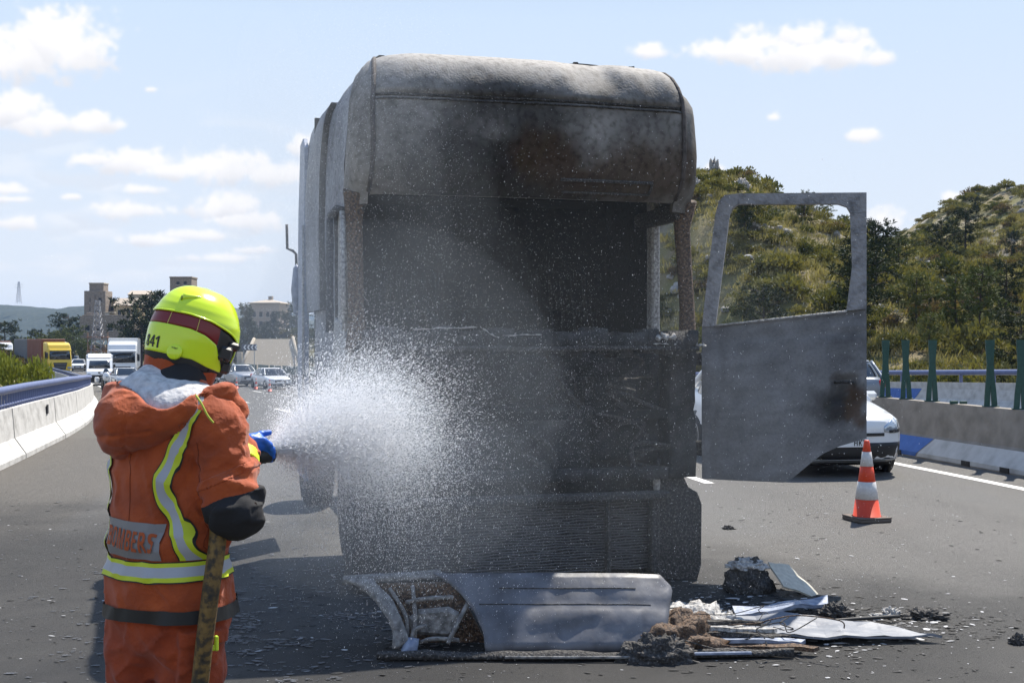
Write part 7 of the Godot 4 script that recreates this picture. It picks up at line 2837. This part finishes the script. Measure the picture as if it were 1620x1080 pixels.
	lumpy("ash_crust", "ash-white crust on top of the melted lump", "debris", V(1.65, 0.165, -8.42), V(0.27, 0.06, 0.24), M.ash_pale, 163, 0.25)
	sheet(pv([-0.14, -0.12, 0.20, -0.16, 0.05, 0.20, -0.14, 0.16]), 0.012, nmat([[0.0, 0.38, 0.36, 0.30], [1.0, 0.55, 0.52, 0.44]], 155, 0.03, 1.0, 0.7), "cream_plate", "cream-coloured plate leaning beside the melted lump", "debris", V(1.96, 0.09, -8.35), V(0.45, 0.2, -0.35), 0.02, 4)
	sheet(pv([-0.75, -0.22, -0.1, -0.14, 0.66, -0.02, 0.84, 0.0, 0.60, 0.14, 0.1, 0.36, -0.45, 0.42, -0.70, 0.30]), 0.012, nmat([[0.0, 0.12, 0.135, 0.17], [0.5, 0.17, 0.185, 0.215], [1.0, 0.26, 0.27, 0.29]], 156, 0.01, 1.0, 0.6, M.rough_bump, 0.15), "torn_panel", "long pointed pale torn panel lying right of the bumper", "debris", V(1.66, 0.055, -7.02), V(0.03, -0.06, 0.0), 0.045, 5)
	sheet(pv([-0.32, -0.06, 0.30, -0.08, 0.36, 0.05, -0.28, 0.10]), 0.02, M.blue_grey, "grey_plate", "small grey plate lying behind the pointed torn panel", "debris", V(1.72, 0.05, -7.72), V(0.05, 0.2, 0.06), 0.03, 6)
	for i in 5:
		var s := sheet(pv([-0.34, -0.03, 0.33, -0.025, 0.36, 0.03, -0.31, 0.035]), 0.022, [M.char, M.ash_pale, M.char, M.blue_grey, M.rusty][i], "slat_debris", ["black broken slat on top of the pile right of the bumper", "ash-white broken slat in the middle of the pile right of the bumper", "dark broken slat underneath the ash-white one", "bluish broken slat nearest the road's open side of the pile", "rusty broken slat furthest back in the pile by the bumper"][i], "debris", V(1.12 + 0.06 * i, 0.13 - 0.022 * i, -6.98 + 0.055 * i), V(0.05 * i - 0.1, 0.10 - 0.09 * i, -0.05 + 0.02 * i), 0.02, 20 + i)
		s.set_meta("group", "broken slats beside the bumper")
	b = MB.new()
	b.tube(spline(p3([1.86, 0.05, -7.28, 2.1, 0.05, -7.36, 2.42, 0.035, -7.5]), 5), 0.011, 6)
	tag(obj("black_rod", b, M.black, null), "thin black rod pointing right across the torn panel's tip", "rod")
	lumpy("tar_scrap", "flat black scrap on the open road at the lower right", "debris", V(2.62, 0.0, -7.6), V(0.24, 0.045, 0.16), M.char, 157, 0.6)
	lumpy("pale_scrap", "pale crumpled scrap left of the flat black one on the open road", "debris", V(2.42, 0.0, -7.66), V(0.13, 0.04, 0.10), M.ash_pale, 158, 0.6)
	lumpy("dark_scrap", "dark crumpled scrap by the tip of the black rod", "debris", V(2.05, 0.0, -7.62), V(0.2, 0.07, 0.12), M.char, 159, 0.6)
	lumpy("white_crumb", "tiny white crumb right of the black rod's end", "debris", V(2.28, 0.0, -7.55), V(0.07, 0.035, 0.06), M.ash_pale, 160, 0.5)
	lumpy("edge_scrap", "small black scrap by the photograph's right edge", "debris", V(2.93, 0.0, -6.95), V(0.09, 0.05, 0.07), M.char, 161, 0.5)
	lumpy("far_scrap", "small dark scrap on the road below the door's hinge", "debris", V(2.02, 0.0, -11.2), V(0.10, 0.03, 0.08), M.char, 162, 0.5)
	# ash, chips and crumbs too many to count
	var r := RandomNumberGenerator.new()
	r.seed = 15
	var wt := thing("wire_tangle", "tangle of thin burnt wires lying over the slats and heaps", "wires", V(1.15, 0.0, -7.0))
	for i in 16:
		var p := PackedVector3Array([V(r.randf_range(-0.5, 0.3), r.randf_range(0.04, 0.16), r.randf_range(-0.3, 0.3))])
		for k in 5:
			var q: Vector3 = p[-1] + V(r.randf_range(-0.08, 0.22), r.randf_range(-0.06, 0.06), r.randf_range(-0.14, 0.14))
			q.y = clampf(q.y, 0.012, 0.22)
			p.append(q)
		b = MB.new()
		b.tube(spline(p, 5), r.randf_range(0.002, 0.005), 5)
		obj("wire", b, M.char if i % 4 else M.rusty, wt)
	var chip := MB.new(false)
	chip.lathe([Vector2(0.0, -0.1), Vector2(0.9, -0.05), Vector2(1.0, 0.1), Vector2(0.5, 0.35), Vector2(0.0, 0.4)], 6, Transform3D(), 1.3, 0.8)
	var cm := chip.mesh()
	var xf := []; var cs := []
	for i in 6500:
		var x: float; var d: float
		var q := r.randf()
		if q < 0.34:
			x = 1.55 + r.randfn() * 0.42; d = 7.6 + r.randfn() * 0.5
		elif q < 0.5:
			x = 2.2 + r.randfn() * 0.5; d = 7.45 + r.randfn() * 0.25
		elif q < 0.75:
			x = r.randfn() * 1.6; d = 7.4 + r.randfn() * 0.9
		else:
			x = r.randf_range(-6.0, 5.0); d = r.randf_range(4.6, 14.0)
		if d < 4.2: continue
		var s := 0.004 + 0.012 * pow(r.randf(), 4.0)
		if q < 0.5 and r.randf() < 0.12: s *= 2.2
		xf.append(Transform3D(Basis.from_euler(V(r.randf_range(-0.3, 0.3), r.randf() * TAU, r.randf_range(-0.3, 0.3))).scaled(V(s * r.randf_range(0.7, 2.2), s * 0.6, s)), V(x, gy(d) + 0.004, -d)))
		var k := 0.02 if r.randf() < 0.72 else r.randf_range(0.2, 0.6)
		cs.append(Color(k, k, k * 1.02))
	var am := mat(Color(1, 1, 1), 0.8)
	am.vertex_color_use_as_albedo = true
	tag(multi("ash_crumbs", cm, am, xf, cs), "ash crumbs and charred chips strewn over the road round the truck", "debris", "", "stuff")
	wet_road(r)

func r_add(rows: Array, a: Array) -> void:
	rows.append(PackedVector3Array(a))

func blob(r: RandomNumberGenerator, n: FastNoiseLite, c: Vector2, sx: float, sy: float, rough: float) -> PackedVector2Array:
	var p := PackedVector2Array()
	var k := 44
	for i in k:
		var a := TAU * i / k
		var q := 1.0 + rough * n.get_noise_2d(c.x * 9.0 + cos(a) * 1.3, c.y * 9.0 + sin(a) * 1.3) + 0.3 * rough * n.get_noise_2d(c.x * 5.0 + cos(a) * 5.0, c.y * 7.0 + sin(a) * 5.0)
		p.append(c + Vector2(cos(a) * sx, sin(a) * sy) * maxf(q, 0.15))
	return p

func wet_road(r: RandomNumberGenerator) -> void:
	var n := noise(171, 0.8, 4)
	# grey-white foam left behind by the jet
	var foam := mat(lin(0.30, 0.315, 0.35), 0.6)
	foam.normal_enabled = true
	foam.normal_texture = M.fine_bump
	foam.normal_scale = 0.6
	foam.uv1_triplanar = true
	foam.uv1_scale = Vector3.ONE * 3.0
	var fleck := MB.new(false)
	var fr := PackedVector3Array()
	for i in 14:
		var a := TAU * i / 14.0
		fr.append(V(cos(a), 0.0, sin(a)) * (1.0 + 0.55 * n.get_noise_2d(cos(a) * 2.6, sin(a) * 2.6 + 7.0)))
	fleck.fan(fr, true)
	var fm := fleck.mesh()
	var cl := noise(174, 1.3, 4)
	var xf := []
	for i in 9000:
		var q := r.randf()
		var c: Vector2
		if q < 0.5: c = Vector2(-1.5 + r.randfn() * 0.55, 7.1 + r.randfn() * 0.7)
		elif q < 0.8: c = Vector2(-1.9 + r.randfn() * 0.7, 9.0 + r.randfn() * 1.3)
		else: c = Vector2(r.randf_range(-6.5, -1.0), r.randf_range(6.0, 13.5))
		if c.x < xl(c.y) + 0.3 or c.y < 4.6: continue
		if cl.get_noise_2d(c.x * 1.2, c.y * 2.6) < (0.06 if q < 0.8 else 0.22): continue
		var s := 0.0025 + 0.012 * pow(r.randf(), 4.0)
		xf.append(Transform3D(Basis(Vector3.UP, r.randf_range(-0.5, 0.5)).scaled_local(V(s * r.randf_range(1.0, 2.6), 1.0, s)), V(c.x, 0.005 + 0.0000003 * i, -c.y)))
	tag(multi("foam_residue", fm, foam, xf), "grey-white flecks of foam left on the wet road around the truck", "foam", "", "stuff")

# ---------------------------------------------------------------- water in the air
func water() -> void:
	var r := RandomNumberGenerator.new()
	r.seed = 31
	var drop := MB.new()
	drop.lathe([Vector2(0, -1), Vector2(0.75, -0.6), Vector2(1, 0), Vector2(0.75, 0.6), Vector2(0, 1)], 6)
	var dm := drop.mesh()
	var wm := mat(lin(0.86, 0.88, 0.92), 0.3)
	wm.backlight_enabled = true
	wm.backlight = Color(0.95, 0.95, 0.95)
	# the cone from the nozzle: drops drawn out along their flight
	var apex := V(-0.862, 1.368, -4.262)
	var ax := V(0.60, 0.20, -0.77).normalized()
	var sx := ax.cross(Vector3.UP).normalized()
	var sy := sx.cross(ax)
	var swirl := noise(181, 3.0, 3)
	var xf := []
	var head := V(-0.56, 1.45, -5.02)
	for i in 290000:
		# towards a soft-edged round head; thin strands come of the uneven swirl
		var w := V(r.randfn(), r.randfn(), r.randfn())
		var st := swirl.get_noise_3d(w.x * 0.9, w.y * 0.9, w.z * 0.9)
		var q := head + V(w.x * 1.0, w.y * 0.95, w.z) * 0.185 * (1.0 + 0.6 * st)
		if q.distance_to(head) > 0.52 + 0.2 * st: continue
		var t := pow(r.randf(), 0.78) * (1.0 if r.randf() < 0.85 else r.randf_range(1.0, 1.5))
		var p := apex.lerp(q, t) + V(r.randfn(), r.randfn(), r.randfn()) * (0.004 + 0.012 * t)
		p.y -= 0.03 * t * t + 0.06 * maxf(0.0, t - 0.8)
		var dir := (q - apex).normalized()
		var rad := 0.00028 + 0.00075 * pow(r.randf(), 2.4)
		var bas := Basis(dir.cross(Vector3.UP).normalized(), dir, dir.cross(Vector3.UP).normalized().cross(dir))
		xf.append(Transform3D(bas.scaled_local(V(rad, rad * r.randf_range(3.0, 8.0), rad)), p))
	# and what falls out of it
	for i in 22000:
		var p := head + V(r.randfn() * 0.20 + 0.05, -0.10 - absf(r.randfn()) * 0.28, r.randfn() * 0.25)
		var rad := 0.0003 + 0.0007 * pow(r.randf(), 2.2)
		xf.append(Transform3D(Basis(V(0, 0, 1), -0.3).scaled_local(V(rad, rad * r.randf_range(2.0, 5.0), rad)), p))
	tag(multi("water_jet", dm, wm, xf), "white cone of water drops fanning out from the nozzle towards the truck", "water spray", "", "stuff")
	# spray drifting in front of the truck
	xf = []
	var sheet_n := noise(182, 0.9, 4)
	for i in 190000:
		var q := r.randf()
		var p: Vector3
		if q < 0.32:
			p = V(-0.85 + r.randfn() * 0.55, 1.6 + r.randfn() * 0.85, -6.4 + r.randfn() * 0.8)
		elif q < 0.62:
			p = V(-0.95 + r.randfn() * 0.40, 2.6 + r.randfn() * 0.75, -7.2 + r.randfn() * 0.55)
		elif q < 0.92:
			p = V(-0.25 + r.randfn() * 0.62, 1.25 + r.randfn() * 0.7, -7.0 + r.randfn() * 0.5)
		else:
			p = V(r.randf_range(-1.6, 2.2), r.randf_range(0.1, 4.3), -r.randf_range(5.2, 7.9))
		if p.y < 0.06 or p.y > 4.6 or p.z > -4.7 or p.z < -8.2: continue
		if p.z < -7.7 - 0.25 * p.x: continue
		var k := sheet_n.get_noise_3d(p.x * 1.6 + p.y * 1.0, p.y * 0.35 - p.x * 0.3, p.z * 0.5)
		if k < r.randf_range(-0.30, 0.40): continue
		var rad := 0.0003 + 0.0008 * pow(r.randf(), 3.0)
		xf.append(Transform3D(Basis().scaled(V(rad, rad * r.randf_range(1.0, 2.2), rad)), p))
	for i in 2600:
		var px := r.randf_range(560.0, 1440.0)
		var d := r.randf_range(4.8, 7.7)
		var y := 1.75 - (lerpf(930.0, 240.0, pow(r.randf(), 1.3)) - 540.0) * d / 1900.0
		if y < 0.08: continue
		var rad := 0.0005 + 0.0010 * pow(r.randf(), 2.0)
		var dir := V(r.randf_range(-0.25, 0.25), 1.0, r.randf_range(-0.2, 0.2)).normalized()
		xf.append(Transform3D(Basis(dir.cross(Vector3.FORWARD).normalized(), dir, dir.cross(Vector3.FORWARD).normalized().cross(dir)).scaled_local(V(rad, rad * r.randf_range(1.2, 2.6), rad)), V(spot(px, d), y, -d)))
	tag(multi("drifting_drops", dm, wm, xf), "fine white water drops drifting in the air before the burnt cab", "water drops", "", "stuff")
	# the finest mist
	var t := thing("water_mist", "thin veil of water mist hanging before the truck's left half", "mist")
	var banks := [
		[V(-0.72, 1.41, -4.58), V(0.24, 0.14, 0.50), 0.4],
		[V(-0.66, 1.41, -4.8), V(0.36, 0.30, 0.5), 0.5],
		[V(-0.60, 1.50, -5.0), V(0.40, 0.44, 0.5), 0.4],
		[V(-0.50, 1.40, -5.1), V(0.46, 0.40, 0.5), 0.35],
		[V(-0.52, 1.28, -5.2), V(0.5, 0.5, 0.6), 0.2],
		[V(-0.75, 1.4, -6.4), V(2.1, 2.0, 2.2), 0.04],
		[V(-0.95, 2.5, -7.1), V(1.2, 2.9, 1.3), 0.04],
		[V(-0.55, 3.0, -7.3), V(0.8, 1.9, 0.9), 0.03],
		[V(-0.10, 2.1, -7.1), V(0.5, 2.6, 0.8), 0.02],
		[V(0.35, 1.4, -7.0), V(3.0, 2.8, 1.6), 0.018],
		[V(-0.9, 0.75, -7.0), V(2.4, 1.5, 1.5), 0.05],
		[V(-1.45, 2.2, -7.6), V(0.7, 3.4, 1.4), 0.13],
		[V(0.9, 1.1, -7.1), V(1.6, 1.2, 1.0), 0.015]]
	for k in banks.size():
		var f := FogVolume.new()
		f.name = "mist_bank" if k == 0 else "mist_bank_%03d" % k
		f.shape = RenderingServer.FOG_VOLUME_SHAPE_ELLIPSOID
		f.size = banks[k][1]
		f.position = banks[k][0]
		f.rotation = V(0.0, 0.0, [0.3, 0.3, 0.4, 0.1, -0.2, 0.2, 0.12, 0.3, 0.42, 0.2, 0.0, 0.05, 0.1][k])
		var fm := FogMaterial.new()
		fm.albedo = Color(0.92, 0.96, 1.0)
		fm.density = banks[k][2]
		f.material = fm
		t.add_child(f, true)
